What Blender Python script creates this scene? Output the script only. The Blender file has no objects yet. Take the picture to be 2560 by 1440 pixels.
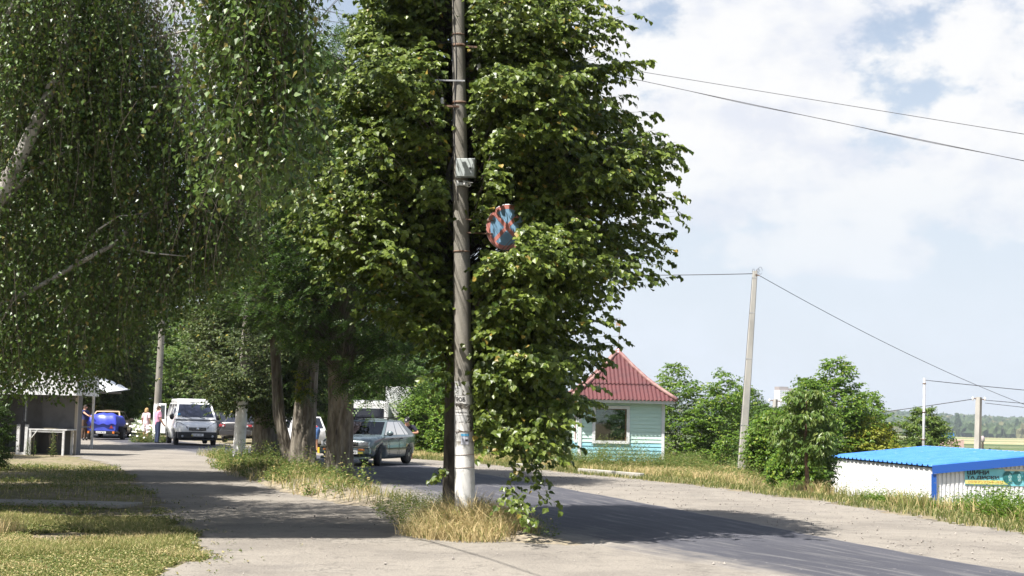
import bpy, bmesh, math, random
import numpy as np
from mathutils import Vector, Matrix, Euler
R = math.radians
S = bpy.context.scene
COL = S.collection
rng = np.random.default_rng(7)
random.seed(7)

# ---------------------------------------------------------------- camera
CAM_H = 1.65
pitch, roll = math.atan(320 / 3555.56), R(1.2)
_f = Vector((0, math.cos(pitch), math.sin(pitch)))
_r0, _u0 = Vector((1, 0, 0)), Vector((0, -math.sin(pitch), math.cos(pitch)))
_r = math.cos(roll) * _r0 + math.sin(roll) * _u0
_u = math.cos(roll) * _u0 - math.sin(roll) * _r0
cd = bpy.data.cameras.new('camera')
cam = bpy.data.objects.new('camera', cd)
COL.objects.link(cam)
m = Matrix((_r, _u, -_f)).transposed().to_4x4()
m.translation = (0, 0, CAM_H)
cam.matrix_world = m
cd.sensor_width, cd.lens = 36, 50
cd.clip_start, cd.clip_end = 0.1, 20000
S.camera = cam

# ---------------------------------------------------------------- exposure, sun, sky
S.view_settings.view_transform = 'Standard'
S.view_settings.look = 'None'
S.view_settings.gamma = 1
S.view_settings.use_curve_mapping = False
S.view_settings.exposure = 1.2
S.render.engine = 'CYCLES'
S.cycles.use_denoising = True
try:
    S.cycles.denoiser = 'OPENIMAGEDENOISE'
    S.cycles.denoising_input_passes = 'RGB_ALBEDO_NORMAL'
    S.cycles.denoising_prefilter = 'ACCURATE'
except Exception:
    pass
S.cycles.max_bounces = 6
S.cycles.diffuse_bounces = 2
S.cycles.glossy_bounces = 3
S.cycles.transmission_bounces = 4
S.cycles.transparent_max_bounces = 8
S.cycles.volume_bounces = 0
S.cycles.sample_clamp_indirect = 6
S.cycles.caustics_reflective = False
S.cycles.caustics_refractive = False

SUN_AZ, SUN_EL = 52, 59                     # degrees towards the left from straight behind the camera
to_sun = Vector((-math.sin(R(SUN_AZ)) * math.cos(R(SUN_EL)), -math.cos(R(SUN_AZ)) * math.cos(R(SUN_EL)), math.sin(R(SUN_EL))))
ld = bpy.data.lights.new('sun', 'SUN')
ld.energy, ld.angle, ld.color = 5.0, R(0.53), (1, 0.955, 0.88)
sun = bpy.data.objects.new('sun', ld)
COL.objects.link(sun)
sun.rotation_euler = to_sun.to_track_quat('Z', 'Y').to_euler()
sun.location = (-30, -20, 40)

W = bpy.data.worlds.new('World')
S.world = W
W.use_nodes = True


class NT:
    """small helper for node trees"""
    def __init__(s, tree):
        s.t = tree
        s.n, s.l = tree.nodes, tree.links

    def new(s, typ, **kw):
        n = s.n.new(typ)
        for k, v in kw.items():
            setattr(n, k, v)
        return n

    def link(s, a, b):
        s.l.new(a, b)

    def put(s, sock, v):
        if isinstance(v, bpy.types.NodeSocket):
            s.l.new(v, sock)
        elif v is not None:
            sock.default_value = v

    def math(s, op, a, b=None, c=None, clamp=False):
        n = s.new('ShaderNodeMath', operation=op, use_clamp=clamp)
        s.put(n.inputs[0], a)
        s.put(n.inputs[1], b)
        s.put(n.inputs[2], c)
        return n.outputs[0]

    def mix(s, fac, a, b, blend='MIX'):
        n = s.new('ShaderNodeMix', data_type='RGBA', blend_type=blend)
        s.put(n.inputs[0], fac)
        for k, v in ((6, a), (7, b)):
            if not isinstance(v, bpy.types.NodeSocket):
                v = (*v, 1) if len(v) == 3 else v
            s.put(n.inputs[k], v)
        return n.outputs[2]

    def noise(s, vec, scale, detail=3, rough=0.55, w=None):
        n = s.new('ShaderNodeTexNoise')
        if vec is not None:
            s.l.new(vec, n.inputs['Vector'])
        n.inputs['Scale'].default_value = scale
        n.inputs['Detail'].default_value = detail
        n.inputs['Roughness'].default_value = rough
        return n.outputs['Fac']

    def ramp(s, fac, lo, hi):
        n = s.new('ShaderNodeMapRange', interpolation_type='SMOOTHSTEP')
        s.put(n.inputs[0], fac)
        n.inputs[1].default_value = lo
        n.inputs[2].default_value = hi
        return n.outputs[0]


def sky():
    t = NT(W.node_tree)
    t.n.clear()
    out = t.new('ShaderNodeOutputWorld')
    bg = t.new('ShaderNodeBackground')
    st = t.new('ShaderNodeTexSky', sky_type='NISHITA', sun_disc=False)
    st.sun_elevation = R(SUN_EL)
    st.sun_rotation = math.atan2(to_sun.x, to_sun.y)
    st.air_density, st.dust_density, st.ozone_density = 1.0, 2.2, 1.0
    co = t.new('ShaderNodeTexCoord').outputs['Generated']
    sep = t.new('ShaderNodeSeparateXYZ')
    t.link(co, sep.inputs[0])
    az = t.math('ARCTAN2', sep.outputs[0], sep.outputs[1])
    el = t.math('ARCSINE', sep.outputs[2])
    cv = t.new('ShaderNodeCombineXYZ')
    t.put(cv.inputs[0], az)
    t.put(cv.inputs[1], t.math('MULTIPLY', el, 1.5))
    cloudv = cv.outputs[0]
    n1 = t.noise(cloudv, 9, 9, 0.56)
    n2 = t.noise(cloudv, 26, 6, 0.62)
    # cloud banks: azimuth, elevation, half widths (radians)
    banks = [(.055, .250, .060, .062), (.185, .245, .085, .066), (.30, .258, .075, .036), (.262, .275, .07, .03), (.315, .185, .055, .042), (.17, .180, .08, .034),
             (.255, .165, .085, .03), (.325, .150, .06, .025), (.09, .205, .05, .03), (.21, .118, .085, .014), (.12, .14, .04, .015), (.02, .31, .05, .05),
             (-.35, .30, .12, .06), (.6, .25, .2, .08), (-.8, .25, .25, .1)]
    cov = None
    for a, e, wa, we in banks:
        dx = t.math('DIVIDE', t.math('SUBTRACT', az, a), wa)
        dy = t.math('DIVIDE', t.math('SUBTRACT', el, e), we)
        d = t.math('ADD', t.math('MULTIPLY', dx, dx), t.math('MULTIPLY', dy, dy))
        g = t.math('SUBTRACT', 0.98, t.math('MULTIPLY', d, 0.42))
        cov = g if cov is None else t.math('MAXIMUM', cov, g)
    base = t.math('MAXIMUM', cov, -1.1)
    dens = t.math('ADD', base, t.math('MULTIPLY', t.math('SUBTRACT', n1, 0.5), 3.6))
    dens = t.math('ADD', dens, t.math('MULTIPLY', t.math('SUBTRACT', n2, 0.5), 1.5))
    mask = t.math('MULTIPLY', t.ramp(dens, 0.10, 0.62), t.math('MULTIPLY_ADD', t.ramp(el, 0.08, 0.21), .62, .36))
    # veil of thin haze: strong near the horizon
    veil = t.math('SUBTRACT', 1.0, t.ramp(el, 0.03, 0.40))
    veil = t.math('MULTIPLY_ADD', veil, 0.70, 0.22)
    thin = t.math('MULTIPLY', t.ramp(n1, 0.4, 0.75), 0.16)
    veil = t.math('ADD', veil, thin, clamp=True)
    skyc = t.mix(veil, st.outputs[0], (5.1, 5.55, 6.15))
    # sunlit tops, greyer undersides: compare the cloud with itself a little higher up
    mpc = t.new('ShaderNodeMapping')
    mpc.inputs['Location'].default_value = (-0.012, 0.03, 0)
    t.link(cloudv, mpc.inputs[0])
    up1 = t.noise(mpc.outputs[0], 9, 9, 0.56)
    lit = t.math('MULTIPLY', t.math('SUBTRACT', n1, up1), 5.0)
    lit = t.math('ADD', lit, t.math('MULTIPLY', t.math('SUBTRACT', n2, .5), 1.2))
    shade = t.math('SUBTRACT', 1.0, t.ramp(lit, -.75, .35))
    cc = t.mix(shade, (6.35, 6.35, 6.35), (5.2, 5.4, 5.95))
    col = t.mix(mask, skyc, cc)
    t.link(col, bg.inputs[0])
    bg.inputs[1].default_value = 0.069
    t.link(bg.outputs[0], out.inputs[0])


sky()


# ---------------------------------------------------------------- properties
def tag(o, label=None, cat=None, group=None, kind=None):
    if label: o['label'] = label
    if cat: o['category'] = cat
    if group: o['group'] = group
    if kind: o['kind'] = kind
    return o


def empty(name, loc, rz=0.0, label=None, cat=None, group=None):
    o = bpy.data.objects.new(name, None)
    COL.objects.link(o)
    o.location = loc
    o.rotation_euler = (0, 0, rz)
    o.empty_display_size = 0.2
    return tag(o, label, cat, group)


def link(name, me, parent=None, loc=None, rot=None):
    o = bpy.data.objects.new(name, me)
    COL.objects.link(o)
    if parent is not None: o.parent = parent
    if loc is not None: o.location = loc
    if rot is not None: o.rotation_euler = rot
    return o


def copy_tree(o, parent=None):
    c = o.copy()
    COL.objects.link(c)
    c.parent = parent
    for ch in list(o.children):
        copy_tree(ch, c)
    return c


# ---------------------------------------------------------------- mesh helpers
def raw_mesh(name, V, loops, starts, mats=None, mi=None, smooth=False):
    me = bpy.data.meshes.new(name)
    V = np.asarray(V, np.float32)
    me.vertices.add(len(V))
    me.vertices.foreach_set('co', V.ravel())
    me.loops.add(len(loops))
    me.loops.foreach_set('vertex_index', np.asarray(loops, np.int32))
    me.polygons.add(len(starts))
    me.polygons.foreach_set('loop_start', np.asarray(starts, np.int32))
    for m_ in mats or []:
        me.materials.append(m_)
    if mi is not None: me.polygons.foreach_set('material_index', np.asarray(mi, np.int32))
    me.polygons.foreach_set('use_smooth', np.full(len(starts), bool(smooth)))
    me.update(calc_edges=True)
    return me


class MB:
    """collects shapes and builds them as one mesh"""
    def __init__(s):
        s.v, s.f, s.m, s.sm = [], [], [], []

    def add(s, vs, fs, mi=0, smooth=False):
        o = len(s.v)
        s.v += [tuple(v) for v in vs]
        for f in fs:
            s.f.append([o + i for i in f])
            s.m.append(mi)
            s.sm.append(smooth)
        return s

    def box(s, x0, x1, y0, y1, z0, z1, mi=0):
        v = [(x0, y0, z0), (x1, y0, z0), (x1, y1, z0), (x0, y1, z0), (x0, y0, z1), (x1, y0, z1), (x1, y1, z1), (x0, y1, z1)]
        return s.add(v, [(3, 2, 1, 0), (4, 5, 6, 7), (0, 1, 5, 4), (1, 2, 6, 5), (2, 3, 7, 6), (3, 0, 4, 7)], mi)

    def bar(s, a, b, w, h, mi=0, up=(0, 0, 1)):
        a, b = Vector(a), Vector(b)
        d = (b - a).normalized()
        u = Vector(up)
        if abs(d.dot(u)) > .98: u = Vector((0, 1, 0))
        sd = d.cross(u).normalized()
        u = sd.cross(d)
        v = []
        for p in (a, b):
            for i, j in ((-1, -1), (1, -1), (1, 1), (-1, 1)):
                v.append(p + sd * i * w / 2 + u * j * h / 2)
        return s.add(v, [(3, 2, 1, 0), (4, 5, 6, 7), (0, 1, 5, 4), (1, 2, 6, 5), (2, 3, 7, 6), (3, 0, 4, 7)], mi)

    def tube(s, pts, rads, n=8, mi=0, cap=True, smooth=True):
        pts = [Vector(p) for p in pts]
        if not hasattr(rads, '__len__'): rads = [rads] * len(pts)
        o = len(s.v)
        pu = None
        for i, p in enumerate(pts):
            d = (pts[min(i + 1, len(pts) - 1)] - pts[max(i - 1, 0)]).normalized()
            if pu is None:
                pu = Vector((0, 0, 1)) if abs(d.z) < .9 else Vector((1, 0, 0))
            sd = d.cross(pu).normalized()
            pu = sd.cross(d).normalized()
            for k in range(n):
                a = 2 * math.pi * k / n
                s.v.append(tuple(p + (sd * math.cos(a) + pu * math.sin(a)) * rads[i]))
        for i in range(len(pts) - 1):
            for k in range(n):
                s.f.append([o + i * n + k, o + i * n + (k + 1) % n, o + (i + 1) * n + (k + 1) % n, o + (i + 1) * n + k])
                s.m.append(mi)
                s.sm.append(smooth)
        if cap:
            s.f += [[o + k for k in range(n)][::-1], [o + (len(pts) - 1) * n + k for k in range(n)]]
            s.m += [mi, mi]
            s.sm += [False, False]
        return s

    def lathe(s, prof, c=(0, 0, 0), n=16, axis='z', mi=0, smooth=True):
        o = len(s.v)
        for r, h in prof:
            for k in range(n):
                a = 2 * math.pi * k / n
                x, y = r * math.cos(a), r * math.sin(a)
                p = {'z': (x, y, h), 'x': (h, x, y), 'y': (x, h, y)}[axis]
                s.v.append((c[0] + p[0], c[1] + p[1], c[2] + p[2]))
        for i in range(len(prof) - 1):
            for k in range(n):
                s.f.append([o + i * n + k, o + i * n + (k + 1) % n, o + (i + 1) * n + (k + 1) % n, o + (i + 1) * n + k])
                s.m.append(mi)
                s.sm.append(smooth)
        s.f += [[o + k for k in range(n)][::-1], [o + (len(prof) - 1) * n + k for k in range(n)]]
        s.m += [mi, mi]
        s.sm += [False, False]
        return s

    def prism(s, poly, y0, y1, mi=0):
        """polygon of (x, z) extruded along y"""
        n = len(poly)
        v = [(x, y0, z) for x, z in poly] + [(x, y1, z) for x, z in poly]
        f = [list(range(n)), list(range(n, 2 * n))[::-1]]
        f += [[i, i + n, (i + 1) % n + n, (i + 1) % n] for i in range(n)]
        return s.add(v, f, mi)

    def slab(s, quad, t, mi=0):
        """four points, thickened along the normal"""
        q = [Vector(p) for p in quad]
        nn = (q[1] - q[0]).cross(q[3] - q[0]).normalized() * t
        v = q + [p + nn for p in q]
        return s.add(v, [(3, 2, 1, 0), (4, 5, 6, 7), (0, 1, 5, 4), (1, 2, 6, 5), (2, 3, 7, 6), (3, 0, 4, 7)], mi)

    def build(s, name, mats, parent=None, bevel=0, loc=None, rot=None, fix=True):
        if not isinstance(mats, (list, tuple)): mats = [mats]
        me = bpy.data.meshes.new(name)
        me.from_pydata(s.v, [], s.f)
        for m_ in mats: me.materials.append(m_)
        me.polygons.foreach_set('material_index', s.m)
        me.polygons.foreach_set('use_smooth', s.sm)
        if bevel or fix:
            bm = bmesh.new()
            bm.from_mesh(me)
            bmesh.ops.recalc_face_normals(bm, faces=bm.faces)
            if bevel:
                es = [e for e in bm.edges if len(e.link_faces) == 2 and e.calc_face_angle(0) > R(35)]
                bmesh.ops.bevel(bm, geom=es, offset=bevel, segments=2, profile=.6, affect='EDGES', clamp_overlap=True)
            bm.to_mesh(me)
            bm.free()
        me.update()
        return link(name, me, parent, loc, rot)


def evaluated(o):
    dg = bpy.context.evaluated_depsgraph_get()
    me = bpy.data.meshes.new_from_object(o.evaluated_get(dg))
    return me


def text_mesh(body, size=1.0, extrude=0.0, bold=0.0):
    cu = bpy.data.curves.new('lettering', 'FONT')
    cu.body, cu.size, cu.extrude = body, size, extrude
    cu.offset = bold
    cu.align_x, cu.align_y = 'CENTER', 'CENTER'
    cu.resolution_u = 3
    o = bpy.data.objects.new('lettering', cu)
    COL.objects.link(o)
    bpy.context.view_layer.update()
    me = evaluated(o)
    bpy.data.objects.remove(o)
    bpy.data.curves.remove(cu)
    return me


def text_on(body, height, width, parent, mtx, material, name='lettering', bold=0.0):
    """flat letters fitted into width x height, placed by a 4x4 matrix (local x = reading direction, local y = up)"""
    me = text_mesh(body, 1.0, 0.0, bold)
    n = len(me.vertices)
    co = np.empty(n * 3, np.float32)
    me.vertices.foreach_get('co', co)
    co = co.reshape(-1, 3)
    lo, hi = co.min(0), co.max(0)
    co[:, 0] = (co[:, 0] - (lo[0] + hi[0]) / 2) * width / max(hi[0] - lo[0], 1e-6)
    co[:, 1] = (co[:, 1] - (lo[1] + hi[1]) / 2) * height / max(hi[1] - lo[1], 1e-6)
    co[:, 2] = 0
    M_ = np.array(mtx)
    co = co @ M_[:3, :3].T + M_[:3, 3]
    me.vertices.foreach_set('co', co.astype(np.float32).ravel())
    me.materials.clear()
    me.materials.append(material)
    me.update()
    return link(name, me, parent)


def frame_mtx(o, x, y):
    x, y = Vector(x).normalized(), Vector(y).normalized()
    z = x.cross(y)
    mm = Matrix((x, y, z)).transposed().to_4x4()
    mm.translation = o
    return mm


# ---------------------------------------------------------------- materials
def mat(name, c, rough=.6, c2=None, scale=4, lo=.35, hi=.65, bump=0, bscale=30, metal=0, spec=.5, stretch=None, c3=None, s3=20, coat=0, detail=4, f3=(.6, .72), alpha=None):
    mt = bpy.data.materials.new(name)
    mt.use_nodes = True
    t = NT(mt.node_tree)
    b = t.n['Principled BSDF']
    b.inputs['Roughness'].default_value = rough
    b.inputs['Metallic'].default_value = metal
    b.inputs['Specular IOR Level'].default_value = spec
    b.inputs['Coat Weight'].default_value = coat
    b.inputs['Coat Roughness'].default_value = .08
    co = t.new('ShaderNodeTexCoord').outputs['Object']
    if stretch:
        mp = t.new('ShaderNodeMapping')
        mp.inputs['Scale'].default_value = stretch
        t.link(co, mp.inputs[0])
        co = mp.outputs[0]
    if c2 is not None:
        col = t.mix(t.ramp(t.noise(co, scale, detail), lo, hi), c, c2)
        if c3 is not None:
            col = t.mix(t.ramp(t.noise(co, s3, 4), *f3), col, c3)
        t.link(col, b.inputs['Base Color'])
    else:
        b.inputs['Base Color'].default_value = (*c, 1)
    if bump:
        bp = t.new('ShaderNodeBump')
        bp.inputs['Strength'].default_value = bump
        bp.inputs['Distance'].default_value = .02
        t.link(t.noise(co, bscale, 5, .6), bp.inputs['Height'])
        t.link(bp.outputs[0], b.inputs['Normal'])
    return mt


def leaf_mat(name, c1, c2, c3=None, trans=(.25, .38, .05), tf=.32, rough=.45, spec=.28, rare=.96):
    """leaf: colour varies from leaf to leaf; part of the light passes through"""
    mt = bpy.data.materials.new(name)
    mt.use_nodes = True
    t = NT(mt.node_tree)
    b = t.n['Principled BSDF']
    out = t.n['Material Output']
    rnd = t.new('ShaderNodeNewGeometry').outputs['Random Per Island']
    col = t.mix(rnd, c1, c2)
    if c3 is not None:
        col = t.mix(t.math('GREATER_THAN', rnd, rare), col, c3)
    t.link(col, b.inputs['Base Color'])
    b.inputs['Roughness'].default_value = rough
    b.inputs['Specular IOR Level'].default_value = spec
    tr = t.new('ShaderNodeBsdfTranslucent')
    t.link(t.mix(.35, col, trans), tr.inputs[0])
    mx = t.new('ShaderNodeMixShader')
    mx.inputs[0].default_value = tf
    t.link(b.outputs[0], mx.inputs[1])
    t.link(tr.outputs[0], mx.inputs[2])
    t.link(mx.outputs[0], out.inputs[0])
    return mt


def glass_mat(name, tint, fac=.55, rough=.02):
    mt = bpy.data.materials.new(name)
    mt.use_nodes = True
    t = NT(mt.node_tree)
    t.n.clear()
    out = t.new('ShaderNodeOutputMaterial')
    tr = t.new('ShaderNodeBsdfTransparent')
    tr.inputs[0].default_value = (*tint, 1)
    gl = t.new('ShaderNodeBsdfGlossy')
    gl.inputs['Roughness'].default_value = rough
    fr = t.new('ShaderNodeFresnel')
    fr.inputs[0].default_value = 1.5
    f = t.math('MULTIPLY_ADD', fr.outputs[0], 1.0, fac * .2, clamp=True)
    mx = t.new('ShaderNodeMixShader')
    t.link(f, mx.inputs[0])
    t.link(tr.outputs[0], mx.inputs[1])
    t.link(gl.outputs[0], mx.inputs[2])
    t.link(mx.outputs[0], out.inputs[0])
    return mt


M = {}
M['bark'] = mat('bark', (.11, .092, .072), .9, (.25, .222, .18), 6, .35, .7, bump=1.0, bscale=22, stretch=(1.6, 1.6, .35), c3=(.035, .028, .022), s3=9)
M['bark_dark'] = mat('bark_dark', (.05, .042, .033), .9, (.1, .085, .066), 7, bump=.8, bscale=25, stretch=(1.5, 1.5, .4))
M['twig'] = mat('twig', (.07, .055, .04), .85)
M['leaf_linden'] = leaf_mat('leaf_linden', (.026, .052, .006), (.165, .212, .035), (.27, .20, .04), tf=.22, rough=.40, spec=.36, rare=.985)
M['leaf_acacia'] = leaf_mat('leaf_acacia', (.018, .045, .007), (.062, .118, .018), (.20, .22, .04), trans=(.18, .32, .03), tf=.20, rough=.45, rare=.97)
M['leaf_birch'] = leaf_mat('leaf_birch', (.016, .046, .006), (.118, .182, .036), (.2, .17, .05), trans=(.2, .30, .04), tf=.20, rough=.38, spec=.42, rare=.96)
M['leaf_elm'] = leaf_mat('leaf_elm', (.018, .036, .008), (.092, .120, .036), (.28, .24, .05), trans=(.2, .3, .05), tf=.2, rough=.45, spec=.22, rare=.985)
M['leaf_far'] = leaf_mat('leaf_far', (.062, .13, .02), (.14, .21, .045), (.21, .24, .06), trans=(.22, .36, .05), rough=.5, rare=.93)
M['leaf_farm'] = leaf_mat('leaf_deep', (.038, .085, .016), (.085, .145, .028), (.14, .18, .05), trans=(.2, .3, .05), rough=.5, rare=.93)
M['leaf_shrub'] = leaf_mat('leaf_shrub', (.065, .135, .014), (.15, .235, .028), (.24, .28, .04), trans=(.24, .42, .04), rough=.42, rare=.93)
M['leaf_cherry'] = leaf_mat('leaf_cherry', (.07, .13, .025), (.16, .215, .05), (.2, .24, .06), trans=(.2, .34, .04), rough=.34, rare=.95)
M['leaf_yellow'] = leaf_mat('leaf_yellow', (.16, .20, .02), (.28, .29, .03), (.36, .31, .05), trans=(.4, .42, .04), rough=.45, rare=.9)
M['leaf_weed'] = leaf_mat('leaf_weed', (.07, .12, .025), (.16, .20, .05), (.34, .28, .11), trans=(.25, .34, .07), rough=.5, rare=.86)
M['grass_green'] = leaf_mat('grass_green', (.070, .105, .020), (.165, .18, .055), (.40, .34, .16), trans=(.28, .36, .06), tf=.2, rough=.5, rare=.72)
M['grass_dry'] = leaf_mat('grass_dry', (.46, .36, .17), (.66, .54, .30), (.16, .20, .045), trans=(.55, .45, .2), tf=.25, rough=.6, rare=.83)
M['grass_mid'] = leaf_mat('grass_mid', (.13, .17, .04), (.30, .27, .10), (.5, .42, .2), trans=(.4, .4, .12), tf=.25, rough=.55, rare=.8)
M['birch_bark'] = mat('birch_bark', (.42, .40, .37), .8, (.19, .175, .155), 5, .40, .65, bump=.4, bscale=30, c3=(.05, .045, .04), s3=9, f3=(.62, .68), stretch=(1, 1, 2.2))
M['concrete'] = mat('concrete', (.31, .295, .265), .88, (.20, .185, .165), 5, .4, .75, bump=.35, bscale=60, c3=(.39, .37, .33), s3=40)
M['concrete_new'] = mat('concrete_new', (.385, .37, .34), .85, (.29, .28, .258), 3, .4, .7, bump=.25, bscale=50, stretch=(1, 1, .4))
M['steel'] = mat('steel', (.35, .36, .37), .45, (.25, .25, .26), 12, metal=.7)
M['galv'] = mat('galvanized', (.5, .5, .5), .5, (.36, .36, .37), 6, metal=.4)
M['black'] = mat('black_plastic', (.015, .015, .017), .5)
M['rubber'] = mat('rubber', (.018, .018, .019), .8, (.035, .034, .033), 12)
M['cable'] = mat('cable', (.03, .03, .035), .6)
M['white'] = mat('white_paint', (.78, .78, .77), .45, (.68, .68, .67), 3)
M['rust'] = mat('rust', (.11, .06, .04), .8, (.2, .13, .09), 9)
M['paper'] = mat('paper', (.62, .61, .6), .8, (.5, .49, .48), 9)
M['ink'] = mat('ink', (.02, .02, .025), .7)
M['skin'] = mat('skin', (.50, .27, .18), .55)
M['porcelain'] = mat('porcelain', (.75, .75, .74), .2)


# ---------------------------------------------------------------- terrain
VERGE = np.array([(12, 8), (10, 14), (7.9, 22), (6.6, 29.9), (4.4, 36.9), (2, 41.9), (-1, 48.8), (-3.4, 52.5), (-7, 58), (-12.5, 68), (-20, 82)], float)
LANE = np.array([(-1.6, 6), (-2.7, 11), (-3.58, 14.3), (-3.37, 15.9), (-4.05, 18.5), (-5.36, 22.2), (-6.7, 27.2), (-10.7, 39.5), (-15.65, 50.5), (-19.5, 52.8), (-24.5, 68), (-32, 90)], float)
ROAD_R = np.array([(11, 4), (8.6, 9), (7.2, 12.5), (5.91, 16.4), (5.25, 18.3), (3.69, 24.9), (1.56, 32.7), (-.22, 39.4), (-2.15, 45), (-4.5, 50), (-8, 56), (-12.5, 64), (-18, 76), (-24, 92)], float)
ROAD_L = np.array([(8, 3), (5.4, 8.4), (4.1, 11.7), (2.72, 15.4), (1.75, 17.3), (-.8, 22.6), (-2.0, 28.5), (-4.2, 36.5), (-6.2, 43), (-8.9, 49), (-12, 54), (-17, 62.5), (-22.5, 75), (-28.5, 91)], float)


def sdist(poly, x, y):
    """signed distance to a polyline, positive on its right-hand side going along it"""
    x, y = np.asarray(x, float), np.asarray(y, float)
    best = np.full(x.shape, 1e9)
    sg = np.ones(x.shape)
    for (ax, ay), (bx, by) in zip(poly[:-1], poly[1:]):
        dx, dy = bx - ax, by - ay
        L2 = dx * dx + dy * dy
        t = np.clip(((x - ax) * dx + (y - ay) * dy) / L2, 0, 1)
        d = np.hypot(x - ax - t * dx, y - ay - t * dy)
        s = np.sign((x - ax) * -dy + (y - ay) * dx) * -1
        u = d < best
        best = np.where(u, d, best)
        sg = np.where(u, s, sg)
    return best * sg


def sm(a, b, x):
    t = np.clip((x - a) / (b - a), 0, 1)
    return t * t * (3 - 2 * t)


def vnoise(x, y, s=1.0, seed=0.0):
    """cheap smooth noise from summed sines, about -1 .. 1"""
    x, y = np.asarray(x) * s + seed * 13.7, np.asarray(y) * s - seed * 7.1
    return (np.sin(x * 1.0 + 1.7 * np.sin(y * .7 + seed)) + np.sin(y * 1.3 + 1.3 * np.sin(x * .9 + 2 + seed)) + .6 * np.sin(2.3 * x - 1.9 * y + seed) + .4 * np.sin(4.1 * x + 3.7 * y)) / 3.0


VG_LONG = np.vstack([[(60, -60)], VERGE, [(-60, 150), (-400, 500), (-3000, 2500)]])


def height(x, y):
    x, y = np.asarray(x, float), np.asarray(y, float)
    d = sdist(VG_LONG, x, y)
    a = 1.0 + 5.8 * sm(37, 47, y)
    z = -1.75 * sm(0, 1, (d - a) / 4.2)
    z = z + .05 * vnoise(x, y, .7, 1) * sm(.6, 3, d)
    z = z - 11.5 * sm(14, 420, d)
    far = np.hypot(x, y)
    hill = sm(2150, 3200, far + 160 * vnoise(x, y, .002, 3))
    top = 33 - 17 * sm(.19, .37, x / np.maximum(y, 1)) + 4 * vnoise(x, y, .004, 2)
    z = z + hill * (top + 1)
    return z


def axis_vals(lo, hi, step, out, g=1.16):
    v = list(np.arange(lo, hi + step / 2, step))
    s, a = step, v[-1]
    while a < out[1]:
        s *= g
        a += s
        v.append(a)
    s, a = step, v[0]
    pre = []
    while a > out[0]:
        s *= g
        a -= s
        pre.append(a)
    return np.array(pre[::-1] + v)


def grid_mesh(name, xs, ys, zf, mats, keep=None, smooth=True):
    X, Y = np.meshgrid(xs, ys)
    Z = zf(X, Y)
    nx, ny = len(xs), len(ys)
    V = np.stack([X, Y, Z], -1).reshape(-1, 3)
    i, j = np.meshgrid(np.arange(nx - 1), np.arange(ny - 1))
    a = (j * nx + i).ravel()
    F = np.stack([a, a + 1, a + nx + 1, a + nx], 1)
    if keep is not None:
        c = V[F].mean(1)
        F = F[keep(c[:, 0], c[:, 1])]
        used = np.unique(F)
        mp = np.full(len(V), -1)
        mp[used] = np.arange(len(used))
        V, F = V[used], mp[F]
    return raw_mesh(name, V, F.ravel(), np.arange(len(F)) * 4, mats, smooth=smooth)


def ground_material():
    mt = bpy.data.materials.new('soil')
    mt.use_nodes = True
    t = NT(mt.node_tree)
    b = t.n['Principled BSDF']
    b.inputs['Roughness'].default_value = .95
    b.inputs['Specular IOR Level'].default_value = .15
    pos = t.new('ShaderNodeNewGeometry').outputs['Position']
    c = t.mix(t.ramp(t.noise(pos, .9, 5), .38, .62), (.20, .165, .115), (.13, .125, .06))
    c = t.mix(t.ramp(t.noise(pos, 6, 5), .45, .7), c, (.30, .25, .17))
    sep = t.new('ShaderNodeSeparateXYZ')
    t.link(pos, sep.inputs[0])
    far = t.ramp(sep.outputs[1], 120, 300)
    fc = t.mix(t.ramp(t.noise(pos, .012, 4), .4, .6), (.075, .11, .035), (.13, .14, .06))
    t.link(t.mix(far, c, fc), b.inputs['Base Color'])
    bp = t.new('ShaderNodeBump')
    bp.inputs['Strength'].default_value = .8
    bp.inputs['Distance'].default_value = .04
    t.link(t.noise(pos, 14, 5), bp.inputs['Height'])
    t.link(bp.outputs[0], b.inputs['Normal'])
    return mt


GRAVEL_A, GRAVEL_B, GRAVEL_C = (.262, .238, .206), (.205, .186, .163), (.145, .131, .118)


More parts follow.
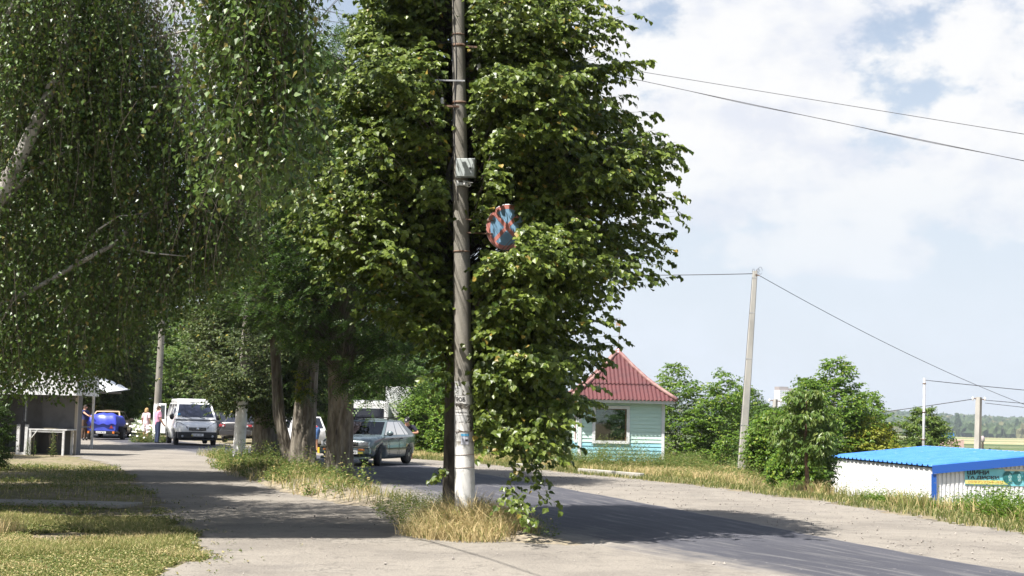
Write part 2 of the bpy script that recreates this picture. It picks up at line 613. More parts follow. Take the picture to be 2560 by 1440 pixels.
def gravel_nodes(t, pos):
    c = t.mix(t.ramp(t.noise(pos, .55, 5, .6), .40, .66), GRAVEL_A, GRAVEL_B)
    c = t.mix(t.math('MULTIPLY', t.ramp(t.noise(pos, 3.5, 6, .65), .50, .78), .7), c, GRAVEL_C)
    mp = t.new('ShaderNodeMapping')
    mp.inputs['Rotation'].default_value = (0, 0, R(-70))
    mp.inputs['Scale'].default_value = (.18, 1.6, 1)
    t.link(pos, mp.inputs[0])
    c = t.mix(t.math('MULTIPLY', t.ramp(t.noise(mp.outputs[0], 1.6, 4, .6), .5, .75), .45), c, (.30, .278, .246))
    c = t.mix(t.math('MULTIPLY', t.ramp(t.noise(pos, 38, 3, .7), .45, .75), .55), c, (.12, .112, .104))
    c = t.mix(t.math('MULTIPLY', t.ramp(t.noise(pos, 21, 3, .7), .62, .74), .6), c, (.36, .335, .30))
    # cracks and older darker patches
    cr = t.new('ShaderNodeTexVoronoi', feature='DISTANCE_TO_EDGE')
    cr.inputs['Scale'].default_value = .85
    wp = t.new('ShaderNodeVectorMath', operation='ADD')
    nz_ = t.new('ShaderNodeTexNoise')
    nz_.inputs['Scale'].default_value = 2.6
    nz_.inputs['Detail'].default_value = 5
    t.link(pos, nz_.inputs['Vector'])
    t.link(pos, wp.inputs[0])
    t.link(nz_.outputs['Color'], wp.inputs[1])
    t.link(wp.outputs[0], cr.inputs['Vector'])
    line = t.math('MULTIPLY', t.math('SUBTRACT', 1.0, t.ramp(cr.outputs['Distance'], .004, .022)), t.ramp(t.noise(pos, .8, 3), .48, .60))
    c = t.mix(t.math('MULTIPLY', line, .5), c, (.09, .083, .076))
    c = t.mix(t.math('MULTIPLY', t.ramp(t.noise(pos, .33, 4, .7), .56, .62), .35), c, (.15, .14, .132))
    v = t.new('ShaderNodeTexVoronoi', feature='F1')
    v.inputs['Scale'].default_value = 5.5
    t.link(pos, v.inputs['Vector'])
    spot = t.math('LESS_THAN', v.outputs['Distance'], .085)
    sel = t.new('ShaderNodeSeparateColor')
    t.link(v.outputs['Color'], sel.inputs[0])
    spot = t.math('MULTIPLY', spot, t.math('GREATER_THAN', sel.outputs[0], .6))
    c = t.mix(t.math('MULTIPLY', spot, .75), c, (.12, .11, .10))
    return c


def gravel_material():
    mt = bpy.data.materials.new('dusty_gravel')
    mt.use_nodes = True
    t = NT(mt.node_tree)
    b = t.n['Principled BSDF']
    b.inputs['Roughness'].default_value = .95
    b.inputs['Specular IOR Level'].default_value = .12
    pos = t.new('ShaderNodeNewGeometry').outputs['Position']
    t.link(gravel_nodes(t, pos), b.inputs['Base Color'])
    bp = t.new('ShaderNodeBump')
    bp.inputs['Strength'].default_value = .9
    bp.inputs['Distance'].default_value = .03
    t.link(t.math('ADD', t.noise(pos, 22, 4, .7), t.math('MULTIPLY', t.noise(pos, 2.2, 3), 1.6)), bp.inputs['Height'])
    t.link(bp.outputs[0], b.inputs['Normal'])
    return mt


def road_material():
    mt = bpy.data.materials.new('asphalt')
    mt.use_nodes = True
    t = NT(mt.node_tree)
    b = t.n['Principled BSDF']
    b.inputs['Roughness'].default_value = .78
    b.inputs['Specular IOR Level'].default_value = .3
    pos = t.new('ShaderNodeNewGeometry').outputs['Position']
    uv = t.new('ShaderNodeUVMap', uv_map='UVMap').outputs[0]
    sep = t.new('ShaderNodeSeparateXYZ')
    t.link(uv, sep.inputs[0])
    u, v = sep.outputs[0], sep.outputs[1]
    c = t.mix(t.ramp(t.noise(pos, .45, 5, .6), .35, .68), (.050, .051, .064), (.072, .072, .086))
    mp = t.new('ShaderNodeMapping')
    mp.inputs['Scale'].default_value = (26, .5, 1)
    t.link(uv, mp.inputs[0])
    st = t.noise(mp.outputs[0], 1, 5, .6)
    c = t.mix(t.math('MULTIPLY', t.ramp(st, .48, .70), .6), c, (.17, .165, .165))
    c = t.mix(t.math('MULTIPLY', t.ramp(t.noise(pos, 60, 3, .7), .45, .7), .5), c, (.05, .05, .055))
    # white flecks worn through the tar
    fl = t.noise(pos, 9, 4, .75)
    c = t.mix(t.math('MULTIPLY', t.ramp(fl, .66, .72), .8), c, (.40, .38, .36))
    # dust drifting in from both edges
    nz = t.noise(pos, 1.3, 6, .65)
    nz2 = t.noise(mp.outputs[0], .7, 4, .6)
    wob = t.math('ADD', t.math('MULTIPLY', t.math('SUBTRACT', nz, .5), .34), t.math('MULTIPLY', t.math('SUBTRACT', nz2, .5), .42))
    left = t.math('SUBTRACT', 1.0, t.ramp(t.math('ADD', u, wob), -.02, .24))
    right = t.ramp(t.math('ADD', u, t.math('MULTIPLY', wob, .22)), .955, .985)
    dust = t.math('MAXIMUM', left, right)
    t.link(t.mix(dust, c, gravel_nodes(t, pos)), b.inputs['Base Color'])
    bp = t.new('ShaderNodeBump')
    bp.inputs['Strength'].default_value = .5
    bp.inputs['Distance'].default_value = .02
    t.link(t.noise(pos, 45, 4, .7), bp.inputs['Height'])
    t.link(bp.outputs[0], b.inputs['Normal'])
    return mt


M['soil'] = ground_material()
M['gravel'] = gravel_material()
M['asphalt'] = road_material()

gx = axis_vals(-26, 26, .5, (-4200, 4200))
gy = axis_vals(2, 70, .5, (-300, 6500))
tag(link('ground', grid_mesh('ground', gx, gy, height, [M['soil']])), 'dry soil and straw ground running out to the far valley and hills', kind='structure')


def gravel_keep(x, y):
    j = .22 * vnoise(x, y, 2.1, 5) + .16 * vnoise(x, y, 6.3, 6)
    return (sdist(LANE, x, y) + j > 0) & (sdist(VERGE, x, y) + j < 0)


def gravel_z(x, y):
    return .007 + .003 * vnoise(x, y, 1.2, 4)


tag(link('gravel_lot', grid_mesh('gravel_lot', np.arange(-34, 14, .16), np.arange(6, 88, .16), gravel_z, [M['gravel']], gravel_keep)),
    'pale dusty gravel and worn asphalt of the side lane and shoulders', kind='structure')


def ribbon(name, Lp, Rp, z, material, nu=14, step=.5):
    """sheet between two edges; uv: across, along"""
    def arc(p):
        return np.concatenate([[0], np.cumsum(np.hypot(*np.diff(p, axis=0).T))])
    k = np.linspace(0, 1, 170)

    def smooth(p):
        s = np.linspace(0, 1, len(p))
        q = np.stack([np.interp(k, s, p[:, 0]), np.interp(k, s, p[:, 1])], 1)
        for _ in range(6):
            q[1:-1] = (q[:-2] + q[1:-1] * 2 + q[2:]) / 4
        return q
    a, b = smooth(Lp), smooth(Rp)
    al = arc((a + b) / 2)
    us = np.linspace(0, 1, nu)
    V, UV = [], []
    for i in range(len(k)):
        for u in us:
            p = a[i] * (1 - u) + b[i] * u
            V.append((p[0], p[1], z - .011 * (1 - min(1, min(u, 1 - u) / .08)) + .045 * math.sin(math.pi * u) ** 1.3))
            UV.append((u, al[i]))
    n = nu
    F = []
    for i in range(len(k) - 1):
        for j in range(nu - 1):
            F.append((i * n + j, i * n + j + 1, (i + 1) * n + j + 1, (i + 1) * n + j))
    F = np.array(F)
    me = raw_mesh(name, V, F.ravel(), np.arange(len(F)) * 4, [material], smooth=True)
    uvl = me.uv_layers.new(name='UVMap')
    uvl.data.foreach_set('uv', np.array(UV, np.float32)[F.ravel()].ravel())
    return me


tag(link('road', ribbon('road', ROAD_L, ROAD_R, .013, M['asphalt'])), 'dark patched asphalt road curving away to the left behind the trees', kind='structure')

# low soil bank that carries the trees between lane and road
ISL_L = np.array([(1.0, 18.5), (-.3, 18.9), (-1.25, 19.4), (-1.8, 22.0), (-2.25, 25.1), (-3.1, 25.9), (-4.7, 29.4), (-6.1, 33.8), (-7.6, 38.3), (-8.8, 43), (-9.6, 47.7), (-11.5, 53)], float)
ISL_R = np.array([(1.1, 18.6), (.45, 20.4), (-.6, 23.5), (-1.9, 27.0), (-2.55, 29.5), (-3.5, 32.5), (-4.4, 36.0), (-5.6, 40.5), (-7.0, 45), (-8.9, 48.7), (-10.5, 52.0), (-11.6, 53.3)], float)


def bank_in(x, y):
    """how far inside the bank (metres from its nearer edge)"""
    return np.minimum(sdist(ISL_L, x, y), -sdist(ISL_R, x, y))


def bank_z(x, y):
    d = bank_in(x, y)
    return .004 + .13 * sm(0, .8, d) + .03 * vnoise(x, y, 3, 2) * sm(0, .4, d)


def bank_keep(x, y):
    return bank_in(x, y) + .12 * vnoise(x, y, 3.3, 7) > .0


M['bank_soil'] = mat('bank_soil', (.24, .20, .15), .95, (.15, .13, .09), 3, bump=.8, bscale=18, c3=(.36, .30, .2), s3=8, f3=(.5, .65))
tag(link('tree_bank', grid_mesh('tree_bank', np.arange(-13, 3, .14), np.arange(17, 54, .14), bank_z, [M['bank_soil']], bank_keep)), 'low soil bank under the roadside trees', kind='structure')

# worn pavement slabs at the lawn's far edge
b = MB()
for i, (x, w_) in enumerate(((-9.9, 1.3), (-8.55, 1.25), (-7.25, .95))):
    b.slab([(x, 23.55, .02), (x + w_, 23.5 - .06 * i, .015), (x + w_, 24.9, -.03), (x, 25.0, -.03)], .06)
tag(b.build('path', M['concrete'], bevel=.012), 'broken strip of old paving slabs along the shaded lawn', kind='structure')
# kerbstones at the foot of the verge by the kiosk
b = MB()
for (x, y), (x2, y2) in zip([(2.15, 43.0), (3.15, 41.2)], [(3.05, 41.4), (3.75, 40.1)]):
    b.bar((x, y, .06), (x2, y2, .06), .15, .14)
for (x, y), (x2, y2) in zip([(.3, 47.0)], [(1.1, 45.3)]):
    b.bar((x, y, .05), (x2, y2, .05), .15, .12)
tag(b.build('kerb', M['concrete_new'], bevel=.015), 'pale leftover kerbstones lying in the verge', kind='structure')


# ---------------------------------------------------------------- leaves and grass as geometry
LEAF = {
    'heart': ([(0, 0, 0), (.40, .12, .05), (.46, .45, .09), (0, 1.0, -.06), (-.46, .45, .09), (-.40, .12, .05)], [(0, 1, 2, 3), (0, 3, 4, 5)]),
    'ovate': ([(0, 0, 0), (.36, .32, .06), (0, 1.0, -.05), (-.36, .32, .06)], [(0, 1, 2), (0, 2, 3)]),
    'narrow': ([(0, 0, 0), (.19, .35, .05), (.14, .7, .02), (0, 1.0, -.10), (-.14, .7, .02), (-.19, .35, .05)], [(0, 1, 2, 3), (0, 3, 4, 5)]),
    'leaflet': ([(0, 0, 0), (.24, .5, 0), (0, 1, 0), (-.24, .5, 0)], [(0, 1, 2, 3)]),
    'tuft': ([(0, 0, 0), (.5, .3, .1), (.1, .55, -.05), (.42, .8, .12), (0, 1.05, -.1), (-.3, .72, .1), (-.12, .5, -.06), (-.5, .38, .1)], [(0, 1, 2, 7), (7, 2, 6), (2, 3, 4, 5), (2, 5, 6)]),
}


def unit(a):
    return a / np.maximum(np.linalg.norm(a, axis=-1, keepdims=True), 1e-9)


def leaf_mesh(name, P, A, N, Sz, kind, material):
    P, A = P.reshape(-1, 3), unit(A.reshape(-1, 3))
    N = N.reshape(-1, 3)
    N = unit(N - A * (N * A).sum(-1, keepdims=True))
    U = np.cross(A, N)
    Sz = np.broadcast_to(np.asarray(Sz, float).reshape(-1, 1), (len(P), 1))
    tv, tf = LEAF[kind]
    tv = np.array(tv)
    V = P[:, None] + Sz[:, None] * (U[:, None] * tv[None, :, :1] + A[:, None] * tv[None, :, 1:2] + N[:, None] * tv[None, :, 2:3])
    n, k = len(P), len(tv)
    off = (np.arange(n) * k)[:, None]
    flat = np.concatenate([np.array(f) for f in tf])
    loops = (off + flat[None]).ravel()
    ln = np.array([len(f) for f in tf])
    starts = ((np.arange(n) * len(flat))[:, None] + np.concatenate([[0], np.cumsum(ln)[:-1]])[None]).ravel()
    return raw_mesh(name, V.reshape(-1, 3), loops, starts, [material])


def curve_tubes(name, O, C, T, r0, r1, seg, material, n=3, extra=None):
    """many quadratic curves as thin tubes in one mesh"""
    B = len(O)
    t = np.linspace(0, 1, seg + 1)[None, :, None]
    Pt = (1 - t) ** 2 * O[:, None] + 2 * t * (1 - t) * C[:, None] + t ** 2 * T[:, None]
    D = unit(np.gradient(Pt, axis=1))
    side = unit(np.cross(D, np.array([.13, .21, .97])))
    up = np.cross(side, D)
    rr = (np.asarray(r0).reshape(-1, 1) * (1 - t[0, :, 0]) + np.asarray(r1).reshape(-1, 1) * t[0, :, 0])[..., None]
    rr = np.broadcast_to(rr, (B, seg + 1, 1))
    a = 2 * np.pi * np.arange(n) / n
    V = Pt[:, :, None] + rr[:, :, None] * (side[:, :, None] * np.cos(a)[:, None] + up[:, :, None] * np.sin(a)[:, None])
    base = np.arange(B * (seg + 1)).reshape(B, seg + 1)[:, :-1].ravel() * n
    k = np.arange(n)
    F = np.stack([base[:, None] + k, base[:, None] + (k + 1) % n, base[:, None] + n + (k + 1) % n, base[:, None] + n + k], -1).reshape(-1, 4)
    return raw_mesh(name, V.reshape(-1, 3), F.ravel(), np.arange(len(F)) * 4, [material], smooth=True)


def bough_leaves(rng, O, T, K, J, tl, arch=.2, t0=.3, droop=.5, hang=.5, side=.9, up=1.0, outw=.5, jit=.3):
    """boughs O -> T carry K twigs, each twig J leaves; returns leaf base, axis, normal, and the bend point of each bough"""
    B = len(O)
    dist = np.linalg.norm(T - O, axis=1)
    C = (O + T) / 2 + np.stack([0 * dist, 0 * dist, arch * dist], 1)
    t = t0 + (1 - t0) * (np.arange(K)[None] + rng.random((B, K))) / K
    tt = t[..., None]
    base = (1 - tt) ** 2 * O[:, None] + 2 * tt * (1 - tt) * C[:, None] + tt ** 2 * T[:, None]
    tan = unit(2 * (1 - tt) * (C - O)[:, None] + 2 * tt * (T - C)[:, None])
    upv = np.array([0, 0, 1.0])
    sd = unit(np.cross(tan, upv + 1e-3))
    sg = np.where(np.arange(K) % 2 == 0, 1, -1)[None, :, None]
    d = unit(tan * .6 + sd * sg * side + rng.normal(0, jit, (B, K, 3)))
    L = tl * (1 - .5 * (t - t0) / (1 - t0)) * rng.uniform(.6, 1.2, (B, K))
    s = (np.arange(J)[None, None] + rng.uniform(.2, .9, (B, K, J))) / J * L[..., None]
    s4 = s[..., None]
    P = base[:, :, None] + d[:, :, None] * s4 - upv * droop * s4 * s4 / max(tl, .01)
    dt = unit(d[:, :, None] - upv * 2 * droop * s4 / max(tl, .01))
    ls = unit(np.cross(dt, upv + 1e-3))
    lg = np.where(np.arange(J) % 2 == 0, 1, -1)[None, None, :, None]
    A = unit(dt * .6 + ls * lg * .7 - upv * hang + rng.normal(0, .3, P.shape))
    outward = T - O
    outward[:, 2] *= .3
    outward = unit(outward)[:, None, None]
    N = upv * up + outward * outw + rng.normal(0, .45, P.shape)
    return P.reshape(-1, 3), A.reshape(-1, 3), N.reshape(-1, 3), C


def crown_tips(rng, n, prof, lump=.18, inner=.35, seed=0.0, cut=None):
    """prof rows: z, cx, cy, rx, ry.  Returns n points on (and partly inside) the outline, and the axis point at that height"""
    prof = np.array(prof, float)
    zz = np.linspace(prof[0, 0], prof[-1, 0], 400)
    w = np.interp(zz, prof[:, 0], prof[:, 3]) + .15
    cdf = np.cumsum(w) / w.sum()
    z = np.interp(rng.random(n), cdf, zz)
    a = rng.uniform(0, 2 * np.pi, n)
    rr = np.where(rng.random(n) < inner, np.sqrt(rng.uniform(.12, .8, n)), rng.uniform(.84, 1.04, n))
    lm = 1 + lump * (np.sin(3 * a + 1.9 * z + seed) + np.sin(5 * a - 2.6 * z + 2 * seed) + .7 * np.sin(2 * a + 4.3 * z)) / 2
    g = [np.interp(z, prof[:, 0], prof[:, k]) for k in (1, 2, 3, 4)]
    T = np.stack([g[0] + np.cos(a) * g[2] * rr * lm, g[1] + np.sin(a) * g[3] * rr * lm, z], 1)
    return T, np.stack([g[0], g[1], z], 1)


def trunk_mesh(name, pts, rads, material, n=40, rows=40, ridge=.0, seed=0.0, flare=.0, extra=None):
    """trunk with furrows running up it"""
    pts, rads = np.array(pts, float), np.array(rads, float)
    k = np.linspace(0, 1, len(pts))
    q = np.linspace(0, 1, rows)
    P = np.stack([np.interp(q, k, pts[:, i]) for i in range(3)], 1)
    r = np.interp(q, k, rads)
    for _ in range(2): P[1:-1] = (P[:-2] + 2 * P[1:-1] + P[2:]) / 4
    a = 2 * np.pi * np.arange(n) / n
    A, Z = np.meshgrid(a, P[:, 2])
    rid = np.abs(np.sin(A * 7 + 1.3 * np.sin(Z * 2.3 + A * 2 + seed) + .6 * np.sin(Z * 5.1 + seed))) - .5
    lobes = np.sin(A * 3 + seed + .3 * Z) * .5
    rr = r[:, None] * (1 + ridge * (rid + lobes * .8)) * (1 + flare * np.exp(-np.maximum(Z - P[0, 2], 0) * 3.0) * (1 + .35 * np.sin(A * 4 + seed)))
    V = np.stack([P[:, :1] + np.cos(A) * rr, P[:, 1:2] + np.sin(A) * rr, np.broadcast_to(P[:, 2:3], A.shape)], -1).reshape(-1, 3)
    i, j = np.meshgrid(np.arange(n), np.arange(rows - 1))
    F = np.stack([j * n + i, j * n + (i + 1) % n, (j + 1) * n + (i + 1) % n, (j + 1) * n + i], -1).reshape(-1, 4)
    loops = np.concatenate([F.ravel(), np.arange(n) + (rows - 1) * n])
    starts = np.concatenate([np.arange(len(F)) * 4, [len(F) * 4]])
    return raw_mesh(name, V, loops, starts, [material], smooth=True)


def blades(rng, x, y, z, h, w, lean, material, name):
    """grass blades: two-segment ribbons"""
    n = len(x)
    a = rng.uniform(0, 2 * np.pi, n)
    b = rng.uniform(0, 2 * np.pi, n)
    h = np.broadcast_to(h, (n,)) * rng.uniform(.5, 1.15, n)
    l = h * lean * rng.uniform(.2, 1.3, n)
    w = np.broadcast_to(w, (n,)) * rng.uniform(.7, 1.3, n)
    P0 = np.stack([x, y, z], 1)
    sd = np.stack([np.cos(a), np.sin(a), 0 * a], 1) * w[:, None] / 2
    dr = np.stack([np.cos(b), np.sin(b), 0 * b], 1)
    P1 = P0 + dr * (l * .35)[:, None]
    P1[:, 2] += h * .6
    P2 = P0 + dr * l[:, None]
    P2[:, 2] += h * np.sqrt(np.clip(1 - (l / h) ** 2 * .35, .2, 1))
    V = np.stack([P0 - sd, P0 + sd, P1 + sd * .75, P1 - sd * .75, P2], 1).reshape(-1, 3)
    off = (np.arange(n) * 5)[:, None]
    loops = (off + np.array([0, 1, 2, 3, 3, 2, 4])[None]).ravel()
    starts = ((np.arange(n) * 7)[:, None] + np.array([0, 4])[None]).ravel()
    return raw_mesh(name, V, loops, starts, [material])


def stems(rng, x, y, z, h, nl, leaf, material, name, kind='ovate', spread=.35, lean=.2):
    """upright weeds: leaves set round an upright stem, getting smaller to the top, and the stem itself"""
    n = len(x)
    h = np.broadcast_to(h, (n,)) * rng.uniform(.6, 1.2, n)
    a = rng.uniform(0, 2 * np.pi, n)
    top = np.stack([x + np.cos(a) * h * lean * rng.random(n), y + np.sin(a) * h * lean * rng.random(n), z + h], 1)
    bot = np.stack([x, y, z], 1)
    t = (np.arange(nl)[None] + rng.random((n, nl))) / nl * .95 + .05
    P = bot[:, None] * (1 - t[..., None]) + top[:, None] * t[..., None]
    b = rng.uniform(0, 2 * np.pi, (n, nl))
    reach = spread * h[:, None] * (1.05 - t) * .6
    dirv = np.stack([np.cos(b), np.sin(b), 0 * b], -1)
    P = P + dirv * (reach * rng.random((n, nl)))[..., None]
    A = dirv + np.array([0, 0, .35]) + rng.normal(0, .25, P.shape)
    N = np.array([0, 0, 1.0]) + dirv * .2 + rng.normal(0, .35, P.shape)
    Sz = leaf * (1.25 - .7 * t) * rng.uniform(.7, 1.3, (n, nl))
    return leaf_mesh(name, P, A, N, Sz.ravel(), kind, material)


def scatter(rng, n, x0, x1, y0, y1, keep):
    x, y = rng.uniform(x0, x1, n), rng.uniform(y0, y1, n)
    k = keep(x, y)
    return x[k], y[k]


# ---------------------------------------------------------------- trees
def Y_axis(T, axis, rise=.55, low=1.2):
    """where a bough leaves the trunk: lower than its tip"""
    O = axis.copy()
    hd = np.hypot(T[:, 0] - axis[:, 0], T[:, 1] - axis[:, 1])
    O[:, 2] = np.maximum(T[:, 2] - rise * hd, low)
    return O


def add_tree(name, label, cat, base, trunk_pts, trunk_r, O, T, K, J, tl, size, kind, leafmat, barkmat, group=None, r0=.022, ridge=.06, flare=.25, rows=30, n=20,
             seed=0.0, r=None, clear=None, **kw):
    r = r or rng
    root = empty(name, base, 0, label, cat, group)
    bx = np.array(base, float)
    if trunk_pts is not None:
        tp = np.array(trunk_pts, float) - bx
        link('trunk', trunk_mesh('trunk', tp, trunk_r, barkmat, n=n, rows=rows, ridge=ridge, flare=flare, seed=seed), root)
    P, A, N, C = bough_leaves(r, O, T, K, J, tl, **kw)
    if clear is not None:
        k_ = ~clear(P[:, 0], P[:, 1], P[:, 2], r.random(len(P)))
        P, A, N = P[k_], A[k_], N[k_]
    link('branches', curve_tubes('branches', O - bx, C - bx, T - bx, np.full(len(O), r0 * .3) + .0014 * np.linalg.norm(T - O, axis=1), np.full(len(O), .0018), 5, barkmat), root)
    link('crown', leaf_mesh('crown', P - bx, A, N, size * r.uniform(.7, 1.2, len(P)), kind, leafmat), root)
    return root


SHX, SHY = math.sin(R(SUN_AZ)) / math.tan(R(SUN_EL)), math.cos(R(SUN_AZ)) / math.tan(R(SUN_EL))   # how far a shadow moves per metre of height

# --- linden: the big tree behind the pole
LIND = (-1.07, 27.0, 0)
r1 = np.random.default_rng(11)
prof = [(1.2, 0.4, 22.9, 0.49, 1.0), (1.69, 0.27, 23.1, 0.67, 1.5), (2.32, 0.04, 23.6, 1.03, 2.2), (3.22, -0.27, 24.1, 1.71, 3.0), (4.39, -0.36, 24.2, 2.74, 3.6), (5.84, -0.23, 24.3, 3.15, 3.9), (6.74, -0.45, 24.4, 2.79, 3.7), (7.55, -0.9, 24.5, 2.43, 3.3), (8.63, -1.04, 24.5, 2.12, 3.0), (9.62, -1.08, 24.6, 1.71, 2.4), (10.62, -1.08, 24.6, 0.81, 1.2)]
T, ax = crown_tips(r1, 560, prof, lump=.12, inner=.97, seed=1.0)
# boughs that reach further out, read off the tree's ragged outline
ext = np.array([(1.74, 22.7, 6.86), (1.87, 23.2, 7.27), (1.56, 22.5, 7.56), (2.27, 22.8, 6.33), (2.72, 22.7, 5.92), (2.68, 23.1, 5.71), (2.8, 22.6, 5.3), (2.71, 22.4, 4.94), (2.58, 22.9, 4.64),
                (2.45, 22.5, 4.32), (2.67, 22.7, 4.19), (2.13, 22.4, 3.92), (1.33, 22.2, 8.35), (1.07, 22.5, 8.72), (1.69, 22.0, 3.2), (1.42, 21.8, 2.58), (1.28, 21.8, 2.14), (1.06, 21.6, 1.74),
                (0.8, 21.4, 1.52), (1.33, 22.0, 1.87), (0.55, 23.9, 1.9), (0.35, 23.8, 2.3), (0.88, 21.4, 2.4), (0.35, 23.15, 4.5), (0.42, 23.1, 4.95), (0.5, 23.15, 5.3), (0.35, 23.05, 4.2),
                (0.12, 23.1, 4.0), (-0.35, 23.25, 5.25), (0.6, 23.3, 5.6), (0.7, 23.5, 4.7), (0.2, 23.2, 3.6), (0.3, 23.3, 3.2), (0.15, 23.25, 2.7), (-0.1, 23.3, 2.35), (-0.35, 23.2, 2.45),
                (-0.55, 23.15, 4.75), (-0.95, 23.2, 4.7), (-1.25, 23.6, 4.9), (-1.5, 23.9, 5.3), (-1.81, 23.0, 5.4), (-2.28, 23.2, 4.93), (-2.76, 23.7, 5.03), (-1.6, 23.8, 4.3), (-2.09, 23.0, 4.26),
                (-2.66, 23.4, 4.27), (-3.24, 24.0, 4.46), (-3.33, 24.1, 3.98), (-1.35, 23.9, 3.6), (-1.0, 23.7, 3.9), (0.22, 22.9, 4.6), (0.28, 22.95, 5.15), (0.3, 22.85, 4.85), (0.12, 23.0, 4.95),
                (0.2, 23.02, 4.72), (0.14, 22.98, 4.5), (0.26, 22.9, 4.4), (0.06, 22.98, 4.6), (0.1, 22.95, 4.8), (0.16, 22.9, 4.95), (0.22, 22.92, 4.8), (0.08, 22.9, 4.45), (0.3, 22.9, 4.5),
                (0.18, 22.95, 5.05), (0.3, 23.0, 4.62), (0.24, 23.0, 4.9), (-0.5, 22.5, 5.7), (-0.9, 22.6, 5.5), (-0.7, 22.7, 6.1), (0.2, 22.9, 4.1), (-0.15, 23.0, 4.15), (-0.3, 22.9, 4.2),
                (-0.5, 23.2, 5.3), (-0.42, 23.1, 3.9), (-0.3, 23.2, 2.9), (-0.35, 23.25, 1.95), (-0.2, 23.2, 1.6), (0.3, 24.0, 1.3), (0.53, 21.4, 1.25), (0.71, 21.6, 1.07), (0.4, 24.0, 0.95),
                (0.97, 21.8, 1.21), (-3.05, 24.4, 6.08), (-2.48, 23.8, 6.46), (-1.8, 24.4, 6.6), (-2.76, 24.5, 7.13), (-2.09, 23.8, 7.6), (-2.77, 24.7, 8.18), (-1.5, 24.6, 8.2), (0.2, 24.0, 7.2),
                (0.8, 21.4, 6.03), (0.5, 24.0, 8.1), (1.06, 21.5, 6.91)])
cl, _ = crown_tips(r1, 150, prof, lump=.16, inner=.12, seed=1.0)
cl = np.repeat(cl, 8, 0)
T = np.vstack([T, cl + r1.normal(0, 1, cl.shape) * (.36, .36, .17), ext, ext + r1.normal(0, .12, ext.shape)])
T[:, 0] = np.where(T[:, 0] > 2.45, 2.45 + .25 * np.tanh((T[:, 0] - 2.45) / .4), T[:, 0])
cen = np.array([np.interp(T[:, 2], [q[0] for q in prof], [q[k] for q in prof]) for k in (1, 2)]).T
axis = np.stack([LIND[0] + .25 * (cen[:, 0] - LIND[0]), 26.3 + .5 * (cen[:, 1] - 26.3), T[:, 2]], 1)
O = Y_axis(T, axis, .3, 1.6)
# boughs pass beside the pole and the sign, not across them
f_ = np.clip((O[:, 1] - 23.3) / np.maximum(O[:, 1] - T[:, 1], 1e-3), 0, 1)
xc_, zc_ = O[:, 0] + f_ * (T[:, 0] - O[:, 0]), O[:, 2] + f_ * (T[:, 2] - O[:, 2]) + .12 * f_
kt_ = 23.4 / T[:, 1]
hit = (T[:, 1] < 23.3) & ((np.abs(xc_ + .69 + .038 * zc_) < .24) | (np.abs(T[:, 0] * kt_ + .69 + .038 * T[:, 2]) < .24) | (np.hypot((xc_ + .10) / .46, (zc_ - 4.75) / .5) < 1))
for f_ in np.linspace(.15, 1, 18):
    q_ = O * (1 - f_) + T * f_
    q_[:, 2] += .3 * f_ * (1 - f_)
    h_ = (23.45 - q_[:, 1]) / SHY
    hs_ = (23.25 - q_[:, 1]) / SHY
    ks_ = 23.3 / q_[:, 1]
    hit |= (hs_ > 0) & (np.hypot((q_[:, 0] + SHX * hs_ + .16) / .36, (q_[:, 2] - hs_ - 4.75) / .4) < 1) & (r1.random(len(O)) < .16)
    hit |= (hs_ > 0) & (np.hypot((q_[:, 0] * ks_ + .2) / .30, (1.65 + (q_[:, 2] - 1.65) * ks_ - 4.75) / .4) < 1)
    hit |= (h_ > 0) & (np.abs(q_[:, 0] + SHX * h_ + .69 + .038 * (q_[:, 2] - h_)) < .15) & (q_[:, 2] - h_ > 0) & (r1.random(len(O)) < .14)
hit |= (T[:, 0] / T[:, 1] < -.122) & ((T[:, 2] - 1.65) / T[:, 1] > .245)
O, T = O[~hit], T[~hit]
# sprays that come in from the right and hide that half of the sign
ns = 16
T = np.vstack([T, np.stack([r1.uniform(.10, .30, ns), r1.uniform(22.85, 23.1, ns), r1.uniform(4.35, 5.2, ns)], 1)])
O = np.vstack([O, np.stack([r1.uniform(.9, 1.4, ns), r1.uniform(23.4, 24.0, ns), r1.uniform(4.8, 5.7, ns)], 1)])


def keep_clear(x, y, z, q):
    # hardly any leaf hangs right before the pole, its box and the open half of the sign
    k = 23.4 / y
    xs, zs = x * k, 1.65 + (z - 1.65) * k
    a = (y < 23.9) & (np.abs(xs + .69 + .038 * zs) < .21) & (q > .05)
    b_ = (y < 23.7) & (np.abs(xs + .72) < .24) & (np.abs(zs - 5.65) < .32)
    c = (y < 23.6) & (((xs + .16) / .33) ** 2 + ((zs - 4.75) / .42) ** 2 < 1) & (xs < .09 + .12 * (q - .5))
    # nor does much of its shade fall on them
    h = (23.45 - y) / SHY
    gx_, gz_ = x + SHX * h, z - h
    a |= (h > 0) & (gz_ > -.5) & (np.abs(gx_ + .69 + .038 * gz_) < .27) & (q > .012)
    b_ |= (h > 0) & (np.abs(gx_ + .7) < .24) & (np.abs(gz_ - 5.65) < .36) & (q > .01)
    c |= (h > 0) & (((gx_ + .1) / .48) ** 2 + ((gz_ - 4.75) / .5) ** 2 < 1) & (q > .06)
    return a | b_ | c


linden = add_tree('linden_tree', 'tall leafy linden whose drooping boughs crowd round the grey concrete pole', 'tree', LIND,
         [(-1.07, 27.0, -.45), (-1.09, 26.9, 1.2), (-1.1, 26.6, 3.5), (-1.05, 26.0, 6.5), (-1.0, 25.3, 9.6)], [.15, .13, .125, .11, .03], O, T, 12, 10, .55, .096, 'heart', M['leaf_linden'], M['bark_dark'],
         clear=keep_clear,
         r=r1, arch=.16, t0=.42, droop=.55, hang=.62, outw=.55, ridge=.08, flare=.15)

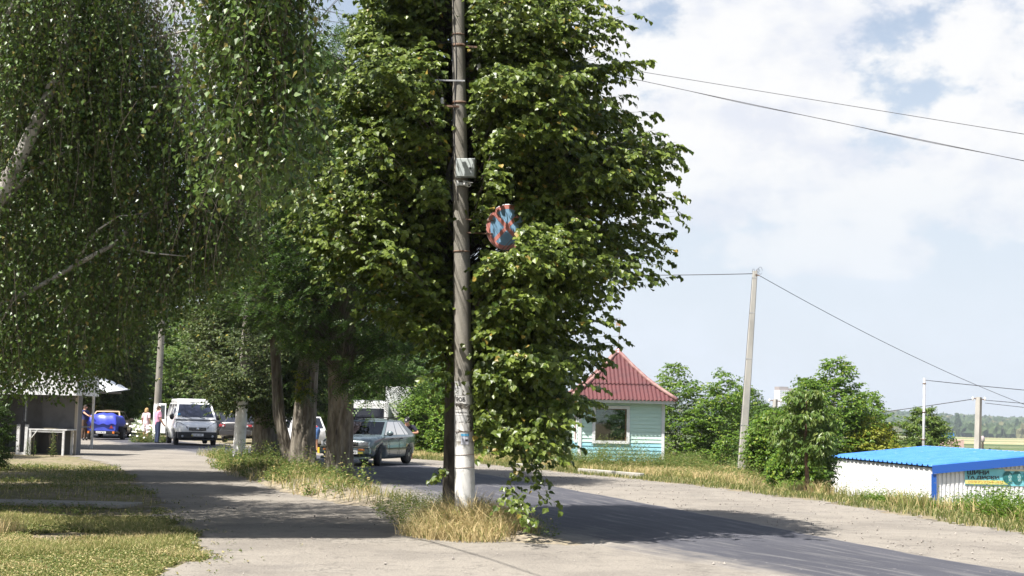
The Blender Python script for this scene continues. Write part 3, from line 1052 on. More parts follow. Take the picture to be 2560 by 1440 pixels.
# suckers and trailing shoots at the foot of the pole
r1 = np.random.default_rng(5)
O = np.array([(-.35, 23.0, 1.6), (-.1, 22.9, 1.1), (.0, 22.6, .7), (-.1, 22.8, .5), (.1, 22.6, .9), (.2, 23.2, 1.4), (.3, 23.2, 1.6), (-.9, 23.4, .9), (-.2, 22.4, .25)])
T = np.array([(.15, 22.4, .55), (.62, 22.2, .65), (.32, 21.8, .12), (.45, 21.2, -.02), (.75, 21.9, .28), (.8, 23.2, .95), (1.1, 23.6, 1.25), (-1.2, 23.2, .62), (.35, 20.9, .02)])
O = np.repeat(O, 2, 0) + r1.normal(0, .06, (18, 3))
T = np.repeat(T, 2, 0) + r1.normal(0, .09, (18, 3))
T[:, 2] = np.maximum(T[:, 2], .03)
suckers = add_tree('linden_suckers', 'leafy trailing shoots sprouting beside the whitewashed base of the pole', 'shrub', (0, 22.8, 0), None, None, O, T, 7, 3, .2, .095, 'heart', M['leaf_linden'], M['twig'],
         r=r1, arch=.15, t0=.2, droop=.4, hang=.5, r0=.004)


linden.location, linden.scale = (-.917, 23.14, .236), (.857, .857, .857)
suckers.location, suckers.scale = (0, 19.54, .236), (.857, .857, .857)


# --- acacias: feathery compound leaves
def compound(P, A, N, size, pairs, r):
    """replace each leaf by a feather of leaflets"""
    A = unit(A)
    N = unit(N - A * (N * A).sum(-1, keepdims=True))
    U = np.cross(A, N)
    n = len(P)
    L = size * r.uniform(.7, 1.2, n)
    t = (np.arange(pairs) + .8) / pairs
    base = P[:, None] + A[:, None] * (L[:, None] * t[None])[..., None] - np.array([0, 0, 1.0]) * (.35 * L[:, None] * t[None] ** 2)[..., None]
    out = []
    for s in (1, -1):
        ax = U * s * .9 + A * .45
        out.append((base, np.broadcast_to(ax[:, None], base.shape), np.broadcast_to(N[:, None], base.shape) + r.normal(0, .25, base.shape)))
    Sz = np.broadcast_to((L * .27)[:, None], (n, pairs))
    return (np.concatenate([o[0].reshape(-1, 3) for o in out]), np.concatenate([o[1].reshape(-1, 3) for o in out]), np.concatenate([o[2].reshape(-1, 3) for o in out]), np.tile(Sz.ravel(), 2))


def acacia(label, base, trunks, prof, nb, ext, seed, K=7, J=3, pairs=6):
    r = np.random.default_rng(seed)
    root = empty('acacia_tree', base, 0, label, 'tree', 'old acacias on the bank between lane and road')
    bx = np.array(base, float)
    for tp, tr in trunks:
        link('trunk', trunk_mesh('trunk', np.array(tp, float) - bx, tr, M['bark'], n=72, rows=70, ridge=.17, flare=.42, seed=seed * 1.3), root)
    T, ax = crown_tips(r, nb, prof, lump=.15, inner=.4, seed=seed)
    if ext is not None: T = np.vstack([T, ext])
    axis = np.stack([np.full(len(T), base[0]), np.full(len(T), base[1]), T[:, 2]], 1)
    O = Y_axis(T, axis, .45, 2.2)
    P, A, N, C = bough_leaves(r, O, T, K, J, .55, arch=.15, t0=.4, droop=.35, hang=.25, outw=.4)
    link('branches', curve_tubes('branches', O - bx, C - bx, T - bx, np.full(len(O), .014), np.full(len(O), .003), 5, M['bark_dark']), root)
    gx_, gy_ = P[:, 0] + SHX * (P[:, 2] - .8), P[:, 1] + SHY * (P[:, 2] - .8)
    k_ = ~((np.abs(gx_ + 5.45) < .5) & (np.abs(gy_ - 38) < .75) & (r.random(len(P)) < .9))
    P, A, N = P[k_], A[k_], N[k_]
    P, A, N, Sz = compound(P, A, N, .24, pairs, r)
    link('crown', leaf_mesh('crown', P - bx, A, N, Sz, 'leaflet', M['leaf_acacia']), root)
    return root


ext = np.array([(-3.2, 32.2, 2.35), (-2.6, 32.0, 2.5), (-2.2, 32.2, 2.25), (-1.8, 32, 2.45), (-3.5, 32.3, 2.7), (-2.9, 32.0, 2.05), (-2.3, 31.8, 2.75), (-3.3, 32.4, 1.95), (-3.0, 32.3, 2.6), (-2.5, 32.1, 2.1), (-2.0, 32.2, 2.15), (-1.5, 32.4, 2.3), (-2.7, 31.9, 2.9)])
ext = np.vstack([ext, ext + np.random.default_rng(2).normal(0, .25, ext.shape)])
acacia('dark thick furrowed acacia trunk in full shade right of the pale one', (-4.08, 34.4, 0),
       [([(-4.08, 34.4, -.1), (-4.08, 34.4, .5), (-4.06, 34.4, 1.6), (-4.10, 34.4, 3), (-4.0, 34.3, 5), (-3.8, 34.2, 8), (-3.6, 34.2, 10.5)], [.33, .30, .28, .29, .2, .12, .03])],
       [(3.2, -3.8, 34, 1.6, 1.8), (4.2, -4.0, 34, 2.8, 3.0), (5, -4.1, 34.3, 3.3, 3.3), (7, -4, 34.3, 3.3, 3.3), (9, -4, 34.3, 2.8, 2.8), (11.2, -3.9, 34.3, 1.2, 1.2)], 900, ext, 21)
acacia('pale sunlit acacia with deeply furrowed forked trunk in the row', (-5.55, 38.2, 0),
       [([(-5.5, 38.2, -.1), (-5.48, 38.2, .6), (-5.45, 38.2, 1.6), (-5.42, 38.2, 2.6), (-5.3, 38.2, 4.2), (-5.1, 38, 7), (-5, 38, 11)], [.37, .31, .285, .27, .2, .12, .03]),
        ([(-5.78, 38.5, -.1), (-5.95, 38.5, .6), (-6.2, 38.5, 1.5), (-6.3, 38.5, 2.6), (-6.5, 38.5, 4.5), (-6.9, 38.5, 7)], [.17, .15, .15, .13, .1, .03])],
       [(4.0, -6.1, 38, 1.7, 2), (4.8, -6.1, 38, 2.6, 3), (5.5, -5.9, 38, 3.3, 3.4), (8, -5.8, 38, 3.2, 3.4), (9.8, -5.7, 38, 2.0, 2.4), (11.6, -5.5, 38, .6, 1.0)], 950,
       np.array([(-5.6, 37.3, 2.4), (-5.3, 37.3, 2.15), (-5.45, 37.2, 1.95), (-5.7, 37.4, 2.9), (-4.9, 37.0, 12.4), (-5.3, 37, 12.2), (-4.6, 37.1, 11.9), (-5.9, 37.3, 11.8)]), 22)
# leafy shoot on the pale trunk
r1 = np.random.default_rng(8)
O = np.array([(-5.5, 37.9, 2.2)] * 16)
T = np.stack([r1.uniform(-5.75, -5.2, 16), r1.uniform(37.4, 37.7, 16), r1.uniform(1.85, 2.75, 16)], 1)
add_tree('trunk_shoots', 'bright yellow-green tuft of shoots sprouting from the pale acacia trunk', 'shoots', (-5.5, 37.8, 2.2), None, None, O, T, 8, 4, .16, .075, 'ovate', M['leaf_yellow'], M['twig'], r=r1, arch=.1, t0=.3, hang=.2, r0=.005)


def broadleaf(name, label, base, h, rad, prof, nb, K, J, tl, size, kind, lm, seed, group=None, cat='tree', tr=.16, bark='bark', ext=None, inner=.4, low=1.2, lump=.16, trunk=True, lean=(0, 0), **kw):
    r = np.random.default_rng(seed)
    bx = np.array(base, float)
    pr = [(z + bx[2], cx + bx[0], cy + bx[1], rx, ry) for z, cx, cy, rx, ry in prof]
    T, ax = crown_tips(r, nb, pr, lump=lump, inner=inner, seed=seed * .7)
    if ext is not None: T = np.vstack([T, np.array(ext)])
    axis = np.stack([np.full(len(T), bx[0]), np.full(len(T), bx[1]), T[:, 2]], 1) * .7 + .3 * np.stack([np.interp(T[:, 2], [q[0] for q in pr], [q[1] for q in pr]), np.interp(T[:, 2], [q[0] for q in pr], [q[2] for q in pr]), T[:, 2]], 1)
    O = Y_axis(T, axis, .5, bx[2] + low)
    tp = None
    if trunk:
        tp = [(bx[0], bx[1], bx[2] - .15), (bx[0] + lean[0] * .3, bx[1] + lean[1] * .3, bx[2] + h * .3), (bx[0] + lean[0], bx[1] + lean[1], bx[2] + h * .9)]
    kw = dict(dict(arch=.15, t0=.35, droop=.4, hang=.35), **kw)
    return add_tree(name, label, cat, base, tp, [tr, tr * .8, tr * .15], O, T, K, J, tl, size, kind, lm, M[bark], group, r=r, seed=seed, **kw)


def ball(z0, z1, rad, cx=0, cy=0, ry=None, low=.55):
    """egg-shaped crown outline"""
    ry = ry or rad
    k = [(0, low), (.15, .82), (.4, 1), (.65, .93), (.85, .62), (1, .2)]
    return [(z0 + (z1 - z0) * a, cx, cy, rad * b_, ry * b_) for a, b_ in k]


# elm with thick ivy-dark stems on the bank
broadleaf('elm_tree', 'stout elm with several dark stems behind the whitewashed white pole', (-7.6, 44.8, 0), 9, 3, [(1.7, .1, .3, 1.7, 1.5), (2.6, -.1, .5, 2.5, 2.2), (4, -.2, .6, 2.8, 2.5), (5.5, -.3, .6, 2.8, 2.4), (7, -.5, .6, 2.2, 1.9), (8.2, -.9, .6, .8, .8)], 1300, 9, 9, .55, .095, 'ovate', M['leaf_elm'], 31,
          group=None, tr=.42, ext=[(-7.0, 43.6, 1.4), (-6.8, 43.5, 1.6), (-7.2, 43.6, 1.2), (-6.5, 43.7, 1.5), (-7.4, 43.5, 1.75), (-9.5, 43.5, 1.9), (-10.2, 43.5, 2.3), (-9.0, 43.2, 1.6), (-10.8, 44, 2.6)] + [tuple(q) for q in np.random.default_rng(91).uniform((-9.6, 39.6, 2.0), (-6.3, 42.0, 4.4), (95, 3))] + [tuple(q) for q in np.random.default_rng(92).uniform((-8.6, 40.6, 1.75), (-7.2, 41.9, 2.5), (26, 3))], rows=50, n=48, ridge=.16, flare=.35, hang=.6)

# --- birch: white limbs with long hanging strands
r1 = np.random.default_rng(41)
root = empty('birch_tree', (-7.3, 16.7, 0), 0, 'weeping birch with white limbs hanging over the lawn on the left', 'tree')
bx = np.array((-7.3, 16.7, 0))
limbs = [([(-7.3, 16.7, -.1), (-7.15, 16.6, 1.2), (-6.6, 16.4, 2.8), (-6.07, 16.2, 3.72), (-5.82, 16.2, 4.23), (-5.6, 16.2, 4.73), (-5.41, 16.2, 5.23), (-5.29, 16.2, 5.6), (-5.18, 16.2, 6.18), (-5.02, 16.2, 7.57), (-4.9, 16.3, 8.1), (-4.85, 16.4, 8.6)], [.17, .15, .125, .098, .085, .08, .06, .055, .047, .03, .015, .005]),
         ([(-7.1, 16.5, 1.9), (-6.73, 16.2, 2.33), (-5.44, 16.2, 3.02), (-4.95, 16.2, 3.33), (-4.57, 16.2, 3.56), (-4.33, 16.2, 3.82), (-4.13, 16.2, 4.0), (-3.7, 16.3, 4.2), (-3.3, 16.4, 4.15)], [.06, .05, .031, .036, .033, .03, .026, .012, .004]),
         ([(-6.6, 16.4, 2.8), (-6.16, 16.1, 3.58), (-5.9, 16.1, 3.91), (-5.64, 16.1, 4.24), (-5.42, 16.1, 4.48), (-5.0, 16.1, 4.7)], [.06, .048, .045, .035, .028, .006]),
         ([(-7, 16.5, 3.6), (-6.26, 16.2, 5.4), (-6.0, 16.2, 5.73), (-5.73, 16.2, 5.97), (-5.45, 16.2, 6.31), (-5.2, 16, 7.2)], [.09, .06, .05, .045, .038, .01]),
         ([(-7.1, 16.5, 3.2), (-6.4, 16.0, 5.0), (-6.1, 15.9, 5.5), (-5.6, 15.8, 6.6), (-5.3, 15.7, 8)], [.07, .05, .045, .03, .01]),
         ([(-5.41, 16.2, 5.23), (-5.06, 16.1, 5.61), (-4.61, 16.0, 5.78), (-4.15, 16.0, 5.98), (-3.83, 16.0, 6.07), (-3.41, 16.1, 6.12)], [.035, .028, .026, .022, .016, .005]),
         ([(-5.5, 16.2, 4.9), (-4.81, 16.0, 5.26), (-4.22, 15.9, 5.37), (-3.75, 15.9, 5.39), (-3.25, 15.9, 5.41), (-3.01, 15.9, 5.37)], [.03, .018, .014, .016, .014, .004]),
         ([(-4.57, 16.2, 3.56), (-4.11, 15.95, 3.44), (-3.67, 15.9, 3.40)], [.016, .013, .004]),
         ([(-5.6, 16.2, 4.73), (-5.75, 15.9, 4.35), (-5.95, 15.9, 4.2)], [.03, .02, .006]), ([(-5.05, 16.2, 3.25), (-4.7, 16, 3.7), (-4.45, 15.9, 3.85), (-4.1, 15.9, 3.9)], [.02, .015, .01, .004]),
         ([(-5.0, 16.2, 7.6), (-4.3, 16.1, 7.8), (-3.6, 16, 7.7), (-3.1, 15.9, 7.2)], [.03, .025, .015, .004]), ([(-6, 16.3, 5.8), (-7.2, 16.6, 7), (-8, 16.8, 8)], [.05, .03, .006])]
b = MB()
b.tube(np.array(limbs[0][0]) - bx, limbs[0][1], 12)
b.build('trunk', M['birch_bark'], root, fix=False)
b = MB()
for p_, q_ in limbs[1:]:
    b.tube(np.array(p_) * (1.025, 1.025, 1.0) - bx, np.array(q_) * .82, 8)
# a bough that reaches towards the camera and carries the bright clump
BK, BL = 1.075, np.array((-7.85, 17.95, -.12))
front_bough = (np.array([(-5.35, 17.5, 7.4), (-4.4, 16.0, 7.2), (-3.4, 14.2, 6.7), (-2.5, 12.4, 6.2), (-1.95, 11.5, 5.75)]) - BL) / BK
b.tube(front_bough, [.022, .018, .014, .010, .005], 8)
b.build('branches', M['birch_bark'], root, fix=False)
# strands: tops spread through the crown, each hanging almost straight down
n = 8200
sx = np.concatenate([r1.uniform(-7.2, -2.75, 5000), r1.normal(-3.15, .32, 600), r1.uniform(-7, -3.4, 400), r1.uniform(-8.4, -3.6, 2200)])
sy = np.where(r1.random(n) < .36, r1.uniform(15.35, 16.4, n), 16.3 + np.abs(r1.normal(0, .95, n)))
sy[6000:] = r1.uniform(18, 22.2, 2200)
st = np.concatenate([r1.uniform(2.4, 8.0, 5000), r1.uniform(4.2, 7.0, 600), r1.uniform(5.5, 7.6, 400), np.where(r1.random(2200) < .5, r1.uniform(2.5, 4.5, 2200), r1.uniform(3.6, 8.2, 2200))])
right = (-2.62 + .12 * np.sin(st * 2.1)) * np.maximum(sy / 16.4, 1)
px = 1280 + sx / sy * 3555
low = 1.65 + (np.interp(px, [-800, 0, 150, 280, 330, 420, 520, 620, 700, 760], [1.72, 1.72, 1.78, 1.92, 2.35, 2.7, 3.0, 3.3, 3.9, 4.6]) - 1.65) * sy / 16.2
ln = np.minimum(r1.uniform(.7, 2.1, n), 4)
ok = (sx < right) & (sx / sy > -.385)
ok &= (vnoise(sx, st * .6, 1.5, 21) + .6 * vnoise(sx, st, 3.1, 22) > -.42 + .5 * (r1.random(n) - .5)) | (sy > 17.4)
# the outline narrows to the top
ok &= st < 7.9 - .25 * np.maximum(sx + 4.2, 0) + .35 * vnoise(sx, sy, 2.2, 31)
bot = np.maximum(st - ln, low + r1.uniform(-.12, .35, n))
ok &= (st - bot) > .3
# the sunlit lawn, the lane before it and the foot of the pole get no birch shade
SHX, SHY = math.sin(R(SUN_AZ)) / math.tan(R(SUN_EL)), math.cos(R(SUN_AZ)) / math.tan(R(SUN_EL))


def sunlit_spot(x, y, z):
    gx_, gy_ = x + SHX * z, y + SHY * z
    h = (20.1 - y) / SHY
    pole_ = (h > 0) & (np.abs(x + SHX * h + .7) < .45) & (z - h > 0) & (z - h < 8)
    return ((gy_ < 18.45 + .26 * (gx_ + 4)) & (gx_ > -9)) | ((gy_ > 18.4) & (gy_ < 22.6) & (gx_ > -1.55)) | pole_



def in_world(P_):
    return (P_ - bx) * BK + BL


wm_ = in_world(np.stack([sx, sy, (st + bot) / 2], 1))
ok &= ~sunlit_spot(wm_[:, 0], wm_[:, 1], wm_[:, 2]) | (r1.random(n) < .06)
sx, sy, st, bot = sx[ok], sy[ok], st[ok], bot[ok]
# the clump on the front bough
nf = 330
fw = np.stack([r1.uniform(-2.52, -1.98, nf), r1.uniform(11.0, 12.0, nf), np.where(r1.random(nf) < .5, r1.uniform(5.1, 5.8, nf), r1.uniform(3.9, 5.3, nf))], 1)
fw[:, 0] *= fw[:, 1] / 12.9
fw[:, 0] -= .35 * (r1.random(nf) < .35)
fw[:, 0] = np.minimum(fw[:, 0], -.158 * fw[:, 1])
fb = np.maximum(fw[:, 2] - r1.uniform(.6, 1.7, nf), 3.16 + .9 * np.maximum(fw[:, 0] + 2.05, 0) * 2 + r1.uniform(-.1, .3, nf))
fl = (fw - BL) / BK + bx
k_ = fw[:, 2] - fb > .3
sx, sy, st = np.concatenate([sx, fl[k_, 0]]), np.concatenate([sy, fl[k_, 1]]), np.concatenate([st, fl[k_, 2]])
bot = np.concatenate([bot, ((fb - BL[2]) / BK + bx[2])[k_]])
n = len(sx)
O = np.stack([sx, sy, st], 1)
T = np.stack([sx + r1.normal(.03, .22, n), sy + r1.normal(0, .16, n), bot], 1)
C = (O + T) / 2
off = unit(np.stack([r1.normal(0, 1, n), r1.normal(0, 1, n), np.zeros(n)], 1)) * .22
C = C + off
O = O - off * 1.5
O[:, 2] += .1
link('strands', curve_tubes('strands', O - bx, C - bx, T - bx, np.full(n, .0026), np.full(n, .0012), 5, M['twig']), root)
J = 46
t = (np.arange(J)[None] + r1.random((n, J))) / J
tt = t[..., None]
P = (1 - tt) ** 2 * O[:, None] + 2 * tt * (1 - tt) * C[:, None] + tt ** 2 * T[:, None]
keep = r1.random((n, J)) < np.clip((st - bot) / 1.35, .3, 1)[:, None]
ang = r1.uniform(0, 2 * np.pi, (n, J))
dirv = np.stack([np.cos(ang), np.sin(ang), 0 * ang], -1)
P = P + dirv * r1.uniform(.005, .085, (n, J))[..., None]
A = dirv * .7 + np.array([0, 0, -.8]) + r1.normal(0, .35, P.shape)
N = dirv + np.array([0, 0, .55]) + r1.normal(0, .4, P.shape)
P, A, N = P[keep], A[keep], N[keep]
wm_ = in_world(P)
keep = ~sunlit_spot(wm_[:, 0], wm_[:, 1], wm_[:, 2]) | (r1.random(len(P)) < .12) | (wm_[:, 1] < 14)
P, A, N = P[keep], A[keep], N[keep]
root.location, root.scale = BL, (BK, BK, BK)
link('crown', leaf_mesh('crown', P - bx, A, N, r1.uniform(.040, .068, len(P)), 'ovate', M['leaf_birch']), root)
BIRCH_LEAVES = len(P)

# --- trees further back on the left
back_group = 'trees closing the view behind the van and stalls'
bl = [('broad bright green tree behind the white van', (-19.5, 98, 0), 9, 5.0, .7, 9.5, 'leaf_far', 51), ('sunlit bushy tree right of the white van', (-13.5, 92, 0), 8, 4.2, .3, 8.0, 'leaf_far', 52),
      ('tall green tree above the white van roof', (-25.5, 104, 0), 11, 5.5, 1.0, 11, 'leaf_far', 53), ('dense dark tree left of the notice-covered pole', (-31.5, 108, 0), 12, 5.0, .2, 12.5, 'leaf_farm', 54),
      ('deep green tree in shade behind the blue trailer', (-26.5, 92, 0), 9, 3.6, .6, 9.0, 'leaf_farm', 55), ('leafy roadside tree behind the stall canopy', (-23.2, 79, 0), 9, 3.4, 2.0, 9.0, 'leaf_elm', 56),
      ('tree with two pale stems beyond the blue trailer', (-27.5, 88, 0), 9, 3.4, 2.1, 9.5, 'leaf_farm', 57), ('green tree far down the road over the grey sedan', (-9, 104, 0), 9, 4.8, .3, 9.5, 'leaf_far', 58),
      ('shady tree rising behind the grey market stall', (-26.0, 60, 0), 9, 3.2, 1.8, 9.5, 'leaf_elm', 59), ('tree standing across the road behind the acacias', (-4, 84, 0), 10, 4.6, .4, 10, 'leaf_farm', 60),
      ('tall back tree between the acacias and the kiosk roof', (-.5, 74, -.3), 8, 3.8, .3, 7.5, 'leaf_farm', 61), ('left-hand roadside tree beside the stalls', (-21.5, 43, 0), 9, 3.4, 2.6, 10, 'leaf_elm', 62),
      ('tree mostly outside the left edge that shades the middle of the lane', (-10.6, 22.6, 0), 9, 3.0, 2.6, 9.2, 'leaf_elm', 63), ('tree behind the birch shading the lane before the stall', (-12.3, 32.4, 0), 10, 3.5, 3.4, 11, 'leaf_elm', 64), ('tall tree beside the second stall seen through the birch strands', (-19.6, 57.8, 0), 13, 4.2, 3.6, 15, 'leaf_elm', 66), ('tree at the left edge behind the birch shading the bare lawn', (-10.9, 26.6, 0), 9, 3.0, 2.8, 9.6, 'leaf_elm', 65)]
for lab, base, h, rad, z0, z1, lm, sd in bl:
    broadleaf('roadside_tree', lab, base, h, rad, ball(z0, z1, rad), 1250 if base[1] < 40 else 760, 10, 7, .8, .17 if base[1] > 70 else .12, 'ovate' if base[1] < 70 else 'tuft', M[lm], sd, group=back_group, tr=.22, low=1.0, r0=.03, inner=.3)

# dark hedge plant at the picture's left edge and a shrub under the birch
broadleaf('yew_bush', 'dark evergreen bush beside the left end of the market stall', (-13.15, 36.5, 0), 1.9, .8, ball(.05, 1.75, .62), 260, 8, 6, .25, .06, 'narrow', M['leaf_farm'], 71, cat='shrub', tr=.06, bark='bark_dark', low=.2)

# --- right-hand side: bushes across the road
def bush(label, base, rad, z1, seed, lm='leaf_shrub', nb=260, size=.10, kind='ovate', ry=None, z0=.05, group='green bushes along the far verge', name='bush', K=9, J=6, tl=.5, **kw):
    base = (base[0], base[1], float(height(base[0], base[1])))
    z1 -= base[2]                                # z1 is the height of the top above the road
    return broadleaf(name, label, base, z1 * .8, rad, ball(z0, z1, rad, ry=ry, low=.8), nb, K, J, tl, size, kind, M[lm], seed, group=group, cat='bush', tr=.05, low=.25, r0=.008, inner=.3, lump=.2, **kw)


bush('sunlit tall bush right behind the pale green kiosk', (6.7, 57.5), 1.9, 3.9, 81, nb=420)
bush('tall green bush between the kiosk and the leaning pole', (8.6, 56.5), 1.8, 3.7, 82, nb=400)
bush('darker bush hidden behind the kiosk roof corner', (5.0, 60), 2.0, 3.3, 83, 'leaf_farm', nb=300)
bush('bush showing just behind the leaning concrete pole', (10.0, 60), 1.5, 3.0, 84, 'leaf_farm', nb=300)
bush('low dark bush at the foot of the leaning pole', (8.9, 46.5), 1.15, 1.9, 85, 'leaf_shrub', nb=260)
bush('round bush between the leaning pole and the cherry sapling', (8.9, 43.0), 1.05, 1.9, 86, 'leaf_farm', nb=280)
bush('upright bush with tall ragged top left of the blue roof', (12.6, 55.2), 1.9, 4.15, 87, nb=560, size=.11, z0=.2)
bush('dark bush behind the cherry sapling', (8.9, 48.5), 1.3, 2.2, 88, 'leaf_farm', nb=320)
bush('yellow-green bush beyond the blue-roofed shed', (13.7, 54.6), 1.25, 1.9, 89, 'leaf_yellow', nb=330, size=.09)
bush('green bush with pointed top over the yellow one', (14.5, 57.6), 1.15, 3.0, 90, nb=320)
bush('small green bush beside the yellow one', (15.0, 57.5), 1.1, 1.7, 91, 'leaf_yellow', nb=260)
bush('leafy cherry-like tree behind the shed and the thin grey post', (18.3, 63), 1.6, 2.4, 92, 'leaf_cherry', nb=420, size=.14, kind='narrow')
bush('bush behind the man in the black cap', (-3.4, 60), 1.6, 3.2, 93, nb=320)
bush('small sunlit bush beside the man in the black cap', (-2.3, 56.5), .95, 2.0, 94, 'leaf_shrub', nb=240)
bush('bush at the verge seen through the hanging linden', (-.6, 56), 1.5, 2.7, 95, nb=320)
bush('dark tall bush behind the verge left of the kiosk', (-1.8, 63), 2.2, 4.2, 96, 'leaf_farm', nb=360)
bush('bush tucked against the kiosk left wall', (1.0, 55), 1.4, 2.5, 97, nb=280)
bush('wide bush between the cherry sapling and the shed', (7.9, 39.5), .8, 1.0, 98, 'leaf_shrub', nb=240)
bush('straggly bush just left of the white shed wall', (8.3, 44.8), 1.0, 2.0, 99, nb=280)
bush('loose green bush filling the gap left of the tall ragged one', (10.9, 52.5), 1.5, 3.3, 103, nb=420)
bush('far right bush at the frame edge beyond the shed', (22.4, 60), .8, 1.3, 100, nb=220)
bush('pale bush behind the small concrete pole', (14.0, 70), 2.2, 2.1, 101, nb=300, size=.13)
bush('bushy mass far behind the leaning pole', (12.2, 76), 2.6, 2.7, 102, 'leaf_farm', nb=320, size=.14)

# cherry sapling with long hanging leaves
r1 = np.random.default_rng(110)
cz = float(height(7.02, 33.7))
T, ax = crown_tips(r1, 78, [(cz + .75, 6.9, 33.6, .4, .35), (cz + 1.2, 6.85, 33.6, .78, .6), (cz + 1.7, 6.85, 33.6, .85, .6), (cz + 2.15, 6.95, 33.6, .62, .5), (cz + 2.6, 7.1, 33.6, .2, .18)], lump=.2, inner=.3, seed=2)
T = np.vstack([T, [(6.25, 33.3, cz + 1.7), (6.3, 33.4, cz + 1.35), (6.2, 33.4, cz + 1.55), (6.5, 33.2, cz + 2.35), (7.2, 33.4, cz + 2.5), (7.65, 33.5, cz + 1.9)]])
O = Y_axis(T, np.stack([np.full(len(T), 7.0), np.full(len(T), 33.7), T[:, 2]], 1), .5, cz + .6)
add_tree('cherry_sapling', 'young cherry tree with thin reddish trunk and long drooping leaves', 'tree', (7.02, 33.7, cz),
         [(7.02, 33.7, cz - .1), (7.03, 33.7, cz + .5), (7.0, 33.7, cz + 1.2), (7.0, 33.65, cz + 2.3)], [.05, .045, .038, .01], O, T, 7, 5, .32, .15, 'narrow', M['leaf_cherry'], M['rust'], r=r1, arch=.2, t0=.35, droop=.5, hang=1.0, r0=.008)


# ---------------------------------------------------------------- grass and weeds
def stuff(name, me, label):
    return tag(link(name, me), label, kind='stuff')


r1 = np.random.default_rng(200)
zero = lambda x: np.zeros_like(x)


def lawn_keep(x, y):
    k = sdist(LANE, x, y) + .25 * vnoise(x, y, 2.1, 5) < -.02
    for cx, cy, rx, ry in ((-5.6, 18.4, .45, .55), (-5.25, 17.7, .6, .22), (-4.9, 16.75, .4, .16), (-6.6, 21.6, .8, .35), (-8, 24.2, 2.2, .75), (-5.9, 22.4, .6, .4)):
        k &= ((x - cx) / rx) ** 2 + ((y - cy) / ry) ** 2 + .5 * vnoise(x, y, 4, 3) > 1
    return k


x, y = scatter(r1, 150000, -8.2, -3.0, 13.2, 21.6, lambda x, y: lawn_keep(x, y) & (r1.random(len(x)) < .55 + .45 * (vnoise(x, y, 1.6, 1) > -.25)))
stuff('grass', stems(r1, x[:26000], y[:26000], zero(x[:26000]), .055, 5, .032, M['grass_green'], 'clover', 'ovate', .9, .5), 'short clover and knotgrass of the sunlit lawn')
x2, y2 = x[26000:], y[26000:]
stuff('grass', blades(r1, x2, y2, zero(x2), .055 + .05 * (vnoise(x2, y2, 1.3, 41) > .1), .006, .8, M['grass_mid'], 'lawn_blades'), 'short mixed grass blades on the sunlit lawn')
x, y = scatter(r1, 60000, -8.2, -3.0, 13.2, 21.6, lambda x, y: lawn_keep(x, y) & (vnoise(x, y, 1.1, 44) + .5 * vnoise(x, y, 3.7, 45) > .35))
stuff('dry_grass', blades(r1, x[:16000], y[:16000], zero(x[:16000]), .09, .006, .9, M['grass_dry'], 'lawn_straw'), 'dried-out straw patches in the sunlit lawn')
x, y = scatter(r1, 60000, -6, -1.5, 13.2, 30, lambda x, y: (sdist(LANE, x, y) > -.1) & (r1.random(len(x)) < .5 * np.exp(-np.maximum(sdist(LANE, x, y) + .2 * vnoise(x, y, 3, 5), 0) / .16) * (vnoise(x, y, 2.7, 31) > .0)))
stuff('grass', stems(r1, x, y, zero(x) + .01, .045, 5, .028, M['grass_green'], 'edge_clover', 'ovate', .9, .5), 'straggling clover creeping from the lawn into the lane')
x, y = scatter(r1, 26000, -8.4, -5.2, 13.0, 19.0, lambda x, y: (x + 5.95 + .35 * vnoise(x, y, 2, 8) + .16 * (y - 15.5) < 0) & lawn_keep(x, y))
stuff('dry_grass', blades(r1, x, y, zero(x), .26, .006, .75, M['grass_dry'], 'straw_blades'), 'long straw-coloured grass at the lawn edge')
x, y = scatter(r1, 70000, -14.5, -4.6, 21.2, 40, lambda x, y: lawn_keep(x, y) & (r1.random(len(x)) < .30 + .6 * (vnoise(x, y, .9, 4) > .0)))
stuff('grass', blades(r1, x[::2], y[::2], zero(x[::2]), .085, .011, .8, M['grass_mid'], 'shade_blades'), 'thin grass in the shade under the birch')
x, y = scatter(r1, 9000, -14.5, -4.6, 20.8, 40, lambda x, y: lawn_keep(x, y) & (vnoise(x, y, .9, 4) > .1))
stuff('weeds', stems(r1, x, y, zero(x), .14, 6, .045, M['leaf_weed'], 'shade_weeds', 'ovate', .8, .4), 'low weeds in the shaded lawn')

# straw tuft round the pole
def tuft_keep(x, y):
    return ((x + .62) / .95) ** 2 + ((y - 21.55) / 2.25) ** 2 + .35 * vnoise(x, y, 3, 2) < 1


x, y = scatter(r1, 42000, -2.0, .9, 18.2, 22.6, lambda x, y: r1.random(len(x)) < 1.15 * (1 - ((x + .52) / 1.0) ** 2 - ((y - 20.2) / 1.75) ** 2 + .4 * vnoise(x, y, 3, 2)))
zt = bank_z(x, y)
stuff('dry_grass', blades(r1, x, y, zt, .20 + .36 * r1.random(len(x)) ** 1.5 * np.clip(1.2 - np.hypot((x + .52) / 1.0, (y - 20.3) / 1.6), .2, 1), .009, 1.2, M['grass_dry'], 'pole_straw'), 'straw-coloured grass tuft round the foot of the pole')
x, y = scatter(r1, 5000, -2.3, .7, 19.3, 25.2, lambda x, y: bank_in(x, y) > -.1)
stuff('weeds', stems(r1, x[:1400], y[:1400], bank_z(x[:1400], y[:1400]), .28, 8, .04, M['leaf_weed'], 'pole_weeds', 'narrow', .6, .4), 'thin weeds mixed into the straw by the pole')

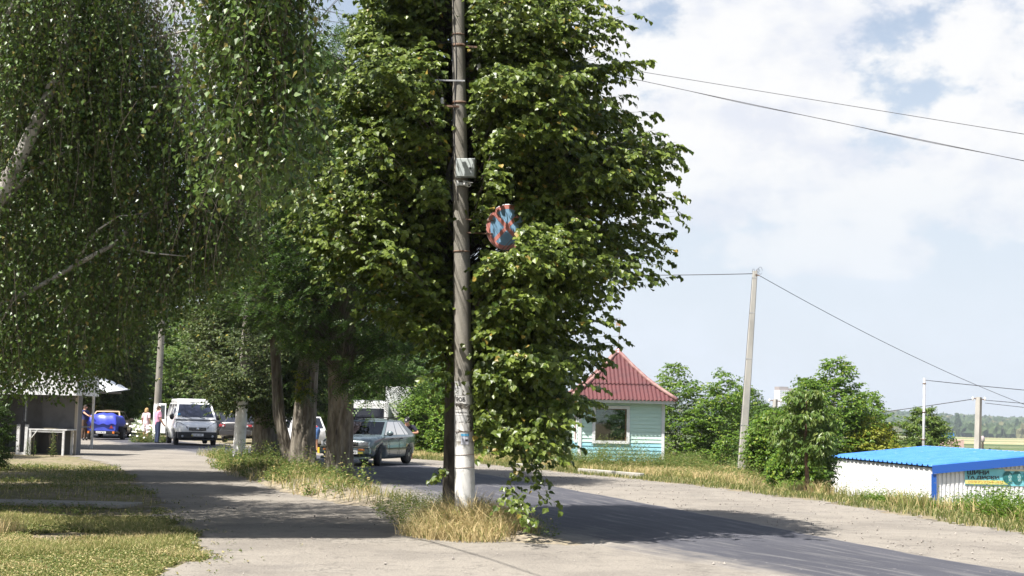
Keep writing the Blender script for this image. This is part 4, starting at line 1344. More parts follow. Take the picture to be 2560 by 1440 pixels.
# the bank under the trees
x, y = scatter(r1, 52000, -11.5, .5, 25.4, 53, lambda x, y: (bank_in(x, y) > .16 + .3 * vnoise(x, y, 1.6, 3) - .25 * (y > 33)) & (r1.random(len(x)) < .35 + .65 * (vnoise(x, y, 1.2, 13) > -.2)))
n_ = len(x)
z = np.maximum(bank_z(x, y), 0)
k = r1.random(n_) < .7
kd = k & (vnoise(x, y, .8, 17) > .0)
k &= ~kd
stuff('grass', blades(r1, x[k], y[k], z[k], .26, .012, .7, M['grass_mid'], 'bank_blades'), 'mixed green and dry grass on the bank under the trees')
stuff('dry_grass', blades(r1, x[kd], y[kd], z[kd], .26, .012, .8, M['grass_dry'], 'bank_straw'), 'dry straw patches on the bank under the trees')
k |= kd
x, y, z = x[~k], y[~k], z[~k]
q_ = vnoise(x, y, .9, 6) > -.1
x, y, z = x[q_][:3600], y[q_][:3600], z[q_][:3600]
tall = np.where(vnoise(x, y, 1.1, 6) > .25, .66, .32)
stuff('weeds', stems(r1, x, y, z, tall, 14, .07, M['leaf_weed'], 'bank_weeds', 'ovate', .55, .25), 'waist-high weeds on the bank round the tree trunks')

# verge across the road
def vd(x, y): return sdist(VERGE, x, y)


x, y = scatter(r1, 420000, -9, 26, 18, 62, lambda x, y: (vd(x, y) + .3 * vnoise(x, y, 1.4, 2) + .2 * vnoise(x, y, 5, 3) > .05) & (vd(x, y) < 9.5) & (r1.random(len(x)) < np.clip(1.25 - vd(x, y) / 9, .25, 1)))
z = height(x, y)
d = vd(x, y)
short = (d < 1.5 + .5 * vnoise(x, y, .9, 3))
drym = (vnoise(x, y, .75, 9) + .5 * vnoise(x, y, 2.1, 4) > .12) & ~short
g = short
stuff('grass', blades(r1, x[g], y[g], z[g], .12, .014, .7, M['grass_green'], 'verge_short'), 'short green grass along the gravel shoulder')
g = drym
low_ = lambda yy: 1 - .45 * sm(34, 42, yy)
stuff('dry_grass', blades(r1, x[g], y[g], z[g], .44 * low_(y[g]), .014, .8, M['grass_dry'], 'verge_straw'), 'tall dry straw-coloured grass of the verge')
g = ~short & ~drym
stuff('grass', blades(r1, x[g], y[g], z[g], .40 * low_(y[g]), .015, .7, M['grass_mid'], 'verge_tall'), 'tall mixed green grass of the verge')
x, y = scatter(r1, 21000, -6, 26, 20, 60, lambda x, y: (vd(x, y) > 1.7) & (vd(x, y) < 8.6) & (vnoise(x, y, .8, 12) > -.05))
z = height(x, y)
x, y, z = x[:6500], y[:6500], z[:6500]
stuff('weeds', stems(r1, x, y, z, .62, 13, .07, M['leaf_weed'], 'verge_weeds', 'narrow', .5, .2), 'tall leafy weeds in the verge')
# rank green weeds before the shed
x, y = scatter(r1, 15000, 7.5, 16, 22, 44, lambda x, y: (vd(x, y) > 1.6) & (vd(x, y) < 7.5) & (x / y > .245))
z = height(x, y)
tall = .82 * np.clip(.12 + .5 * sm(.30, .345, x / y) - z, .25, 1.7)
stuff('weeds', stems(r1, x, y, z, tall, 24, .10, M['leaf_shrub'], 'shed_weeds', 'narrow', .42, .2), 'rank green weeds growing up before the blue-roofed shed')
# kiosk weeds
x, y = scatter(r1, 5200, -2.5, 6.6, 45.5, 50.6, lambda x, y: (vd(x, y) > 1.9) & (y < 50.3) & (vnoise(x, y, 1.3, 15) > -.35))
x, y = x[:900], y[:900]
z = height(x, y)
tall = np.where(np.abs(x - 3.7) < .8, .95, np.where(x < 1.8, 1.15, .55))
stuff('weeds', stems(r1, x, y, z, tall, 20, .075, M['leaf_weed'], 'kiosk_weeds', 'narrow', .4, .2), 'feathery weeds growing along the kiosk front')


# single tall weeds that stand clear
def weed(name, label, pos, h, n, lm, seed, kind='narrow', leaf=.06, group=None, heads=None):
    r = np.random.default_rng(seed)
    px_, py_ = pos
    pz = float(height(px_, py_))
    root = empty(name, (px_, py_, pz), 0, label, 'plant', group)
    m_ = 7
    x, y = r.normal(0, .06, m_), r.normal(0, .06, m_)
    link('leaves', stems(r, x, y, zero(x), h, n, leaf, M[lm], 'leaves', kind, .22, .18), root)
    b = MB()
    for i in range(m_):
        a = r.uniform(0, 6.28)
        b.tube([(x[i], y[i], -.02), (x[i] + math.cos(a) * .05 * h, y[i] + math.sin(a) * .05 * h, h * .55), (x[i] + math.cos(a) * .1 * h, y[i] + math.sin(a) * .1 * h, h * r.uniform(.85, 1.1))], [.006, .005, .002], 4)
    b.build('stem', M['twig'] if lm != 'dock' else M['rust'], root, fix=False)
    return root


M['dock'] = mat('dock_seed', (.20, .085, .045), .8, (.30, .15, .08), 30)
wg = 'tall weeds standing clear before the shed'
weed('tall_weed', 'tall greyish-green weed against the white shed wall', (11.35, 36.8), 1.2, 40, 'leaf_weed', 301, leaf=.05, group=wg)
weed('dock_plant', 'rust-brown dock seed stalk in front of the tyre banner', (11.55, 33.0), 1.45, 130, 'dock', 302, leaf=.035, group=wg)
weed('dock_plant', 'small dark dock stalk below the tyre banner', (10.9, 33.6), .85, 110, 'dock', 303, leaf=.028, group=wg)
weed('dock_plant', 'rust-brown dock stalk at the frame edge over the tyres', (11.95, 33.4), 1.35, 110, 'dock', 304, leaf=.032, group=wg)
weed('tall_weed', 'green weed climbing the blue corner post of the shed', (11.9, 38.2), 1.25, 46, 'leaf_shrub', 305, leaf=.06, group=wg)
weed('tall_weed', 'small leafy weed growing by the left end of the stall', (-15.9, 47.6), .7, 26, 'leaf_shrub', 306, leaf=.06)
weed('tall_weed', 'dry leafy weed at the foot of the stall posts', (-14.95, 47.0), .8, 36, 'leaf_weed', 307, leaf=.07)

# white-flowered plant by the notice-covered pole
r = np.random.default_rng(320)
root = empty('flowering_plant', (-17.0, 67.6, 0), 0, 'bushy plant with white daisy-like flowers at the foot of the pole', 'plant')
n = 160
a, q = r.uniform(0, 6.28, n), np.sqrt(r.random(n))
x, y = np.cos(a) * q * .85, np.sin(a) * q * .7
link('leaves', stems(r, x, y, zero(x), .75 * (1.1 - .5 * q), 18, .09, M['leaf_weed'], 'leaves', 'narrow', .4, .35), root)
n = 62
a, q = r.uniform(0, 6.28, n), np.sqrt(r.random(n))
P = np.stack([np.cos(a) * q * .95 - .15, np.sin(a) * q * .75 - .1, np.maximum(.98 - .55 * q ** 2 + r.normal(0, .16, n), .12)], 1)
M['petal'] = mat('petal', (.8, .8, .72), .7)
an = np.arange(8) * math.pi / 4
ax_ = np.stack([np.cos(an), np.sin(an) * .6, np.sin(an) * .6 + .1], 1)
flower = leaf_mesh('flower', np.zeros((8, 3)), ax_, np.tile([-.3, -.8, .7], (8, 1)), .06, 'ovate', M['petal'])
for p_ in P:
    link('flower', flower, root, loc=tuple(p_), rot=(0, 0, r.uniform(-.5, .5)))

# pebbles lying on the shoulder
r = np.random.default_rng(330)
x, y = scatter(r, 16000, -6, 12, 13.5, 48, lambda x, y: (sdist(LANE, x, y) > .05) & (vd(x, y) < .3) & (bank_in(x, y) < .1))
keep = (sdist(ROAD_R, x, y) > -.15) & (r.random(len(x)) < .8) | (r.random(len(x)) < .10)
x, y = x[keep][:3600], y[keep][:3600]
n = len(x)
sz = .005 + .018 * r.random(n) ** 6 + .006 * r.random(n)
ico = np.array([(0, 0, 1), (.9, 0, .2), (.28, .85, .25), (-.72, .5, .2), (-.7, -.55, .15), (.3, -.85, .2), (.0, 0, -.5)])
f = [(0, 1, 2), (0, 2, 3), (0, 3, 4), (0, 4, 5), (0, 5, 1), (6, 2, 1), (6, 3, 2), (6, 4, 3), (6, 5, 4), (6, 1, 5)]
V = ico[None] * sz[:, None, None] * r.uniform(.6, 1.3, (n, 7, 3)) + np.stack([x, y, np.full(n, .018)], 1)[:, None]
lo = ((np.arange(n) * 7)[:, None] + np.array(f).ravel()[None]).ravel()
M['pebble'] = mat('pebble', (.20, .18, .16), .9, (.32, .29, .26), 1.7, .4, .6)
stuff('pebbles', raw_mesh('pebbles', V.reshape(-1, 3), lo, np.arange(n * 10) * 3, [M['pebble']]), 'small stones scattered on the gravel shoulder')


# ================================================================ poles, sign, box, wires
def pole_material(name, white_to, ragged=.25, paper=None):
    """grey concrete, whitewashed from the foot up to a ragged line"""
    mt = bpy.data.materials.new(name)
    mt.use_nodes = True
    t = NT(mt.node_tree)
    b = t.n['Principled BSDF']
    b.inputs['Roughness'].default_value = .88
    b.inputs['Specular IOR Level'].default_value = .2
    co = t.new('ShaderNodeTexCoord').outputs['Object']
    mp = t.new('ShaderNodeMapping')
    mp.inputs['Scale'].default_value = (1, 1, .22)
    t.link(co, mp.inputs[0])
    c = t.mix(t.ramp(t.noise(mp.outputs[0], 7, 5, .6), .35, .7), (.27, .252, .22), (.19, .177, .152))
    c = t.mix(t.math('MULTIPLY', t.ramp(t.noise(co, 45, 3, .7), .55, .7), .6), c, (.38, .35, .3))
    sep = t.new('ShaderNodeSeparateXYZ')
    t.link(co, sep.inputs[0])
    z = sep.outputs[2]
    wn = t.noise(mp.outputs[0], 14, 5, .65)
    edge = t.math('ADD', z, t.math('MULTIPLY', t.math('SUBTRACT', wn, .5), ragged * 4))
    wm = t.math('SUBTRACT', 1.0, t.ramp(edge, white_to - .06, white_to + .03))
    chip = t.ramp(t.noise(co, 16, 5, .7), .64, .68)
    dirt = t.mix(t.ramp(t.noise(co, 5, 5, .6), .45, .75), (.74, .735, .72), (.56, .55, .52))
    wm = t.math('MULTIPLY', wm, t.math('SUBTRACT', 1.0, t.math('MULTIPLY', chip, .75)))
    c = t.mix(wm, c, dirt)
    if paper:
        lo, hi = paper
        inb = t.math('MULTIPLY', t.math('GREATER_THAN', z, lo), t.math('LESS_THAN', z, hi))
        v = t.new('ShaderNodeTexVoronoi', feature='F1')
        v.inputs['Scale'].default_value = 9
        mp2 = t.new('ShaderNodeMapping')
        mp2.inputs['Scale'].default_value = (1, 1, .7)
        t.link(co, mp2.inputs[0])
        t.link(mp2.outputs[0], v.inputs['Vector'])
        sc = t.new('ShaderNodeSeparateColor')
        t.link(v.outputs['Color'], sc.inputs[0])
        scrap = t.math('GREATER_THAN', t.math('ADD', sc.outputs[0], t.math('MULTIPLY', t.math('SUBTRACT', t.noise(co, 30, 4, .7), .5), .9)), .32)
        pc = t.mix(sc.outputs[1], (.60, .59, .57), (.40, .39, .38))
        glue = t.mix(t.ramp(t.noise(co, 22, 4), .4, .6), (.05, .045, .04), (.16, .15, .13))
        c = t.mix(t.math('MULTIPLY', inb, .92), c, t.mix(scrap, glue, pc))
    t.link(c, b.inputs['Base Color'])
    bp = t.new('ShaderNodeBump')
    bp.inputs['Strength'].default_value = .4
    bp.inputs['Distance'].default_value = .01
    t.link(t.noise(co, 60, 4, .7), bp.inputs['Height'])
    t.link(bp.outputs[0], b.inputs['Normal'])
    return mt


def round_pole(label, base, dx, h, ra, rb, material, group):
    root = empty('concrete_pole', base, 0, label, 'utility pole', group)
    b = MB()
    zs = np.linspace(-.45, h, 42)
    b.tube([(dx * z, 0, z) for z in zs], [ra + (rb - ra) * max(z, 0) / h for z in zs], 32)
    b.build('shaft', material, root, fix=False)
    return root


pg = 'round concrete utility poles along the lane'
main = round_pole('tall grey concrete pole with whitewashed foot and torn notices in front of the linden', (-.69, 23.59, 0), -.038, 10.2, .172, .092, pole_material('pole_concrete', 1.2, .05, (1.22, 2.2)), pg)
PCX = lambda z: -.038 * z
PR = lambda z: .172 - .00784 * z


def around(z, ang, off=.003):
    r_ = PR(z) + off
    return Vector((PCX(z) + r_ * math.sin(ang), -r_ * math.cos(ang), z))


def wrap_patch(name, a0, a1, z0, z1, material, parent, off=.004, ragged=0.0, seed=1):
    r_ = np.random.default_rng(seed)
    n = 8
    vs, fs = [], []
    for j in range(3):
        for i in range(n + 1):
            z = z0 + (z1 - z0) * j / 2
            if j == 0: z += ragged * r_.uniform(-1, 1)
            vs.append(around(z, a0 + (a1 - a0) * i / n, off + .002 * math.sin(i * 2.1)))
    for j in range(2):
        for i in range(n):
            q = j * (n + 1) + i
            fs.append((q, q + 1, q + n + 2, q + n + 1))
    b = MB()
    b.add(vs, fs)
    return b.build(name, material, parent, fix=False)


def wrap_text(body, a0, a1, zc, hgt, parent, material, off=.008, bold=.02):
    me = text_mesh(body, 1, 0, bold)
    n = len(me.vertices)
    co = np.empty(n * 3, np.float32)
    me.vertices.foreach_get('co', co)
    co = co.reshape(-1, 3)
    lo, hi = co.min(0), co.max(0)
    u = (co[:, 0] - lo[0]) / (hi[0] - lo[0])
    v = (co[:, 1] - (lo[1] + hi[1]) / 2) / (hi[1] - lo[1])
    out = [around(zc + v_ * hgt, a0 + (a1 - a0) * u_, off) for u_, v_ in zip(u, v)]
    me.vertices.foreach_set('co', np.array(out, np.float32).ravel())
    me.materials.clear()
    me.materials.append(material)
    return link('lettering', me, parent)


M['paper_grey'] = mat('paper_grey', (.5, .5, .5), .85, (.42, .42, .42), 14)
M['flyer_blue'] = mat('flyer_blue', (.09, .33, .55), .7)
M['flyer'] = mat('flyer', (.62, .63, .70), .7, (.5, .52, .62), 18)
pa = wrap_patch('notice', -1.25, -.12, 1.97, 2.12, M['paper_grey'], main, seed=1)
for k in range(4):
    wrap_patch('print_line', -1.0 + .08 * k, -.35 - .05 * k, 2.085 - .03 * k, 2.091 - .03 * k, M['ink'], pa, off=.007)
pb = wrap_patch('notice', -1.1, .45, 1.84, 1.965, M['paper'], main, ragged=.012, seed=2)
wrap_text('РОБ', -.78, .2, 1.905, .07, pb, M['ink'], bold=.03)
pc_ = wrap_patch('notice', -1.05, .55, 1.645, 1.725, M['paper'], main, seed=3)
wrap_text('КРЕДИТИ', -.92, .32, 1.69, .028, pc_, M['ink'], bold=.03)
wrap_patch('notice', -1.15, .3, 1.53, 1.64, M['paper_grey'], main, ragged=.03, seed=4)
wrap_patch('notice', -.7, .7, 1.40, 1.52, M['paper'], main, ragged=.02, seed=5)
pf = wrap_patch('flyer', -.28, .55, 1.17, 1.345, M['flyer'], main, seed=6)
wrap_patch('flyer_heading', -.28, .55, 1.305, 1.345, M['flyer_blue'], pf, off=.007)
wrap_patch('flyer_picture', .12, .42, 1.225, 1.255, M['ink'], pf, off=.007)
for z in (1.38, 1.0, .79):
    b = MB()
    b.tube([around(z + .012 * math.sin(a), a, .003) for a in np.linspace(-1.5, 1.5, 14)], .004, 5)
    b.build('tie_wire', M['rust'], main, fix=False)
for z, hh in ((7.86, .05), (8.05, .02), (4.36, .025), (6.88, .04)):
    b = MB()
    b.lathe([(PR(z) + .004, z - hh / 2), (PR(z) + .010, z - hh / 2), (PR(z) + .010, z + hh / 2), (PR(z) + .004, z + hh / 2)], (PCX(z), 0, 0), 24)
    b.build('band', M['rust'], main, fix=False)
b = MB()
b.box(PCX(7.24) - .40, PCX(7.24) + .1, -.135, -.118, 7.225, 7.25).box(PCX(7.24) - .42, PCX(7.24) - .34, -.15, -.10, 7.20, 7.24)
b.build('cross_bracket', M['galv'], main)
b = MB()
b.bar((PCX(6.8), -.10, 6.80), (PCX(6.8) - .31, -.12, 6.80), .04, .035)
b.build('insulator_bracket', M['rust'], main)
b = MB()
b.bar((PCX(7.5), -.02, 7.86), (PCX(7.5) + .36, -.02, 7.84), .03, .03)
b.build('insulator_bracket', M['rust'], main)
for p_ in ((PCX(6.8) - .29, -.12, 6.82), (PCX(7.5) + .34, -.02, 7.44)):
    b = MB()
    b.lathe([(.018, 0), (.034, .01), (.036, .05), (.026, .062), (.034, .075), (.034, .105), (.018, .125), (.008, .13)], p_, 12)
    if p_[2] > 7: b.tube([(p_[0], p_[1], p_[2] + .1), (p_[0], p_[1], 7.84)], .008, 6)
    b.build('insulator', M['porcelain'], main, fix=False)
b = MB()
r1 = np.random.default_rng(3)
b.tube([around(z, -.55 + .22 * math.sin(z * 2.7), .012) for z in np.linspace(9.2, 5.2, 30)], .007, 6)
b.tube([around(z, -.9 + .3 * math.sin(z * 1.9 + 1), .014) for z in np.linspace(8.0, 5.3, 24)], .006, 6)
for k in range(4):
    b.tube([around(5.95 - .75 * s, -.95 - .4 * math.sin(math.pi * s) - .1 * k, .02 + (.035 + .02 * k) * math.sin(math.pi * s)) for s in np.linspace(0, 1, 14)], .007, 6)
b.build('cable', M['cable'], main, fix=False)

# box and camera on the pole
z0 = 5.74
bx = empty('electrical_box', (-.69 + PCX(z0) + .10, 23.59 - PR(z0) - .09, z0), R(-9), 'pale grey metal box strapped high on the concrete pole', 'electrical box')
M['box_paint'] = mat('box_paint', (.44, .48, .48), .45, (.40, .44, .44), 4)
b = MB()
b.box(-.16, .16, -.055, .09, -.155, .155)
b.build('housing', M['box_paint'], bx, bevel=.006)
b = MB()
b.box(-.152, .152, -.072, -.057, -.147, .147)
dr = b.build('door', M['box_paint'], bx, bevel=.005)
b = MB()
b.lathe([(.016, -.086), (.018, -.080), (.018, -.0705)], (.085, 0, -.015), 14, axis='y')
b.build('lock', M['black'], dr, fix=True)
z0 = 5.47
cx = empty('security_camera', (-.69 + PCX(z0) + .10, 23.59 - PR(z0) - .10, z0), 0, 'small white bullet security camera below the grey box', 'camera')
ax = Matrix.Rotation(R(28), 4, 'Z') @ Matrix.Rotation(R(14), 4, 'X')
b = MB()
b.lathe([(.02, .09), (.037, .085), (.042, .07), (.042, -.10), (.039, -.115), (.036, -.118)], (0, 0, 0), 20, axis='y')
o = b.build('housing', M['white'], cx)
o.data.transform(ax)
b = MB()
b.box(-.048, .048, -.155, .06, .040, .047)
o = b.build('sun_shield', M['white'], cx, bevel=.003)
o.data.transform(ax)
b = MB()
b.lathe([(.012, -.1255), (.017, -.119), (.017, -.1185)], (0, 0, -.013), 14, axis='y')
o = b.build('lens', M['black'], cx)
o.data.transform(ax)
b = MB()
for s in (-1, 1): b.lathe([(.006, -.1225), (.009, -.119), (.009, -.1185)], (s * .016, 0, .013), 10, axis='y')
o = b.build('infrared_lamps', M['black'], cx)
o.data.transform(ax)
b = MB()
b.bar((-.16, .07, .015), (-.01, .035, .0), .03, .05).box(-.17, -.13, .03, .10, -.03, .06)
b.build('bracket', M['white'], cx, bevel=.003)

# no-stopping sign
sg = empty('road_sign', (-.10, 23.28, 4.75), 0, 'faded round no-stopping sign with red cross on blue, half hidden in leaves', 'road sign')
sg.rotation_euler = (R(2), R(4), R(-24))
M['sign_red'] = mat('sign_red', (.46, .17, .14), .6, (.38, .14, .12), 9, .4, .7, c3=(.45, .32, .29), s3=34, f3=(.72, .78))
M['sign_blue'] = mat('sign_blue', (.13, .25, .38), .6, (.16, .29, .42), 7, c3=(.36, .4, .45), s3=36, f3=(.74, .80))
b = MB()
b.lathe([(.372, .012), (.385, .010), (.385, -.010), (.372, -.012)], (0, 0, 0), 48, axis='y')
b.build('plate', M['galv'], sg)
b = MB()
b.lathe([(.31, -.0125), (.31, -.0135)], (0, 0, 0), 48, axis='y')
b.build('blue_field', M['sign_blue'], sg)
b = MB()
n = 48
vs = []
for k in range(n):
    a = 2 * math.pi * k / n
    for r_ in (.305, .374): vs.append((r_ * math.cos(a), -.0150, r_ * math.sin(a)))
b.add(vs, [(2 * k, 2 * k + 1, (2 * k + 3) % (2 * n), (2 * k + 2) % (2 * n)) for k in range(n)])
b.build('red_rim', M['sign_red'], sg, fix=False)
for k, (a, yy) in enumerate(((47, -.0155), (-43, -.0162))):
    d = Vector((math.cos(R(a)), 0, math.sin(R(a))))
    e = Vector((-d.z, 0, d.x)) * .032
    b = MB()
    ends = [-d * .308 + e, -d * .308 - e, d * .308 - e, d * .308 + e]
    b.add([(p.x, yy, p.z) for p in ends], [(0, 1, 2, 3)])
    b.build('cross_bar', M['sign_red'], sg, fix=False)
b = MB()
b.bar((-.1, .03, .1), (-.78, -.08, .1), .04, .02).bar((-.1, .03, -.12), (-.78, -.08, -.12), .04, .02).box(-.12, -.08, .012, .04, -.2, .2)
b.build('bracket', M['rust'], sg)

# the pole, with what hangs on it, is a slim one: 29 cm thick at the foot
foot_old, foot_new, slim = Vector((-.69, 23.59, 0)), Vector((-.591, 20.22, .236)), .857
for o in (main, bx, cx, sg):
    o.location = foot_new + (o.location - foot_old) * slim
    o.scale = (slim, slim, slim)

pm = pole_material('pole_notices', 1.75, .10, (1.55, 2.2))
round_pole('whitewashed pole with its upper part lost in leaves, beside the grey sedan', (-7.98, 42.3, 0), .03, 8.6, .185, .11, pole_material('pole_white', 2.15, .06), pg)
round_pole('concrete pole with white-painted foot by the white-flowered plant and the van', (-17.3, 70.1, 0), .012, 8.5, .19, .13, pole_material('pole_half', 1.9, .12), pg)
round_pole('farthest pole with paper scraps standing beyond the blue trailer', (-28.2, 102.5, 0), .02, 8.8, .2, .13, pole_material('pole_far', 2.2, .1), pg)

# leaning pole on the right: tapered concrete with chamfered edges
lp = empty('concrete_pole', (7.55, 46.4, float(height(7.55, 46.4))), 0, 'slim square concrete pole leaning to the right beside the kiosk', 'utility pole')
lz = lp.location.z
topv = Vector((.41, 0, 6.55 - lz))
b = MB()
rows = []
for k in range(14):
    s = k / 13
    p = topv * s
    hw, hd, ch = .135 - .058 * s, .10 - .035 * s, .022
    rows.append([(p.x + x, p.y + y, p.z) for x, y in ((-hw + ch, -hd), (hw - ch, -hd), (hw, -hd + ch), (hw, hd - ch), (hw - ch, hd), (-hw + ch, hd), (-hw, hd - ch), (-hw, -hd + ch))])
vs = [v for r_ in rows for v in r_]
fs = [[8 * j + i, 8 * j + (i + 1) % 8, 8 * j + 8 + (i + 1) % 8, 8 * j + 8 + i] for j in range(13) for i in range(8)] + [list(range(8))[::-1], list(range(104, 112))]
b.add(vs, fs)
b.build('shaft', M['concrete_new'], lp)
for s in (.23, .56, .79, .965):
    b = MB()
    p = topv * s
    w_ = .135 - .058 * s + .004
    d_ = .10 - .035 * s + .004
    b.box(p.x - w_, p.x + w_, -d_, d_, p.z - .012, p.z + .012)
    b.build('strap', M['galv'], lp)
b = MB()
b.bar(topv + Vector((0, -.07, -.12)), topv + Vector((.14, -.07, -.16)), .03, .03).bar(topv + Vector((.02, 0, -.1)), topv + Vector((.06, 0, .05)), .02, .02)
b.build('hook', M['rust'], lp)
b = MB()
for c_, rr in (((.17, 0, .02), .12), ((.1, 0, -.02), .1), ((-.05, 0, .0), .07)):
    b.tube([topv + Vector((c_[0] + rr * .55 * math.cos(a), .01, c_[2] + rr * math.sin(a))) for a in np.linspace(0, 5.6, 18)], .006, 5)
b.tube([(topv.x * s - (.14 - .058 * s), -.02 + .01 * math.sin(s * 20), topv.z * s) for s in np.linspace(.02, .97, 24)], .007, 5)
b.build('wire_loop', M['cable'], lp, fix=False)
for body, z, hg, wd in (('ГП', .62, .085, .11), ('03', .48, .085, .12)):
    text_on(body, hg, wd, lp, frame_mtx((topv.x * z / topv.z - .03, -.104, z), (1, 0, .0), (.06, 0, 1)), M['ink'])

# thin posts and poles beyond
def thin_post(label, base, top, ra, rb, material, square=False, arms=True, group=None):
    bz = float(height(*base))
    root = empty('wire_post', (*base, bz), 0, label, 'utility pole', group)
    t_ = Vector(top) - Vector((*base, bz))
    b = MB()
    b.tube([(0, 0, -.1), t_], [ra, rb], 4 if square else 12, smooth=not square)
    b.build('shaft', material, root, fix=False)
    b = MB()
    if arms:
        b.bar(t_ + Vector((-.32, 0, -.06)), t_ + Vector((.32, 0, -.12)), .05, .05)
        b.build('crossarm', M['rust'], root)
        for s in (-1, 1):
            b = MB()
            b.lathe([(.02, -.1), (.05, -.06), (.05, .05), (.02, .09)], t_ + Vector((s * .32, 0, -.08)), 8)
            b.build('insulator', M['porcelain'], root, fix=False)
    else:
        for s in (.55, .75, .3, .96):
            b = MB()
            b.lathe([(ra + .004, -.02), (ra + .008, -.02), (ra + .008, .02), (ra + .004, .02)], t_ * s, 12)
            b.build('band', M['rust'], root, fix=False)
    return root


thin_post('thin pale steel post rising behind the blue roof', (15.6, 54), (15.71, 54, 3.41), .055, .05, M['galv'], arms=False)
thin_post('short square concrete pole with insulators at the right over the fields', (24.5, 75), (24.68, 75, 3.15), .21, .17, M['concrete_new'], square=True)
thin_post('distant concrete pole in front of the high-rise', (14.8, 80), (14.9, 80, 2.9), .17, .14, M['concrete_new'], square=True)


def wire(label, pts, sag, rad=.012, n=40, name='overhead_wire', twist=0):
    b = MB()
    for (a, c) in zip(pts[:-1], pts[1:]):
        a, c = Vector(a), Vector(c)
        q = []
        for k in range(n + 1):
            s = k / n
            p = a.lerp(c, s)
            p.z -= sag * 4 * s * (1 - s)
            q.append(p)
        b.tube(q, rad, 5)
        if twist:
            b.tube([p + Vector((0, 0, twist * math.sin(i * .55) - rad * 1.2)) for i, p in enumerate(q)], rad * .8, 5)
    return tag(b.build(name, M['cable'], fix=False), label, 'wire')


wire('upper of the two wires crossing the sky on the right', [(-7.4, 33.9, 11.54), (8.705, 24.0, 6.64), (16.0, 19.5, 4.42)], .0, .0055)
wire('lower twisted pair of wires crossing the sky on the right', [(-6.25, 34.35, 11.85), (8.705, 24.0, 6.175), (15.2, 19.5, 3.7)], .06, .006, 60, twist=.010)
wire('wire running from the linden to the top of the leaning pole', [(-3.5, 50, 6.75), (7.93, 46.35, 6.46)], .12, .013)
wire('long wire sagging from the leaning pole to the lower right', [(8.06, 46.35, 6.42), (24.5, 62, 1.9)], .35, .010)
wire('wire from the thin steel post off to the right', [(15.76, 54, 3.33), (30, 56, 2.6)], .1, .013)
wire('wire from the square pole down to the left', [(24.4, 75, 3.05), (10, 84, .8)], .15, .02)
wire('upper wire from the square pole to the frame edge', [(25.0, 75, 3.0), (40, 76, 2.4)], .08, .016)
wire('lower wire from the square pole to the frame edge', [(25.0, 75, 2.85), (40, 78, 1.9)], .08, .014)
wire('cable between the pole and the birch at the top of the picture', [(-.86, 20.15, 7.0), (-9, 19.2, 7.3)], .05, .004)


# ================================================================ kiosk
KA = R(2.5)
ki = empty('kiosk', (4.0, 50.85, 0), KA, 'small pale green and blue clapboard kiosk with red pyramid roof', 'kiosk')
M['mint'] = mat('mint_paint', (.54, .72, .655), .55, (.49, .67, .61), 2.5, .4, .7, stretch=(.6, .6, 4), c3=(.57, .71, .66), s3=14)
M['aqua'] = mat('aqua_paint', (.24, .50, .60), .55, (.33, .58, .65), 3, .4, .65, stretch=(.5, .5, 3), c3=(.18, .42, .50), s3=11)
M['trim_white'] = mat('trim_white', (.74, .75, .77), .5, (.64, .65, .67), 5)
M['roof_red'] = mat('roof_red', (.098, .026, .028), .75, (.075, .023, .026), 3, .4, .7, c3=(.26, .13, .12), s3=26, f3=(.66, .74))
M['roof_cap'] = mat('roof_cap', (.20, .095, .09), .65, (.28, .17, .15), 6)
M['pink'] = mat('pink_paint', (.66, .42, .46), .6)
hw, dp, eh = 1.5, 2.9, 2.24
wx0, wx1, wz0, wz1 = -.96, .20, .83, 2.0


def boards(b, x0, x1, z0, z1, n, place, mi):
    """lapped boards between two x limits; place(x, out, z) gives the point"""
    hgt = (z1 - z0) / n
    for k in range(n):
        a, c = z0 + k * hgt, z0 + (k + 1) * hgt
        v = [place(x0, .026, a), place(x1, .026, a), place(x1, .008, c), place(x0, .008, c), place(x0, 0, a), place(x1, 0, a), place(x1, 0, c), place(x0, 0, c)]
        b.add(v, [(0, 1, 2, 3), (1, 0, 4, 5), (4, 0, 3, 7), (1, 5, 6, 2)], mi)


NB, bh = 17, 2.24 / 17
zsplit = 6 * bh
front = lambda x, o_, z: (x, -o_, z)
left = lambda y, o_, z: (-hw - o_, y, z)
rightf = lambda y, o_, z: (hw + o_, y, z)
b = MB()
for (x0, x1, z0, z1) in ((-hw, wx0, 0, eh), (wx1, hw, 0, eh), (wx0, wx1, 0, 6 * bh), (wx0, wx1, 15.2 * bh, eh)):
    n_ = max(1, round((min(z1, zsplit) - z0) / bh))
    if z0 < zsplit: boards(b, x0, x1, z0, min(z1, zsplit), n_, front, 1)
    if z1 > zsplit:
        za = max(z0, zsplit)
        boards(b, x0, x1, za, z1, max(1, round((z1 - za) / bh)), front, 0)
b.box(-hw, wx0, .002, .07, 0, eh).box(wx1, hw, .002, .07, 0, eh).box(wx0, wx1, .002, .07, 0, wz0).box(wx0, wx1, .002, .07, wz1, eh)
b.build('front_wall', [M['mint'], M['aqua']], ki, fix=True)
b = MB()
boards(b, 0, dp, 0, zsplit, 6, left, 1)
boards(b, 0, dp, zsplit, eh, 11, left, 0)
b.box(-hw, -hw + .06, .075, dp, 0, eh, 0)
b.build('side_wall', [M['mint'], M['aqua']], ki)
b = MB()
boards(b, 0, dp, 0, zsplit, 6, rightf, 1)
boards(b, 0, dp, zsplit, eh, 11, rightf, 0)
b.box(hw - .06, hw, .075, dp, 0, eh, 0)
b.build('side_wall', [M['mint'], M['aqua']], ki)
b = MB()
